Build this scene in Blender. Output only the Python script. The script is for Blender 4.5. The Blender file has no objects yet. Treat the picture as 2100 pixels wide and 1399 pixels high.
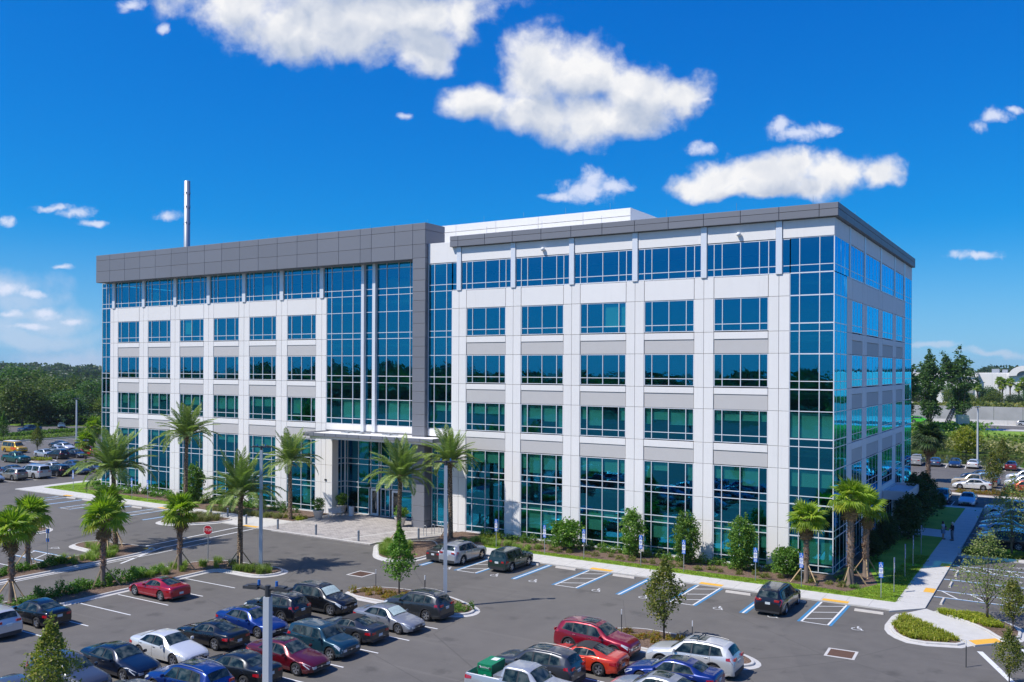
import bpy, bmesh, math, random
import numpy as np
from mathutils import Vector, Matrix

# ------------------------------------------------------------------ camera, sky, sun, exposure
SC = bpy.context.scene
COL = SC.collection
R = math.radians
YAW, ROLL = R(31.628), R(0.287)
CAM = Vector((49.693, -70.947, 15.68))
FW = Vector((-math.sin(YAW), math.cos(YAW), 0))
RT0 = Vector((math.cos(YAW), math.sin(YAW), 0))
UP0 = Vector((0, 0, 1))
RT = math.cos(ROLL) * RT0 + math.sin(ROLL) * UP0
UP = -math.sin(ROLL) * RT0 + math.cos(ROLL) * UP0
cam_d = bpy.data.cameras.new('camera')
cam = bpy.data.objects.new('camera', cam_d); COL.objects.link(cam)
cam.matrix_world = Matrix(((RT.x, UP.x, -FW.x, CAM.x), (RT.y, UP.y, -FW.y, CAM.y), (RT.z, UP.z, -FW.z, CAM.z), (0, 0, 0, 1)))
cam_d.sensor_width = 36; cam_d.lens = 31.686; cam_d.shift_y = 0.02755
cam_d.clip_start = 0.5; cam_d.clip_end = 6000
SC.camera = cam
SC.view_settings.view_transform = 'Standard'; SC.view_settings.look = 'None'
SC.view_settings.exposure = 0.44; SC.view_settings.gamma = 1.0
SC.view_settings.use_curve_mapping = False
SUN_EL, SUN_AZ = R(54), R(51)          # light travels towards azimuth SUN_AZ (from +X towards +Y)
ldir = Vector((math.cos(SUN_AZ) * math.cos(SUN_EL), math.sin(SUN_AZ) * math.cos(SUN_EL), -math.sin(SUN_EL)))
sd = bpy.data.lights.new('sun', 'SUN'); sd.energy = 3.7; sd.angle = R(0.5); sd.color = (1.0, 0.955, 0.89)
so = bpy.data.objects.new('sun', sd); COL.objects.link(so)
so.rotation_euler = ldir.to_track_quat('-Z', 'Y').to_euler()
so.location = (0, -60, 60)
SC.cycles.max_bounces = 7; SC.cycles.transparent_max_bounces = 12
SC.cycles.diffuse_bounces = 3; SC.cycles.glossy_bounces = 4
SC.cycles.caustics_reflective = False; SC.cycles.caustics_refractive = False
SC.cycles.sample_clamp_indirect = 4.0

world = bpy.data.worlds.new('World'); SC.world = world; world.use_nodes = True
class NT:
    "tiny helper for node trees"
    def __init__(s, tree): s.t = tree; tree.nodes.clear()
    def n(s, typ, **kw):
        nd = s.t.nodes.new(typ)
        ins = kw.pop('ins', {})
        for k, v in kw.items(): setattr(nd, k, v)
        for k, v in ins.items(): s.put(nd.inputs[k], v)
        return nd
    def put(s, sock, v):
        if isinstance(v, bpy.types.NodeSocket): s.t.links.new(v, sock)
        elif isinstance(v, bpy.types.Node): s.t.links.new(v.outputs[0], sock)
        else: sock.default_value = v
    def m(s, op, a, b=None, c=None, clamp=False):
        nd = s.t.nodes.new('ShaderNodeMath'); nd.operation = op; nd.use_clamp = clamp
        for i, v in enumerate((a, b, c)):
            if v is not None: s.put(nd.inputs[i], v)
        return nd.outputs[0]
    def vm(s, op, *a):
        nd = s.t.nodes.new('ShaderNodeVectorMath'); nd.operation = op
        for i, v in enumerate(a): s.put(nd.inputs[i], v)
        return nd.outputs['Value'] if op in ('DOT_PRODUCT', 'LENGTH', 'DISTANCE') else nd.outputs[0]
    def mix(s, f, a, b):
        nd = s.t.nodes.new('ShaderNodeMix'); nd.data_type = 'RGBA'
        s.put(nd.inputs[0], f); s.put(nd.inputs[6], a); s.put(nd.inputs[7], b)
        return nd.outputs[2]
    def ramp(s, f, stops, interp='LINEAR'):
        nd = s.t.nodes.new('ShaderNodeValToRGB'); cr = nd.color_ramp; cr.interpolation = interp
        while len(cr.elements) < len(stops): cr.elements.new(0.5)
        for e, (p, c) in zip(cr.elements, stops):
            e.position = p; e.color = (*c, 1) if isinstance(c, tuple) else (c, c, c, 1)
        s.put(nd.inputs[0], f); return nd.outputs[0]
    def noise(s, vec, scale, detail=4, rough=0.55, dist=0.0, lac=2.0):
        nd = s.t.nodes.new('ShaderNodeTexNoise')
        if vec is not None: s.put(nd.inputs['Vector'], vec)
        nd.inputs['Scale'].default_value = scale; nd.inputs['Detail'].default_value = detail
        nd.inputs['Roughness'].default_value = rough; nd.inputs['Distortion'].default_value = dist
        return nd.outputs[0]
    def maprange(s, v, a, b, c=0.0, d=1.0, smooth=True):
        nd = s.t.nodes.new('ShaderNodeMapRange'); nd.interpolation_type = 'SMOOTHSTEP' if smooth else 'LINEAR'
        s.put(nd.inputs[0], v)
        for i, x in zip((1, 2, 3, 4), (a, b, c, d)): nd.inputs[i].default_value = x
        return nd.outputs[0]

def build_world():
    w = NT(world.node_tree)
    sky = w.n('ShaderNodeTexSky', sky_type='NISHITA', sun_disc=False)
    sky.sun_elevation = SUN_EL
    sx, sy = -ldir.x, -ldir.y                      # towards the sun
    sky.sun_rotation = math.atan2(sx, sy)
    sky.altitude = 0; sky.air_density = 1.0; sky.dust_density = 0.0; sky.ozone_density = 6.0
    sp = w.n('ShaderNodeSeparateColor'); w.put(sp.inputs[0], sky.outputs[0])
    K = 0.085
    def chan(i, a, pw): return w.m('MULTIPLY', w.m('POWER', w.m('MULTIPLY', sp.outputs[i], K), pw), a / K)
    cc = w.n('ShaderNodeCombineColor')
    w.put(cc.inputs[0], chan(0, 0.26, 2.1)); w.put(cc.inputs[1], chan(1, 0.535, 0.94)); w.put(cc.inputs[2], chan(2, 0.70, 0.5))
    hs = cc
    tc = w.n('ShaderNodeTexCoord').outputs['Generated']
    d = w.vm('NORMALIZE', tc)
    f = w.vm('DOT_PRODUCT', d, tuple(FW)); r = w.vm('DOT_PRODUCT', d, tuple(RT)); u = w.vm('DOT_PRODUCT', d, tuple(UP))
    fs = w.m('MAXIMUM', f, 0.05)
    comb = w.n('ShaderNodeCombineXYZ')
    w.put(comb.inputs[0], w.m('DIVIDE', r, fs)); w.put(comb.inputs[1], w.m('DIVIDE', u, fs))
    p = comb.outputs[0]
    F = 1848.4
    blobs = [(480,10,88,54),(600,58,120,64),(720,36,125,70),(850,28,118,58),(875,95,50,54),(940,32,42,42),(600,-60,260,100),(800,-80,260,110),
             (985,212,82,44),(1090,150,90,76),(1200,140,85,66),(1110,228,100,52),(1200,240,100,58),(1310,180,88,52),(1395,190,60,34),(1290,236,80,44),
             (1412,376,56,26),(1490,362,80,34),(1595,358,80,36),(1640,346,40,24),(1720,364,92,38),(1808,360,46,36),(1560,388,180,20)]
    small = [(20,592,46,18),(74,602,36,11),(100,640,40,13),(150,655,26,9),(22,640,36,10),(60,665,60,8),(1438,300,30,18),(1450,204,16,8),(1200,388,84,30),(1215,370,40,32),(1255,380,42,24),(1140,402,40,12),
             (1592,262,40,26),(1640,282,72,20),(1690,272,42,18),(268,8,36,18),(335,64,18,14),(340,436,38,14),(112,428,46,11),(150,440,50,15),(185,460,40,9),(18,452,26,14),(835,236,20,9),
             (2008,258,26,16),(2045,238,42,16),(2000,525,72,14),(130,545,30,7),(2085,228,20,8)]
    soft = [(10,585,110,34),(40,615,90,26),(20,600,90,30),(60,640,130,16),(110,655,95,30),(60,690,150,22),(150,735,100,26),(0,660,70,46),(2040,728,76,8),(1900,715,50,8)]
    def field(lst, q):
        acc = None
        for (px, py, rx, ry) in lst:
            cx, cy, ax, ay = (px - 1050) / F, (757.4 - py) / F, F / rx, F / ry
            v = w.n('ShaderNodeVectorMath', operation='MULTIPLY_ADD')
            w.put(v.inputs[0], q); v.inputs[1].default_value = (ax, ay, 0); v.inputs[2].default_value = (-cx * ax, -cy * ay, 0)
            L = w.vm('LENGTH', v.outputs[0])
            acc = L if acc is None else w.m('SMOOTH_MIN', acc, L, 0.25)
        return w.m('SUBTRACT', 1.0, acc)
    def c(x): return w.m('SUBTRACT', x, 0.5)
    nl = w.noise(p, 7.0, 3, 0.5, 0.2); n1 = w.noise(p, 17.0, 9, 0.60, 0.15); n4 = w.noise(p, 48.0, 7, 0.62, 0.3)
    infront = w.maprange(f, 0.05, 0.2)
    wn = w.n('ShaderNodeTexNoise', ins={'Scale': 9.0, 'Detail': 5.0, 'Roughness': 0.6}); w.put(wn.inputs['Vector'], p)
    wv = w.vm('MULTIPLY', w.vm('SUBTRACT', wn.outputs['Color'], (0.5, 0.5, 0.5)), (0.085, 0.06, 0.0))
    pw_ = w.vm('ADD', p, wv)
    rough_ = w.m('ADD', w.m('MULTIPLY', c(nl), 1.1), w.m('MULTIPLY', c(n1), 1.9))
    m1 = w.m('ADD', field(blobs, pw_), rough_)
    a1 = w.m('MULTIPLY', w.maprange(m1, -0.34, 0.50), infront)
    p_up = w.vm('ADD', pw_, (-0.008, 0.024, 0))
    m_up = w.m('ADD', field(blobs, p_up), w.m('MULTIPLY', c(w.noise(p_up, 17.0, 4, 0.55, 0.15)), 1.5))
    ms = w.m('ADD', field(small, w.vm('ADD', p, w.vm('MULTIPLY', wv, (0.5, 0.5, 0.0)))), w.m('ADD', w.m('MULTIPLY', c(n4), 2.0), w.m('MULTIPLY', c(n1), 1.0)))
    a_s = w.m('MULTIPLY', w.m('MULTIPLY', w.maprange(ms, 0.0, 0.95), 0.85), infront)
    a2 = w.m('MULTIPLY', w.maprange(w.m('ADD', field(soft, pw_), w.m('MULTIPLY', c(n1), 2.2)), -0.4, 0.8), 0.5)
    a2 = w.m('MULTIPLY', a2, infront)
    # loose cumulus over the rest of the sky
    dz = w.n('ShaderNodeSeparateXYZ'); w.put(dz.inputs[0], d)
    zz = w.m('ADD', w.m('MAXIMUM', dz.outputs[2], 0.0), 0.12)
    flat = w.vm('SCALE', d); w.put(flat.node.inputs['Scale'], w.m('DIVIDE', 1.0, zz))
    n3 = w.noise(flat, 0.9, 8, 0.58, 0.3)
    a3 = w.m('MULTIPLY', w.m('MULTIPLY', w.maprange(n3, 0.50, 0.74), 0.75), w.m('SUBTRACT', 1.0, w.maprange(f, -0.1, 0.35)))
    a3 = w.m('MULTIPLY', a3, w.maprange(dz.outputs[2], 0.01, 0.12))
    shade = w.maprange(m_up, -0.1, 0.9)
    lump = w.m('MULTIPLY', w.m('SUBTRACT', w.noise(pw_, 13.0, 4, 0.5, 0.1), w.noise(w.vm('ADD', pw_, (-0.008, 0.014, 0)), 13.0, 4, 0.5, 0.1)), 2.4)
    lit = w.m('ADD', w.m('SUBTRACT', 0.92, w.m('MULTIPLY', shade, 0.68)), lump, clamp=True)
    ccol = w.mix(lit, (3.5, 4.1, 5.3, 1), (7.2, 7.2, 7.3, 1))
    hz = w.m('MULTIPLY', w.m('SUBTRACT', 1.0, w.maprange(w.n('ShaderNodeSeparateXYZ', ins={0: d}).outputs[2], 0.0, 0.16)), 0.42)
    hazy = w.mix(hz, hs.outputs[0], (3.4, 4.5, 6.6, 1))
    c2 = w.mix(a2, hazy, (5.3, 5.7, 6.7, 1))
    cs_ = w.mix(a_s, c2, (6.0, 6.4, 7.6, 1))
    c1 = w.mix(a1, cs_, ccol)
    c3 = w.mix(a3, c1, (6.8, 7.0, 7.8, 1))
    bg = w.n('ShaderNodeBackground', ins={'Color': c3, 'Strength': 0.097})
    out = w.n('ShaderNodeOutputWorld'); w.put(out.inputs[0], bg.outputs[0])
    world.cycles.sampling_method = 'MANUAL'; world.cycles.sample_map_resolution = 512
build_world()
random.seed(11)
rnd = random.random
def ru(a, b): return a + (b - a) * random.random()

# ------------------------------------------------------------------ materials
MATS = {}
def mat(name):
    m = bpy.data.materials.new(name); m.use_nodes = True; MATS[name] = m
    return m, NT(m.node_tree)
def finish(t, sh, disp=None):
    o = t.n('ShaderNodeOutputMaterial'); t.put(o.inputs[0], sh)
def bsdf(t, color, rough=0.6, metal=0.0, spec=0.5, bump=None, bstr=0.2, bdist=0.02, coat=0.0, **kw):
    b = t.n('ShaderNodeBsdfPrincipled')
    t.put(b.inputs['Base Color'], color if not isinstance(color, tuple) or len(color) == 4 else (*color, 1))
    t.put(b.inputs['Roughness'], rough); b.inputs['Metallic'].default_value = metal
    b.inputs['Specular IOR Level'].default_value = spec
    if coat: b.inputs['Coat Weight'].default_value = coat; b.inputs['Coat Roughness'].default_value = 0.03
    if bump is not None:
        bp = t.n('ShaderNodeBump'); bp.inputs['Strength'].default_value = bstr; bp.inputs['Distance'].default_value = bdist
        t.put(bp.inputs['Height'], bump); t.put(b.inputs['Normal'], bp.outputs[0])
    return b.outputs[0]
def wpos(t): return t.n('ShaderNodeNewGeometry').outputs['Position']
def simple(name, col, rough=0.6, metal=0.0, var=0.12, scale=3.0, spec=0.5, coat=0.0):
    m, t = mat(name); P = wpos(t)
    n = t.noise(P, scale, 4)
    c = t.mix(n, tuple(x * (1 - var) for x in col) + (1,), tuple(min(1, x * (1 + var)) for x in col) + (1,))
    finish(t, bsdf(t, c, rough, metal, spec, coat=coat)); return m
def m_panel():
    m, t = mat('white_panel'); P = wpos(t); oi = t.n('ShaderNodeObjectInfo').outputs['Random']
    mp = t.n('ShaderNodeMapping'); t.put(mp.inputs[0], P); mp.inputs['Scale'].default_value = (3.0, 3.0, 0.16)
    st = t.noise(mp.outputs[0], 1.0, 5, 0.65); n = t.noise(P, 1.3, 4)
    k = t.m('ADD', t.m('ADD', 0.955, t.m('MULTIPLY', oi, 0.055)), t.m('MULTIPLY', t.m('SUBTRACT', n, 0.5), 0.05))
    k = t.m('SUBTRACT', k, t.m('MULTIPLY', t.maprange(st, 0.52, 0.8), 0.07))
    c = t.vm('SCALE', (0.86, 0.83, 0.79)); t.put(c.node.inputs['Scale'], k); finish(t, bsdf(t, c, 0.75))
m_panel()
simple('grey_spandrel', (0.56, 0.535, 0.51), 0.7, var=0.04, scale=1.2)
simple('joint_dark', (0.30, 0.295, 0.29), 0.9)
simple('aluminium_frame', (0.80, 0.81, 0.83), 0.4, metal=0.15, var=0.04)
simple('interior_dark', (0.05, 0.06, 0.065), 0.8, var=0.3)
simple('concrete', (0.56, 0.54, 0.50), 0.85, var=0.14, scale=1.7)
simple('kerb_concrete', (0.55, 0.53, 0.50), 0.85, var=0.18, scale=2.5)
simple('galvanised', (0.42, 0.44, 0.46), 0.45, metal=0.6, var=0.1)
simple('pole_grey', (0.56, 0.58, 0.60), 0.5, metal=0.2, var=0.05)
simple('dark_metal', (0.06, 0.062, 0.066), 0.5, metal=0.3)
simple('sensor_blue', (0.02, 0.13, 0.42), 0.4)
simple('bollard_grey', (0.20, 0.23, 0.27), 0.5, metal=0.2)
simple('rubber', (0.022, 0.022, 0.024), 0.85, var=0.2)
simple('under_black', (0.012, 0.012, 0.013), 0.8)
simple('plastic_dark', (0.03, 0.031, 0.034), 0.55)
simple('chrome', (0.75, 0.76, 0.78), 0.18, metal=1.0, var=0.02)
simple('rail_grey', (0.25, 0.25, 0.26), 0.45, metal=0.4)
simple('alloy', (0.52, 0.53, 0.55), 0.3, metal=0.8, var=0.05)
simple('plate_white', (0.62, 0.66, 0.66), 0.5)
simple('paint_blue', (0.045, 0.215, 0.42), 0.7, var=0.12, scale=6)
simple('paint_white', (0.72, 0.72, 0.71), 0.7, var=0.10, scale=6)
simple('tactile_yellow', (0.78, 0.42, 0.05), 0.8, var=0.12, scale=4)
simple('sign_blue', (0.01, 0.13, 0.55), 0.4, var=0.02)
simple('sign_white', (0.80, 0.80, 0.80), 0.4, var=0.02)
simple('sign_red', (0.55, 0.01, 0.03), 0.4, var=0.02)
simple('wood_brace', (0.50, 0.35, 0.19), 0.8, var=0.18, scale=9)
simple('dead_frond', (0.24, 0.155, 0.075), 0.9, var=0.35, scale=6)
simple('bark', (0.13, 0.105, 0.08), 0.95, var=0.4, scale=5)
simple('boxgreen', (0.0, 0.20, 0.085), 0.45, var=0.06)
simple('roof_white', (0.8, 0.8, 0.78), 0.8, var=0.04)
simple('planter_cream', (0.56, 0.52, 0.47), 0.8)
simple('bench_white', (0.7, 0.71, 0.72), 0.5)
simple('rust_grate', (0.13, 0.07, 0.045), 0.85, var=0.5, scale=12)
simple('skin', (0.45, 0.27, 0.19), 0.6)
simple('hair_dark', (0.03, 0.02, 0.015), 0.7)
simple('hair_white', (0.65, 0.62, 0.56), 0.8)
simple('cloth_pale', (0.45, 0.48, 0.58), 0.9)
simple('cloth_skirt', (0.16, 0.24, 0.38), 0.9)
simple('cloth_black', (0.02, 0.02, 0.025), 0.9)
simple('cloth_grey', (0.16, 0.19, 0.23), 0.9)
simple('lane_wall', (0.42, 0.415, 0.40), 0.9, var=0.22, scale=0.35)
simple('mall_white', (0.82, 0.79, 0.75), 0.85, var=0.05, scale=0.05)
simple('mall_grey', (0.35, 0.35, 0.35), 0.85)
simple('lime_green', (0.12, 0.75, 0.03), 0.5)
simple('soft_top', (0.035, 0.034, 0.034), 0.95)
simple('sunshade', (0.45, 0.55, 0.52), 0.5, var=0.35, scale=7)
simple('yellow_paint', (0.80, 0.38, 0.01), 0.35, var=0.1)
simple('orange_paint', (0.75, 0.12, 0.02), 0.35, var=0.1)

def m_cornice():
    m, t = mat('grey_metal_panel'); P = wpos(t)
    oi = t.n('ShaderNodeObjectInfo').outputs['Random']
    k = t.m('ADD', 0.95, t.m('MULTIPLY', oi, 0.1))
    c = t.vm('SCALE', (0.208, 0.213, 0.236)); t.put(c.node.inputs['Scale'], k)
    finish(t, bsdf(t, c, 0.55, 0.15, 0.5))
m_cornice()
def m_glass():
    m, t = mat('facade_glass'); P = wpos(t)
    b = t.n('ShaderNodeBump'); b.inputs['Strength'].default_value = 0.18; b.inputs['Distance'].default_value = 0.02
    h = t.noise(P, 0.75, 3, 0.5, 0.6); t.put(b.inputs['Height'], h)
    lw = t.n('ShaderNodeFresnel', ins={'IOR': 2.35}); t.put(lw.inputs['Normal'], b.outputs[0])
    g = t.n('ShaderNodeBsdfGlossy', ins={'Color': (0.03, 0.53, 0.90, 1), 'Roughness': 0.008}); t.put(g.inputs['Normal'], b.outputs[0])
    tr = t.n('ShaderNodeBsdfTransparent', ins={'Color': (0.52, 0.86, 0.80, 1)})
    mx = t.n('ShaderNodeMixShader'); t.put(mx.inputs[0], t.m('MULTIPLY', t.m('MINIMUM', t.m('MULTIPLY', lw.outputs[0], 2.15), 1.0), t.m('SUBTRACT', 1.0, t.n('ShaderNodeNewGeometry').outputs['Backfacing'])))
    t.put(mx.inputs[1], tr.outputs[0]); t.put(mx.inputs[2], g.outputs[0])
    finish(t, mx.outputs[0])
m_glass()
simple('blind', (0.62, 0.56, 0.50), 0.9, var=0.05, scale=0.8)
def m_carglass():
    m, t = mat('car_glass'); 
    oc = t.n('ShaderNodeTexCoord').outputs['Object']; n = t.noise(oc, 2.3, 3, 0.5, 0.4)
    c = t.ramp(n, [(0.40, (0.006, 0.012, 0.013)), (0.52, (0.028, 0.046, 0.043)), (0.62, (0.075, 0.088, 0.080))])
    g = bsdf(t, c, 0.03, 0.0, 0.5); finish(t, g)
m_carglass()
def m_paint():
    m, t = mat('car_paint'); oc = t.n('ShaderNodeObjectInfo').outputs['Color']
    P = wpos(t); fl = t.noise(P, 900, 1)
    b = t.n('ShaderNodeBsdfPrincipled'); t.put(b.inputs['Base Color'], oc)
    b.inputs['Metallic'].default_value = 0.35; b.inputs['Roughness'].default_value = 0.28
    b.inputs['Coat Weight'].default_value = 1.0; b.inputs['Coat Roughness'].default_value = 0.04
    finish(t, b.outputs[0])
m_paint()
def m_light(name, c):
    m, t = mat(name); finish(t, bsdf(t, c, 0.12, 0.1, 0.9, coat=0.8))
m_light('tail_red', (0.42, 0.006, 0.012)); m_light('head_clear', (0.55, 0.58, 0.6)); m_light('amber', (0.7, 0.16, 0.02))
def m_asphalt():
    m, t = mat('asphalt'); P = wpos(t)
    fine = t.noise(P, 22, 5, 0.7); mid = t.noise(P, 0.8, 5, 0.6); big = t.noise(P, 0.10, 4, 0.55, 0.8)
    st = t.n('ShaderNodeMapping'); t.put(st.inputs[0], P); st.inputs['Scale'].default_value = (0.05, 1.3, 1); st.inputs['Rotation'].default_value = (0, 0, R(3))
    streak = t.noise(st.outputs[0], 1.0, 5, 0.65, 0.4)
    st2 = t.n('ShaderNodeMapping'); t.put(st2.inputs[0], P); st2.inputs['Scale'].default_value = (1.5, 0.06, 1)
    streak2 = t.noise(st2.outputs[0], 1.0, 4, 0.6, 0.3)
    c = t.ramp(big, [(0.30, (0.100, 0.096, 0.094)), (0.72, (0.140, 0.134, 0.130))])
    c = t.mix(t.maprange(mid, 0.3, 0.75, 0, 0.45), c, (0.160, 0.153, 0.147, 1))
    c = t.mix(t.maprange(streak, 0.56, 0.74, 0, 0.42), c, (0.20, 0.19, 0.18, 1))
    c = t.mix(t.maprange(streak2, 0.58, 0.76, 0, 0.25), c, (0.085, 0.083, 0.082, 1))
    spots = t.noise(P, 1.9, 3, 0.5)
    c = t.mix(t.maprange(spots, 0.70, 0.78, 0, 0.5), c, (0.045, 0.043, 0.043, 1))
    dust = t.noise(P, 0.33, 6, 0.7, 1.2)
    c = t.mix(t.maprange(dust, 0.62, 0.80, 0, 0.45), c, (0.27, 0.25, 0.22, 1))
    c = t.mix(t.maprange(fine, 0.3, 0.7, 0, 0.35), c, t.vm('MULTIPLY', c, (0.62, 0.62, 0.62)))
    vo = t.n('ShaderNodeTexVoronoi', feature='DISTANCE_TO_EDGE', ins={'Scale': 0.085}); 
    wp = t.vm('ADD', P, t.vm('SCALE', t.n('ShaderNodeTexNoise', ins={'Scale': 0.6, 'Detail': 4.0}).outputs['Color']))
    t.put(vo.inputs['Vector'], wp)
    c = t.mix(t.maprange(vo.outputs['Distance'], 0.0, 0.004, 0.6, 0.0), c, (0.06, 0.058, 0.057, 1))
    oil = t.n('ShaderNodeTexVoronoi', ins={'Scale': 0.42, 'Randomness': 1.0}); t.put(oil.inputs['Vector'], P)
    on = t.noise(P, 2.6, 4, 0.6)
    c = t.mix(t.m('MULTIPLY', t.maprange(t.m('ADD', oil.outputs['Distance'], t.m('MULTIPLY', on, 0.45)), 0.28, 0.52, 1.0, 0.0), 0.55), c, (0.050, 0.048, 0.047, 1))
    pt = t.n('ShaderNodeTexVoronoi', ins={'Scale': 0.045}); t.put(pt.inputs['Vector'], P)
    c = t.mix(t.m('MULTIPLY', t.n('ShaderNodeSeparateColor', ins={0: pt.outputs['Color']}).outputs[0], 0.16), c, (0.19, 0.18, 0.17, 1))
    c = t.vm('MULTIPLY', c, (1.04, 1.0, 0.92))
    finish(t, bsdf(t, c, 0.88, bump=fine, bstr=0.3, bdist=0.01))
m_asphalt()
def m_ground():
    m, t = mat('far_ground'); P = wpos(t)
    a = t.noise(P, 0.02, 6, 0.6); b = t.noise(P, 0.8, 4)
    c = t.ramp(a, [(0.3, (0.035, 0.055, 0.016)), (0.55, (0.06, 0.085, 0.025)), (0.75, (0.11, 0.11, 0.055))])
    c = t.mix(t.maprange(b, 0.3, 0.7, 0, 0.4), c, (0.03, 0.045, 0.014, 1)); finish(t, bsdf(t, c, 0.95))
m_ground()
def m_lawn():
    m, t = mat('lawn'); P = wpos(t)
    a = t.noise(P, 0.45, 5, 0.65); b = t.noise(P, 16, 5, 0.75); d = t.noise(P, 3.0, 4, 0.6)
    c = t.ramp(a, [(0.28, (0.15, 0.28, 0.015)), (0.55, (0.23, 0.38, 0.022)), (0.76, (0.33, 0.42, 0.06))])
    c = t.mix(t.maprange(b, 0.35, 0.7, 0, 0.62), c, (0.09, 0.18, 0.010, 1))
    c = t.mix(t.maprange(d, 0.62, 0.76, 0, 0.4), c, (0.20, 0.17, 0.05, 1))
    finish(t, bsdf(t, c, 0.9, bump=b, bstr=0.6, bdist=0.05))
m_lawn()
def m_mulch():
    m, t = mat('mulch'); P = wpos(t)
    v = t.n('ShaderNodeTexVoronoi', ins={'Scale': 16.0}); t.put(v.inputs['Vector'], P)
    a = t.noise(P, 0.9, 4); b = t.noise(P, 12, 4, 0.7)
    c = t.ramp(b, [(0.3, (0.06, 0.036, 0.024)), (0.5, (0.17, 0.105, 0.070)), (0.72, (0.33, 0.24, 0.18))])
    c = t.mix(t.maprange(a, 0.4, 0.8, 0, 0.4), c, (0.06, 0.04, 0.03, 1))
    finish(t, bsdf(t, c, 0.95, bump=v.outputs['Distance'], bstr=0.8, bdist=0.04))
m_mulch()
def m_paver():
    m, t = mat('paver_blocks'); P = wpos(t)
    mp = t.n('ShaderNodeMapping'); t.put(mp.inputs[0], P); mp.inputs['Rotation'].default_value = (0, 0, R(0))
    br = t.n('ShaderNodeTexBrick', ins={'Scale': 1.0, 'Mortar Size': 0.012, 'Brick Width': 0.42, 'Row Height': 0.19, 'Color1': (0.46, 0.42, 0.385, 1), 'Color2': (0.29, 0.265, 0.25, 1), 'Mortar': (0.13, 0.12, 0.11, 1), 'Bias': -0.1})
    t.put(br.inputs['Vector'], mp.outputs[0])
    a = t.noise(P, 1.1, 4, 0.6); b = t.noise(P, 25, 3)
    c = t.mix(t.maprange(a, 0.3, 0.7, 0, 0.5), br.outputs[0], (0.54, 0.50, 0.46, 1))
    finish(t, bsdf(t, c, 0.85, bump=br.outputs['Fac'], bstr=0.4, bdist=-0.01))
m_paver()
def m_water():
    m, t = mat('pond_water'); P = wpos(t)
    n = t.noise(P, 1.2, 4, 0.6)
    finish(t, bsdf(t, (0.018, 0.024, 0.018), 0.06, 0, 0.6, bump=n, bstr=0.15, bdist=0.03))
m_water()
def m_leaf(name, ca, cb, cc=None, trans=0.35, scale=1.3, rough=0.55):
    m, t = mat(name); P = wpos(t)
    oi = t.n('ShaderNodeObjectInfo').outputs['Random']
    rp = t.n('ShaderNodeNewGeometry').outputs['Random Per Island']
    n = t.noise(P, scale, 3)
    f = t.m('ADD', t.m('MULTIPLY', n, 0.9), t.m('MULTIPLY', t.m('SUBTRACT', rp, 0.5), 0.7), clamp=True)
    c = t.mix(f, (*ca, 1), (*cb, 1))
    if cc: c = t.mix(t.maprange(rp, 0.78, 0.95), c, (*cc, 1))
    k = t.m('ADD', 0.78, t.m('MULTIPLY', oi, 0.44))
    s = t.vm('SCALE', c); t.put(s.node.inputs['Scale'], k); c = s
    b = bsdf(t, c, rough, 0, 0.35)
    tl = t.n('ShaderNodeBsdfTranslucent'); t.put(tl.inputs[0], t.vm('MULTIPLY', c, (1.25, 1.5, 0.6)))
    mx = t.n('ShaderNodeMixShader'); mx.inputs[0].default_value = trans
    t.put(mx.inputs[1], b); t.put(mx.inputs[2], tl.outputs[0]); finish(t, mx.outputs[0])
m_leaf('leaf_oak', (0.056, 0.112, 0.025), (0.163, 0.213, 0.045), (0.225, 0.250, 0.062))
m_leaf('leaf_vine', (0.043, 0.102, 0.031), (0.119, 0.204, 0.051))
m_leaf('leaf_hedge', (0.075, 0.17, 0.022), (0.19, 0.34, 0.05), (0.32, 0.44, 0.09))
m_leaf('leaf_olive', (0.095, 0.135, 0.022), (0.24, 0.26, 0.045), (0.34, 0.29, 0.07))
m_leaf('leaf_shrub', (0.055, 0.15, 0.018), (0.16, 0.30, 0.035), (0.26, 0.40, 0.07))
m_leaf('leaf_dark', (0.030, 0.070, 0.022), (0.078, 0.126, 0.036))
m_leaf('leaf_yellow', (0.184, 0.253, 0.014), (0.414, 0.414, 0.034), (0.460, 0.414, 0.069))
m_leaf('leaf_croton', (0.16, 0.19, 0.015), (0.42, 0.26, 0.03), (0.45, 0.12, 0.03))
m_leaf('leaf_muhly', (0.138, 0.172, 0.046), (0.345, 0.322, 0.138), (0.414, 0.356, 0.207))
m_leaf('leaf_lime', (0.168, 0.264, 0.042), (0.312, 0.396, 0.084))
m_leaf('leaf_willow', (0.143, 0.209, 0.044), (0.308, 0.363, 0.110), (0.418, 0.429, 0.198))
m_leaf('leaf_date', (0.135, 0.215, 0.055), (0.36, 0.43, 0.12), None, 0.25, 0.8)
m_leaf('leaf_fan', (0.13, 0.24, 0.018), (0.38, 0.48, 0.045), (0.54, 0.58, 0.06), 0.40, 0.9)
m_leaf('leaf_meadow', (0.077, 0.133, 0.020), (0.196, 0.280, 0.039), (0.308, 0.308, 0.070))

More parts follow.
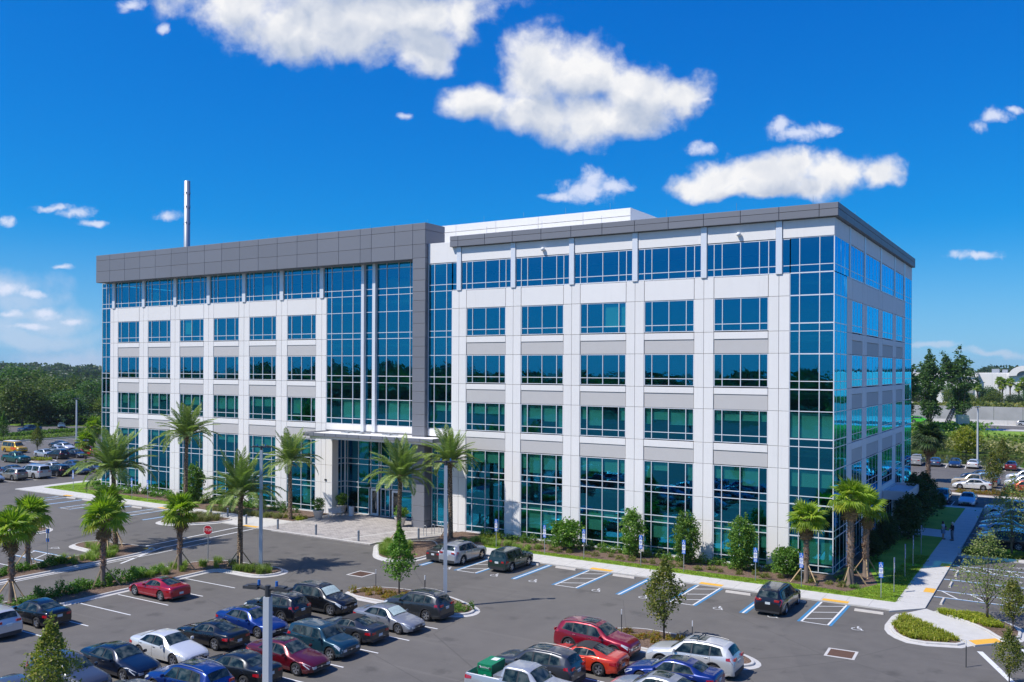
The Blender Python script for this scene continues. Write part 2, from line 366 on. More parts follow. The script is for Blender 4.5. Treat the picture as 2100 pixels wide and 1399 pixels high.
# ------------------------------------------------------------------ mesh helpers
def props(o, label=None, cat=None, group=None, kind=None):
    if label: o['label'] = label
    if cat: o['category'] = cat
    if group: o['group'] = group
    if kind: o['kind'] = kind
    return o
def empty(name, loc=(0, 0, 0), rz=0.0, label=None, cat=None, group=None, scale=None):
    o = bpy.data.objects.new(name, None); COL.objects.link(o)
    o.location = loc; o.rotation_euler = (0, 0, rz); o.empty_display_size = 0.2
    if scale: o.scale = (scale,) * 3 if not hasattr(scale, '__len__') else scale
    return props(o, label, cat, group)
def link(name, mesh, parent=None, loc=(0, 0, 0), rot=(0, 0, 0), scale=None):
    o = bpy.data.objects.new(name, mesh); COL.objects.link(o)
    o.location = loc; o.rotation_euler = rot
    if scale is not None: o.scale = scale
    if parent is not None: o.parent = parent
    return o
class MB:
    def __init__(s): s.v = []; s.f = []; s.m = []
    def face(s, pts, mi=0):
        b = len(s.v); s.v += [tuple(p) for p in pts]; s.f.append(tuple(range(b, b + len(pts)))); s.m.append(mi)
    def box(s, x0, y0, z0, x1, y1, z1, mi=0, rz=0.0, c=None):
        b = len(s.v)
        for z in (z0, z1):
            for (x, y) in ((x0, y0), (x1, y0), (x1, y1), (x0, y1)):
                if rz:
                    cx, cy = c or ((x0 + x1) / 2, (y0 + y1) / 2)
                    dx, dy = x - cx, y - cy
                    x, y = cx + dx * math.cos(rz) - dy * math.sin(rz), cy + dx * math.sin(rz) + dy * math.cos(rz)
                s.v.append((x, y, z))
        for q in ((3, 2, 1, 0), (4, 5, 6, 7), (0, 1, 5, 4), (1, 2, 6, 5), (2, 3, 7, 6), (3, 0, 4, 7)):
            s.f.append(tuple(b + i for i in q)); s.m.append(mi)
    def prism(s, poly, z0, z1, mi=0, bottom=False):
        n = len(poly); b = len(s.v)
        s.v += [(x, y, z0) for x, y in poly] + [(x, y, z1) for x, y in poly]
        s.f.append(tuple(range(b + n, b + 2 * n))); s.m.append(mi)
        if bottom: s.f.append(tuple(range(b + n - 1, b - 1, -1))); s.m.append(mi)
        for i in range(n):
            j = (i + 1) % n; s.f.append((b + i, b + j, b + n + j, b + n + i)); s.m.append(mi)
    def tube(s, path, rads, n=8, mi=0, cap=True):
        path = [Vector(p) for p in path]
        if not hasattr(rads, '__len__'): rads = [rads] * len(path)
        rings = []
        for i, p in enumerate(path):
            t = (path[min(i + 1, len(path) - 1)] - path[max(i - 1, 0)])
            t = t.normalized() if t.length > 1e-9 else Vector((0, 0, 1))
            a = t.cross(Vector((0, 0, 1))) if abs(t.z) < 0.95 else t.cross(Vector((1, 0, 0)))
            a.normalize(); c = t.cross(a)
            b = len(s.v); rings.append(b)
            for k in range(n):
                th = 2 * math.pi * k / n
                s.v.append(tuple(p + (a * math.cos(th) + c * math.sin(th)) * rads[i]))
        for i in range(len(rings) - 1):
            for k in range(n):
                k2 = (k + 1) % n
                s.f.append((rings[i] + k, rings[i] + k2, rings[i + 1] + k2, rings[i + 1] + k)); s.m.append(mi)
        if cap:
            s.f.append(tuple(rings[0] + k for k in range(n))[::-1]); s.m.append(mi)
            s.f.append(tuple(rings[-1] + k for k in range(n))); s.m.append(mi)
    def lathe(s, prof, n=16, mi=0, c=(0, 0, 0)):
        rings = []
        for r, z in prof:
            rings.append(len(s.v))
            s.v += [(c[0] + r * math.cos(2 * math.pi * k / n), c[1] + r * math.sin(2 * math.pi * k / n), c[2] + z) for k in range(n)]
        for i in range(len(prof) - 1):
            for k in range(n):
                k2 = (k + 1) % n
                s.f.append((rings[i] + k, rings[i] + k2, rings[i + 1] + k2, rings[i + 1] + k)); s.m.append(mi)
    def mesh(s, name, mats, smooth=False):
        me = bpy.data.meshes.new(name); me.from_pydata(s.v, [], s.f)
        for mm in ([mats] if isinstance(mats, str) else mats): me.materials.append(MATS[mm])
        if any(s.m): me.polygons.foreach_set('material_index', s.m)
        if smooth: me.polygons.foreach_set('use_smooth', [True] * len(s.f))
        me.update(); return me
    def build(s, name, mats, parent=None, smooth=False, loc=(0, 0, 0), rot=(0, 0, 0)):
        return link(name, s.mesh(name, mats, smooth), parent, loc, rot)
def fixn(me):
    bm = bmesh.new(); bm.from_mesh(me); bmesh.ops.recalc_face_normals(bm, faces=bm.faces); bm.to_mesh(me); bm.free()
def copy_tree(o, parent=None):
    c = o.copy(); COL.objects.link(c)
    if parent is not None: c.parent = parent
    for ch in KIDS.get(o.name, ()): copy_tree(ch, c)
    return c
KIDS = {}
def index_kids(root):
    kids = [o for o in bpy.data.objects if o.parent is root]
    KIDS[root.name] = kids
    for k in kids: KIDS[k.name] = [o for o in bpy.data.objects if o.parent is k]
# ------------------------------------------------------------------ the office building
PB = 6.096
bld = empty('office_building', (0, 0, 0), label='white six storey office building with blue glass and grey metal cornices', cat='office building')
class Fac:
    def __init__(s, ox, oy, rot): s.o = (ox, oy); s.rot = rot
    def w(s, a, d, z=0):
        if s.rot == 0: return (s.o[0] + a, s.o[1] + d, z)
        return (s.o[0] - d, s.o[1] + a, z)
    def box(s, mb, a0, a1, d0, d1, z0, z1, mi=0):
        p, q = s.w(a0, d0), s.w(a1, d1)
        mb.box(min(p[0], q[0]), min(p[1], q[1]), z0, max(p[0], q[0]), max(p[1], q[1]), z1, mi)
FR = Fac(0, 0, 0); FL = Fac(0, 1.0, 0); FE = Fac(34.68, 0, 1)
XC, YF = 34.68, 39.8
PMESH = {}
GAP = 0.017
def panel(fc, a0, a1, z0, z1, m='white_panel', d0=0.0, t=0.14, name='wall_panel'):
    d0 += ru(-.004, .004)
    w, h = round(a1 - a0 - 2 * GAP, 2), round(z1 - z0 - 2 * GAP, 2)
    key = (w, h, t, m)
    if key not in PMESH:
        mb = MB(); c = 0.012
        # front face with a small chamfer, back open (it sits on the backing wall)
        x, z = w / 2, h / 2
        P = [(-x, t, -z), (x, t, -z), (x, t, z), (-x, t, z), (-x, c, -z), (x, c, -z), (x, c, z), (-x, c, z),
             (-x + c, 0, -z + c), (x - c, 0, -z + c), (x - c, 0, z - c), (-x + c, 0, z - c)]
        mb.v = P
        mb.f = [(8, 9, 10, 11)] + [(i, (i + 1) % 4, 4 + (i + 1) % 4, 4 + i) for i in range(4)] + [(4 + i, 4 + (i + 1) % 4, 8 + (i + 1) % 4, 8 + i) for i in range(4)]
        mb.m = [0] * len(mb.f)
        PMESH[key] = mb.mesh('panel_mesh', m)
    return link(name, PMESH[key], bld, fc.w((a0 + a1) / 2, d0, (z0 + z1) / 2), (0, 0, R(90) if fc.rot else 0))
PANES = []       # (area score, facade, a0, a1, z0, z1, depth, window)
BLMESH = {}
def window(fc, xs, zs, d=0.10, bar=0.055, blinds=None, name='window', heavy=()):
    "xs, zs: the lines of the mullions and transoms; one frame mesh, panes gathered for later"
    mb = MB(); b = bar / 2; pr = 0.07
    if fc.rot and fc.o[0] > 30: d = 0.035; pr = 0.02
    for i, x in enumerate(xs):
        q = b * (1.0 if 0 < i < len(xs) - 1 else 1.1)
        fc.box(mb, x - q, x + q, d - pr, d + 0.05, zs[0] - b, zs[-1] + b)
    for j, z in enumerate(zs):
        hb = b * (1.6 if j in heavy else 1.0)
        for i in range(len(xs) - 1): fc.box(mb, xs[i] + b * 1.02, xs[i + 1] - b * 1.02, d - pr * .88, d + 0.045, z - hb, z + hb)
    w = mb.build(name, 'aluminium_frame', bld)
    for i in range(len(xs) - 1):
        for j in range(len(zs) - 1):
            a0, a1, z0, z1 = xs[i] + b, xs[i + 1] - b, zs[j] + b, zs[j + 1] - b
            c = fc.w((a0 + a1) / 2, d, (z0 + z1) / 2)
            v = Vector(c) - CAM; nrm = Vector((0, -1, 0)) if fc.rot == 0 else Vector((1, 0, 0))
            score = (a1 - a0) * (z1 - z0) * abs(v.normalized().dot(nrm)) / v.length ** 2 if False else (a1 - a0) * (z1 - z0) * abs((Vector(c) - CAM).normalized().dot(nrm)) / (Vector(c) - CAM).length_squared
            PANES.append((score, fc, a0, a1, z0, z1, d, w))
    if blinds:
        bm_ = MB()
        for (a0, a1, z0, z1) in blinds:
            fc.box(bm_, a0 + 0.07, a1 - 0.03, d + 0.12, d + 0.135, z0, z1)
        bm_.build('blind', 'blind', w)
    return w
def rblinds(xs, zt, zb, p=0.9, lo=0.25, hi=1.0):
    out = []
    base = ru(lo, hi)
    for i in range(len(xs) - 1):
        if rnd() < p:
            k = base if rnd() < 0.7 else ru(lo, hi)
            out.append((xs[i], xs[i + 1], zt - (zt - zb) * k, zt - 0.05))
    return out
# seams and window rows
ZB, ZC, ZD, ZE, ZF, ZG, ZH, ZI, ZJ, ZK = 23.22, 21.49, 18.77, 17.03, 14.27, 12.52, 9.78, 8.05, 5.31, 3.42
ROW5, ROW4, ROW3 = (18.87, 19.42, 21.45), (14.38, 14.96, 16.98), (9.88, 10.46, 12.48)
TALL = (0.25, 0.78, 2.88, 3.44, 5.39, 5.98, 7.98)
STRIP = (23.27, 23.84, 25.91)
def bay(fc, c0, offs, n_strip, lit):
    xs = [c0 + o for o in offs]
    window(fc, xs, ROW5, blinds=rblinds(xs, 21.4, 18.9, 0.35, 0.5, 1) if lit else None)
    window(fc, xs, ROW4, blinds=rblinds(xs, 16.9, 14.4, 0.15, 0.1, 0.4))
    window(fc, xs, ROW3, blinds=rblinds(xs, 12.45, 10.4, 0.92, 0.35, 1.0))
    bl = rblinds(xs, 7.95, 5.45, 0.92, 0.25, 0.75)
    if rnd() < 0.65: bl += rblinds(xs, 3.4, 0.8, 0.75, 0.3, 0.95)
    window(fc, xs, TALL, blinds=bl)
    a0, a1 = xs[0], xs[-1]
    panel(fc, a0 - 0.02, a1 + 0.02, ZC, ZB - 0.02)
    for top, mid, bot in ((ZD, 18.19, ZE), (ZF, 13.74, ZG), (ZH, 9.20, ZI)):
        panel(fc, a0 - 0.02, a1 + 0.02, mid, top)
        panel(fc, a0 - 0.02, a1 + 0.02, bot, mid, 'grey_spandrel', d0=0.05, t=0.1, name='spandrel_panel')
    panel(fc, a0 - 0.02, a1 + 0.02, 0.0, 0.21)
def column(fc, cx, l, r, ztop=ZB):
    zs = (0.0, 0.78, ZK, ZJ, ZI, ZH, ZG, ZF, ZE, ZD, ZC, ztop)
    for i in range(len(zs) - 1):
        for a0, a1 in ((cx - l, cx), (cx, cx + r)):
            if a1 - a0 > 0.15: panel(fc, a0, a1, zs[i], zs[i + 1])
OFFS = (0.88, 1.55, 3.06, 4.58, 5.24)
OFFL = (0.88, 1.52, 3.02, 4.50, 5.14)
for i in range(6): column(FR, i * PB, 0.82, 0.84)
for i in range(5): bay(FR, i * PB, OFFS, True, i in (2, 4))
PL = 6.03
LC = [-18.72 - PL * k for k in range(7)]
for k, x in enumerate(LC): column(FL, x, 0.84 if k < 6 else 0.70, 0.66 if k == 0 else 0.86)
for k in range(1, 7): bay(FL, LC[k], OFFL, True, k > 2)
# top strip, right wing
xs = [-0.02 - 0.80]
for i in range(6):
    base = i * PB
    xs += [base + o for o in ((0.84, 1.51, 3.02, 4.54, 5.27) if i < 5 else ())]
for i in range(5):
    b = i * PB; q = [b + 0.24, b + 0.84, b + 1.51, b + 3.02, b + 4.54, b + 5.27, b + PB - 0.24]
    window(FR, q, STRIP, heavy=(0,))
for k in range(1, 7):
    b = LC[k]; q = [b + 0.26, b + 0.84, b + 1.51, b + 3.0, b + 4.5, b + 5.2, b + PL - 0.26]
    window(FL, q, (23.27, 23.84, 25.95, 26.52), heavy=(0,), blinds=[(q[i], q[i + 1], 23.4, 25.0) for i in range(len(q) - 1) if rnd() < 0.16])
# corner curtain wall, right
CZ = (0.25, 0.76, 2.90, 3.46, 5.35, 5.99, 8.11, 9.80, 10.40, 12.54, 14.22, 14.86, 16.98, 18.74, 19.36, 21.51, 23.25, 23.85, 25.96)
cb = []
for zt in (12.5, 8.05):
    for a0, a1 in ((31.32, 32.05), (32.05, 33.56), (33.56, 34.6)): cb.append((a0, a1, zt - (2.0 if zt > 10 else 1.35), zt - 0.1))
for a0, a1 in ((31.32, 32.05), (32.05, 33.56), (33.56, 34.6)): cb.append((a0, a1, 0.9, 2.9))
window(FR, (31.32, 32.05, 33.56, 34.62), CZ, heavy=(2, 4, 6, 8, 10, 12, 14, 15, 16), blinds=cb, name='curtain_wall')
window(FR, (30.72, 31.32), STRIP, name='curtain_wall')
# middle glass beside the portal
MZ = (9.85, 10.44, 12.50, 14.22, 14.90, 16.99, 18.76, 19.36, 21.48, 23.24, 23.86, 25.90)
MX = (-3.70, -2.95, -1.50, -0.84)
window(FR, MX, MZ, blinds=[(-2.95, -1.5, 11.6, 12.45), (-1.5, -0.84, 11.6, 12.45)], name='curtain_wall')
window(FR, (-0.84, -0.24), STRIP, name='curtain_wall')
# centre curtain wall left of the portal
HZ = (9.83, 10.40, 12.47, 14.22, 14.90, 17.01, 18.76, 19.38, 21.52, 23.25, 23.90, 25.95, 26.52)
cx = (-18.04, -17.33, -15.85, -14.33, -12.95, -12.3, -10.75, -9.78, -8.23, -6.73, -5.36)
window(FL, (-18.46, -18.04), (23.27, 23.9, 25.95, 26.52), name='curtain_wall')
window(FL, cx[:5], HZ, blinds=[(-17.33, -15.85, 12.2, 12.42), (-15.85, -14.33, 10.5, 12.4), (-14.33, -12.9, 10.5, 12.4)], name='curtain_wall')
window(FL, (-12.62, -11.45), HZ, blinds=[(-12.62, -11.45, 10.5, 12.4)], name='curtain_wall')
window(FL, (-11.1, -9.78, -8.23, -6.73, -5.36), HZ, blinds=[(-9.78, -8.23, 10.5, 12.4), (-8.23, -6.73, 10.5, 12.4), (-6.73, -5.4, 11.1, 12.4)], name='curtain_wall')
window(FL, (-57.36, -56.5, -55.62), (0.25, 0.78, 2.88, 3.44, 5.39, 5.98, 8.0, 9.82, 10.4, 12.48, 14.25, 14.9, 17.0, 18.77, 19.36, 21.5, 23.25), blinds=[(-57.3, -55.7, 10.6, 12.3)], name='curtain_wall')
window(FL, (-57.36, -56.5, -55.95, -55.2), (23.30, 23.84, 25.95, 26.52), name='curtain_wall')
# right (east) side
EC = [(5.62, 0.95, 0.98), (12.0, 0.98, 0.98), (19.88, 1.05, 1.0), (27.85, 1.0, 1.05), (34.2, 0.95, 0.75)]
for c, l, r in EC: column(FE, c, l, r)
EW = [(6.68, 8.1, 9.55, 10.95), (13.05, 14.95, 16.85, 18.75), (20.95, 22.9, 24.85, 26.78), (28.95, 30.4, 31.8, 33.15)]
for w4 in EW:
    q = [w4[0]] + [w4[0] + (w4[-1] - w4[0]) * k for k in (0.2, 0.5, 0.8)] + [w4[-1]]
    for row in (ROW5, ROW4, ROW3): window(FE, q, row)
    window(FE, q, TALL if w4[0] < 20 or w4[0] > 28 else (4.75, 5.39, 5.98, 7.98))
    a0, a1 = q[0] - 0.02, q[-1] + 0.02
    panel(FE, a0, a1, ZC, ZB - 0.02)
    for top, mid, bot in ((ZD, 18.19, ZE), (ZF, 13.74, ZG), (ZH, 9.20, ZI)):
        panel(FE, a0, a1, mid, top); panel(FE, a0, a1, bot, mid, 'grey_spandrel', d0=0.05, t=0.1, name='spandrel_panel')
window(FE, (20.95, 22.4, 23.9, 25.3, 26.78), (0.1, 2.5, 3.35), name='window')
panel(FE, 20.93, 26.80, 3.42, 4.70)
for c0, c1 in ((5.91, 11.58), (12.34, 19.5), (20.28, 27.5), (28.2, 33.85)):
    q = [c0 + (c1 - c0) * k for k in (0, 0.1, 0.27, 0.5, 0.73, 0.9, 1)]
    window(FE, q, STRIP, heavy=(0,))
window(FE, (0.06, 0.9, 2.3, 3.75, 4.66), CZ[:17], heavy=(2, 4, 6, 8, 10, 12, 14, 15), name='curtain_wall')
window(FE, (0.06, 0.9, 2.3, 3.75, 5.34), CZ[16:], name='curtain_wall')
window(FE, (34.98, 36.6, 38.2, 39.75), CZ, name='curtain_wall')
# wall above the top strip
zt = 27.36
for i in range(5): panel(FR, i * PB + 0.26, (i + 1) * PB - 0.26, 25.98, zt)
panel(FR, 30.74, 34.66, 25.98, zt)
panel(FR, -3.72, -0.26, 25.96, 27.95)
for a0, a1 in ((0.02, 5.34), (5.91, 11.58), (12.34, 19.5), (20.28, 27.5), (28.2, 33.85), (34.8, 39.78)): panel(FE, a0, a1, 25.98, zt)
panel(FL, -18.04, -5.36, 9.10, 9.80); panel(FR, -3.7, -0.84, 9.10, 9.80)
# fins that cross the top strip
def fin(fc, a0, a1, z0, z1, d0=-0.09, d1=0.3):
    mb = MB(); fc.box(mb, a0, a1, d0, d1, z0, z1); return mb.build('fin', 'aluminium_frame', bld)
for i in range(6): fin(FR, i * PB - 0.24, i * PB + 0.24, ZB + 0.0, zt - 0.01)
for k in range(7): fin(FL, LC[k] - 0.26, LC[k] + 0.26, ZB, 26.5)
for a0, a1 in ((5.36, 5.89), (11.6, 12.32), (19.52, 20.26), (27.52, 28.18), (33.87, 34.78)): fin(FE, a0 + .08, a1 - .08, ZB, zt - 0.01, -.03)
fin(FL, -12.98, -12.60, 9.1, 26.5, -0.24, 0.1); fin(FL, -11.47, -11.08, 9.1, 26.5, -0.24, 0.1)
# grey metal cornices, panel by panel
def cornice(fc, a_list, z_list, d0, m='grey_metal_panel'):
    for i in range(len(a_list) - 1):
        for j in range(len(z_list) - 1): panel(fc, a_list[i], a_list[i + 1], z_list[j], z_list[j + 1], m, d0=d0, t=0.12, name='cornice_panel')
lx = [-56.6, -53.76, -50.73, -47.76, -44.79, -41.83, -38.9, -35.9, -32.95, -30.0, -27.0, -24.05, -21.05, -18.1, -15.08, -12.13, -10.64, -7.61, -5.34]
FP = Fac(0, -0.4, 0)
FPr = Fac(-3.74, 0, 1)
cornice(FP, lx, (26.5, 27.9, 29.3, 30.0), 0)
pz = (0.0, 0.75, 2.2, 3.55, 4.47, 5.45, 6.75, 8.1, 9.1, 10.0, 11.19, 12.35, 13.45, 14.4, 15.69, 16.81, 17.88, 18.78, 20.13, 21.25, 22.39, 23.25, 24.37, 25.5, 26.56, 27.9, 29.3, 30.0)
for j in range(len(pz) - 1):
    panel(FP, -5.34, -3.76, pz[j], pz[j + 1], 'grey_metal_panel', name='cornice_panel')
    zz = pz[j + 1]
    panel(FPr, -0.38, 0.9 if zz <= 8.2 else (0.08 if zz <= 28 else 2.8), pz[j], zz, 'grey_metal_panel', name='cornice_panel')
FCR = Fac(0, -0.4, 0); FCE = Fac(35.0, 0, 1)
rx = [-0.85, 0.1] + [0.1 + 3.045 * k for k in range(1, 12)] + [35.0]
cornice(FCR, rx, (27.38, 27.95, 28.42), 0)
ey = [-0.38] + [2.6 + 3.1 * k for k in range(12)] + [39.9]
cornice(FCE, ey, (27.38, 27.95, 28.42), 0)
FCL = Fac(-56.6, 0, 1)
# bodies behind: cornice cores, portal core, wall backing, slabs, roof
core = MB()
core.box(-56.56, -0.28, 26.5, -3.86, 0.95, 29.96); core.box(-56.56, 0.95, 26.54, -3.86, 2.75, 29.95)
core.box(-5.30, -0.28, 0, -3.86, 0.93, 26.5)
core.box(-0.82, -0.28, 27.39, 34.88, 0.35, 28.38); core.box(34.0, 0.35, 27.39, 34.88, 39.85, 28.38)
core.build('cornice_core', 'grey_metal_panel', bld)
bk = MB()
def back(fc, a0, a1, z0, z1): fc.box(bk, a0, a1, 0.145, 0.24, z0, z1)
for fc, cols, rng in ((FR, [i * PB for i in range(6)], None), (FL, LC, None)):
    for c in cols: back(fc, c - 0.80, c + 0.80, 0, ZB)
for z0, z1 in ((0, 0.2), (9.2 - 1.13, 9.78), (13.74 - 1.2, 14.26), (18.19 - 1.14, 18.76), (21.5, 23.2)):
    back(FR, -0.0, 30.6, z0, z1) if False else None
    for i in range(5): FR.box(bk, i * PB + 0.80, (i + 1) * PB - 0.80, 0.15, 0.22, z0, z1)
    for k in range(1, 7): FL.box(bk, LC[k] + 0.80, LC[k] + PL - 0.80, 0.15, 0.22, z0, z1)
    for w4 in EW: FE.box(bk, w4[0] - 0.1, w4[-1] + 0.1, 0.15, 0.22, z0, z1)
FE.box(bk, 20.9, 26.8, 0.15, 0.22, 3.4, 4.7)
for c, l, r in EC: FE.box(bk, c - l + 0.02, c + r - 0.02, 0.145, 0.24, 0, ZB)
FR.box(bk, -3.7, 34.5, 0.15, 0.24, 25.97, 27.6); FE.box(bk, 0.24, 39.6, 0.15, 0.24, 25.97, 27.6)
FL.box(bk, -18.0, -5.4, 0.15, 0.22, 9.12, 9.8); FR.box(bk, -3.7, -0.8, 0.15, 0.22, 9.12, 9.8)
bk.build('wall_backing', 'joint_dark', bld)
# inside: floors, a back wall, columns
it = MB()
for z in (4.55, 9.02, 13.5, 17.95, 22.4): 
    it.box(-57.1, 1.35, z, -17.25, 12, z + 0.45); it.box(-17.25, 3.4 if z < 9 else 1.35, z, -0.7, 12, z + 0.45); it.box(-0.7, 0.4, z, 34.2, 12, z + 0.45); it.box(26, 12.01, z, 34.2, 39.4, z + 0.45)
it.box(-57.2, 12.02, 0, 25.9, 12.3, 26.4); it.box(25.5, 12.4, 0, 25.8, 39.4, 26.4)
it.box(-57.37, 1.2, 0, -57.2, 39.7, 26.4); it.box(-57.3, 39.5, 0, 34.6, 39.7, 27.3)
it.box(-0.78, 0.5, 0.0, -0.7, 4, 9.0)
it.build('interior', 'interior_dark', bld)
rf = MB(); rf.box(-56.5, 2.76, 26.42, 34.4, 39.6, 26.5); rf.box(-56.5, 39.4, 26.5, 34.4, 39.75, 28.0); rf.box(-57.36, 1.15, 26.42, -3.9, 2.75, 26.53)
rf.box(-3.85, 0.3, 26.5, -0.85, 0.5, 27.9)
rf.build('roof', 'roof_white', bld)
# penthouse: clad in wide white panels
ph = MB(); ph.box(-30, 10.1, 26.5, 13.3, 22, 31.45); ph.build('penthouse', 'white_panel', bld)
for i in range(7):
    panel(Fac(0, 9.9, 0), 13.4 - 5.2 * (i + 1), 13.4 - 5.2 * i, 26.6, 30.7, name='penthouse_panel'); panel(Fac(0, 9.9, 0), 13.4 - 5.2 * (i + 1), 13.4 - 5.2 * i, 30.72, 31.5, name='penthouse_panel')
for i in range(3): panel(Fac(13.42, 9.95, 1), 4.0 * i, 4.0 * i + 4, 26.6, 31.5, name='penthouse_panel')
# entrance: canopy, recessed glass, doors
cn = MB(); X0, X1, Y0, Y1 = -17.6, -0.9, -2.9, 1.0
cn.box(X0 + 0.5, Y0 + 0.5, 8.45, X1 - 0.06, 0.95, 8.98)
cn.box(X0 + .15, Y0 + .15, 8.70, X1 - 0.03, 0.95, 8.82)
cn.build('canopy', 'white_panel', bld)
k = 0
for i in range(11):
    a0 = X0 + (X1 - X0) * i / 11; panel(Fac(0, Y0, 0), a0, a0 + (X1 - X0) / 11, 8.72, 9.08, 'grey_metal_panel', name='canopy_fascia')
mb = MB(); mb.box(X0, Y0 + 0.16, 8.72, X0 + 0.12, 0.97, 9.08); mb.box(X1 - 0.12, Y0 + 0.16, 8.72, X1, 0.3, 9.08); mb.box(X0 + 0.12, 0.80, 8.72, -5.4, 0.97, 9.08)
mb.build('canopy_fascia', 'grey_metal_panel', bld)
for cxx in (-13.9, -8.4, -12.0):
    mb = MB(); mb.box(cxx, -0.6, 8.99, cxx + 0.35, 0.2, 9.12); mb.box(cxx - 0.9, -0.25, 9.0, cxx + 1.2, -0.15, 9.07); mb.build('roof_drain', 'galvanised', bld)
mb = MB(); FL.box(mb, -19.54, -17.15, 0.16, 0.9, 0, 8.7); mb.build('entrance_pier', 'white_panel', bld)
for zz0, zz1 in ((0, ZK), (ZK, ZJ), (ZJ, 8.45)):
    panel(FL, -18.06, -17.12, zz0, zz1)
EN = Fac(0, 3.0, 0)
exs = (-17.1, -16.78, -15.25, -13.76, -12.39, -11.98, -10.92, -10.5, -9.6, -9.21, -7.88, -6.4, -5.0, -3.9)
window(EN, (-17.1, -16.78, -15.25, -13.76), (0.12, 0.75, 2.9, 3.45, 5.39, 5.96, 8.4), name='entrance_glazing')
window(EN, (-13.76, -13.50, -12.39, -12.1, -10.92, -10.64, -9.74, -9.21, -7.88, -6.4, -5.0, -3.9), (3.0, 3.45, 5.39, 5.96, 8.4), blinds=[(-15, -13.8, 6.6, 8.3)], name='entrance_glazing')
window(EN, (-12.1, -11.5, -10.92), (0.12, 0.75, 2.9), name='entrance_glazing')
window(EN, (-9.45, -7.88, -6.4, -5.0, -3.9), (0.12, 0.75, 2.9), name='entrance_glazing')
window(Fac(-17.1, 1.9, 1), (0.02, 0.55, 1.1), (0.12, 0.75, 2.9, 3.45, 5.39, 5.96, 8.4), name='entrance_glazing')
window(Fac(0, 0.6, 0), (-3.62, -2.95, -1.9, -0.85), (0.3, 0.69, 3.4, 3.95, 5.95, 6.5, 8.4), name='entrance_glazing')
for x0, x1 in ((-13.48, -12.42), (-10.6, -9.5)):
    mb = MB()
    mb.box(x0, 3.0, 0.02, x0 + 0.2, 3.12, 2.9); mb.box(x1 - 0.2, 3.0, 0.02, x1, 3.12, 2.9); mb.box(x0 + 0.2, 3.0, 0.02, x1 - 0.2, 3.12, 0.32); mb.box(x0 + 0.2, 3.0, 2.68, x1 - 0.2, 3.12, 2.9)
    dr = mb.build('door', 'sign_white', bld)
    mb = MB(); mb.face([(x0 + 0.2, 3.06, 0.32), (x1 - 0.2, 3.06, 0.32), (x1 - 0.2, 3.06, 2.68), (x0 + 0.2, 3.06, 2.68)]); mb.build('pane', 'car_glass', dr)
    mb = MB(); mb.tube([(x1 - 0.27, 2.93, 0.8), (x1 - 0.27, 2.93, 1.6)], 0.02, 6); mb.build('handle', 'chrome', dr)
mb = MB(); mb.box(-3.6, 0.9, 8.2, -0.9, 3.1, 8.5); mb.box(-17.1, 3.25, 8.42, -3.7, 3.5, 9.0); mb.build('soffit', 'white_panel', bld)
mb = MB(); mb.box(-18.17, 0.93, 3.62, -17.9, 0.985, 3.80); mb.build('number_plaque', 'dark_metal', bld)
# side canopy
cs = MB(); cs.box(34.72, 21.0, 3.45, 37.0, 28.4, 3.62); cs.box(34.72, 21.0, 3.62, 34.9, 28.4, 4.25); cs.box(36.85, 21.0, 3.62, 37.0, 28.4, 4.3); cs.box(34.9, 21.0, 3.62, 36.85, 21.15, 4.3); cs.box(34.9, 28.25, 3.62, 36.85, 28.4, 4.3); cs.box(34.9, 21.15, 4.0, 36.85, 28.25, 4.1)
cs.build('side_canopy', 'pole_grey', bld)
# little dome cameras and lightning rods
for x in (9.3, 27.3):
    mb = MB(); mb.lathe([(0.001, -0.19), (0.12, -0.16), (0.19, -0.05), (0.19, 0.06), (0.1, 0.16), (0.001, 0.18)], 12, 0, (x, -0.16, 26.55)); mb.box(x - 0.05, -0.1, 26.5, x + 0.05, 0.02, 26.6)
    mb.build('wall_dome', 'sign_white', bld, smooth=True)
mb = MB()
for i in range(12):
    pass
for (x, y, z) in [(-50 + 7.5 * i, 1.6, 29.96) for i in range(7)] + [(3 + 6 * i, 0.2, 28.38) for i in range(6)] + [(34.4, 3 + 6 * i, 28.38) for i in range(7)] + [(-4 + 5 * i, 10.3, 31.45) for i in range(4)]:
    m1 = MB(); m1.tube([(x, y, z), (x, y, z + 0.75)], 0.012, 4); m1.build('lightning_rod', 'galvanised', bld)
# panes: the 300 that show largest are pieces of their own, the rest one part
PANES.sort(key=lambda q: -q[0])
GM = {}
for i, (sc_, fc, a0, a1, z0, z1, d, w) in enumerate(PANES[:300]):
    key = (round(a1 - a0, 2), round(z1 - z0, 2))
    if key not in GM:
        x, z = key[0] / 2, key[1] / 2
        g = MB(); g.box(-x, -0.008, -z, x, 0.008, z); GM[key] = g.mesh('pane_mesh', 'facade_glass')
    link('pane', GM[key], w, fc.w((a0 + a1) / 2, d, (z0 + z1) / 2), (R(ru(-.12, .12)), 0, (R(90) if fc.rot else 0) + R(ru(-.16, .16))))
rest = MB()
for (sc_, fc, a0, a1, z0, z1, d, w) in PANES[300:]:
    e1, e2 = ru(-.002, .002), ru(-.002, .002)
    for q in (-0.008, 0.008):
        F4 = [fc.w(a0, d + e1 + q, z0), fc.w(a1, d - e1 + q, z0), fc.w(a1, d - e1 + e2 + q, z1), fc.w(a0, d + e1 + e2 + q, z1)]; rest.face(F4 if q < 0 else F4[::-1])
o = rest.build('window_panes', 'facade_glass', bld); o['kind'] = 'stuff'
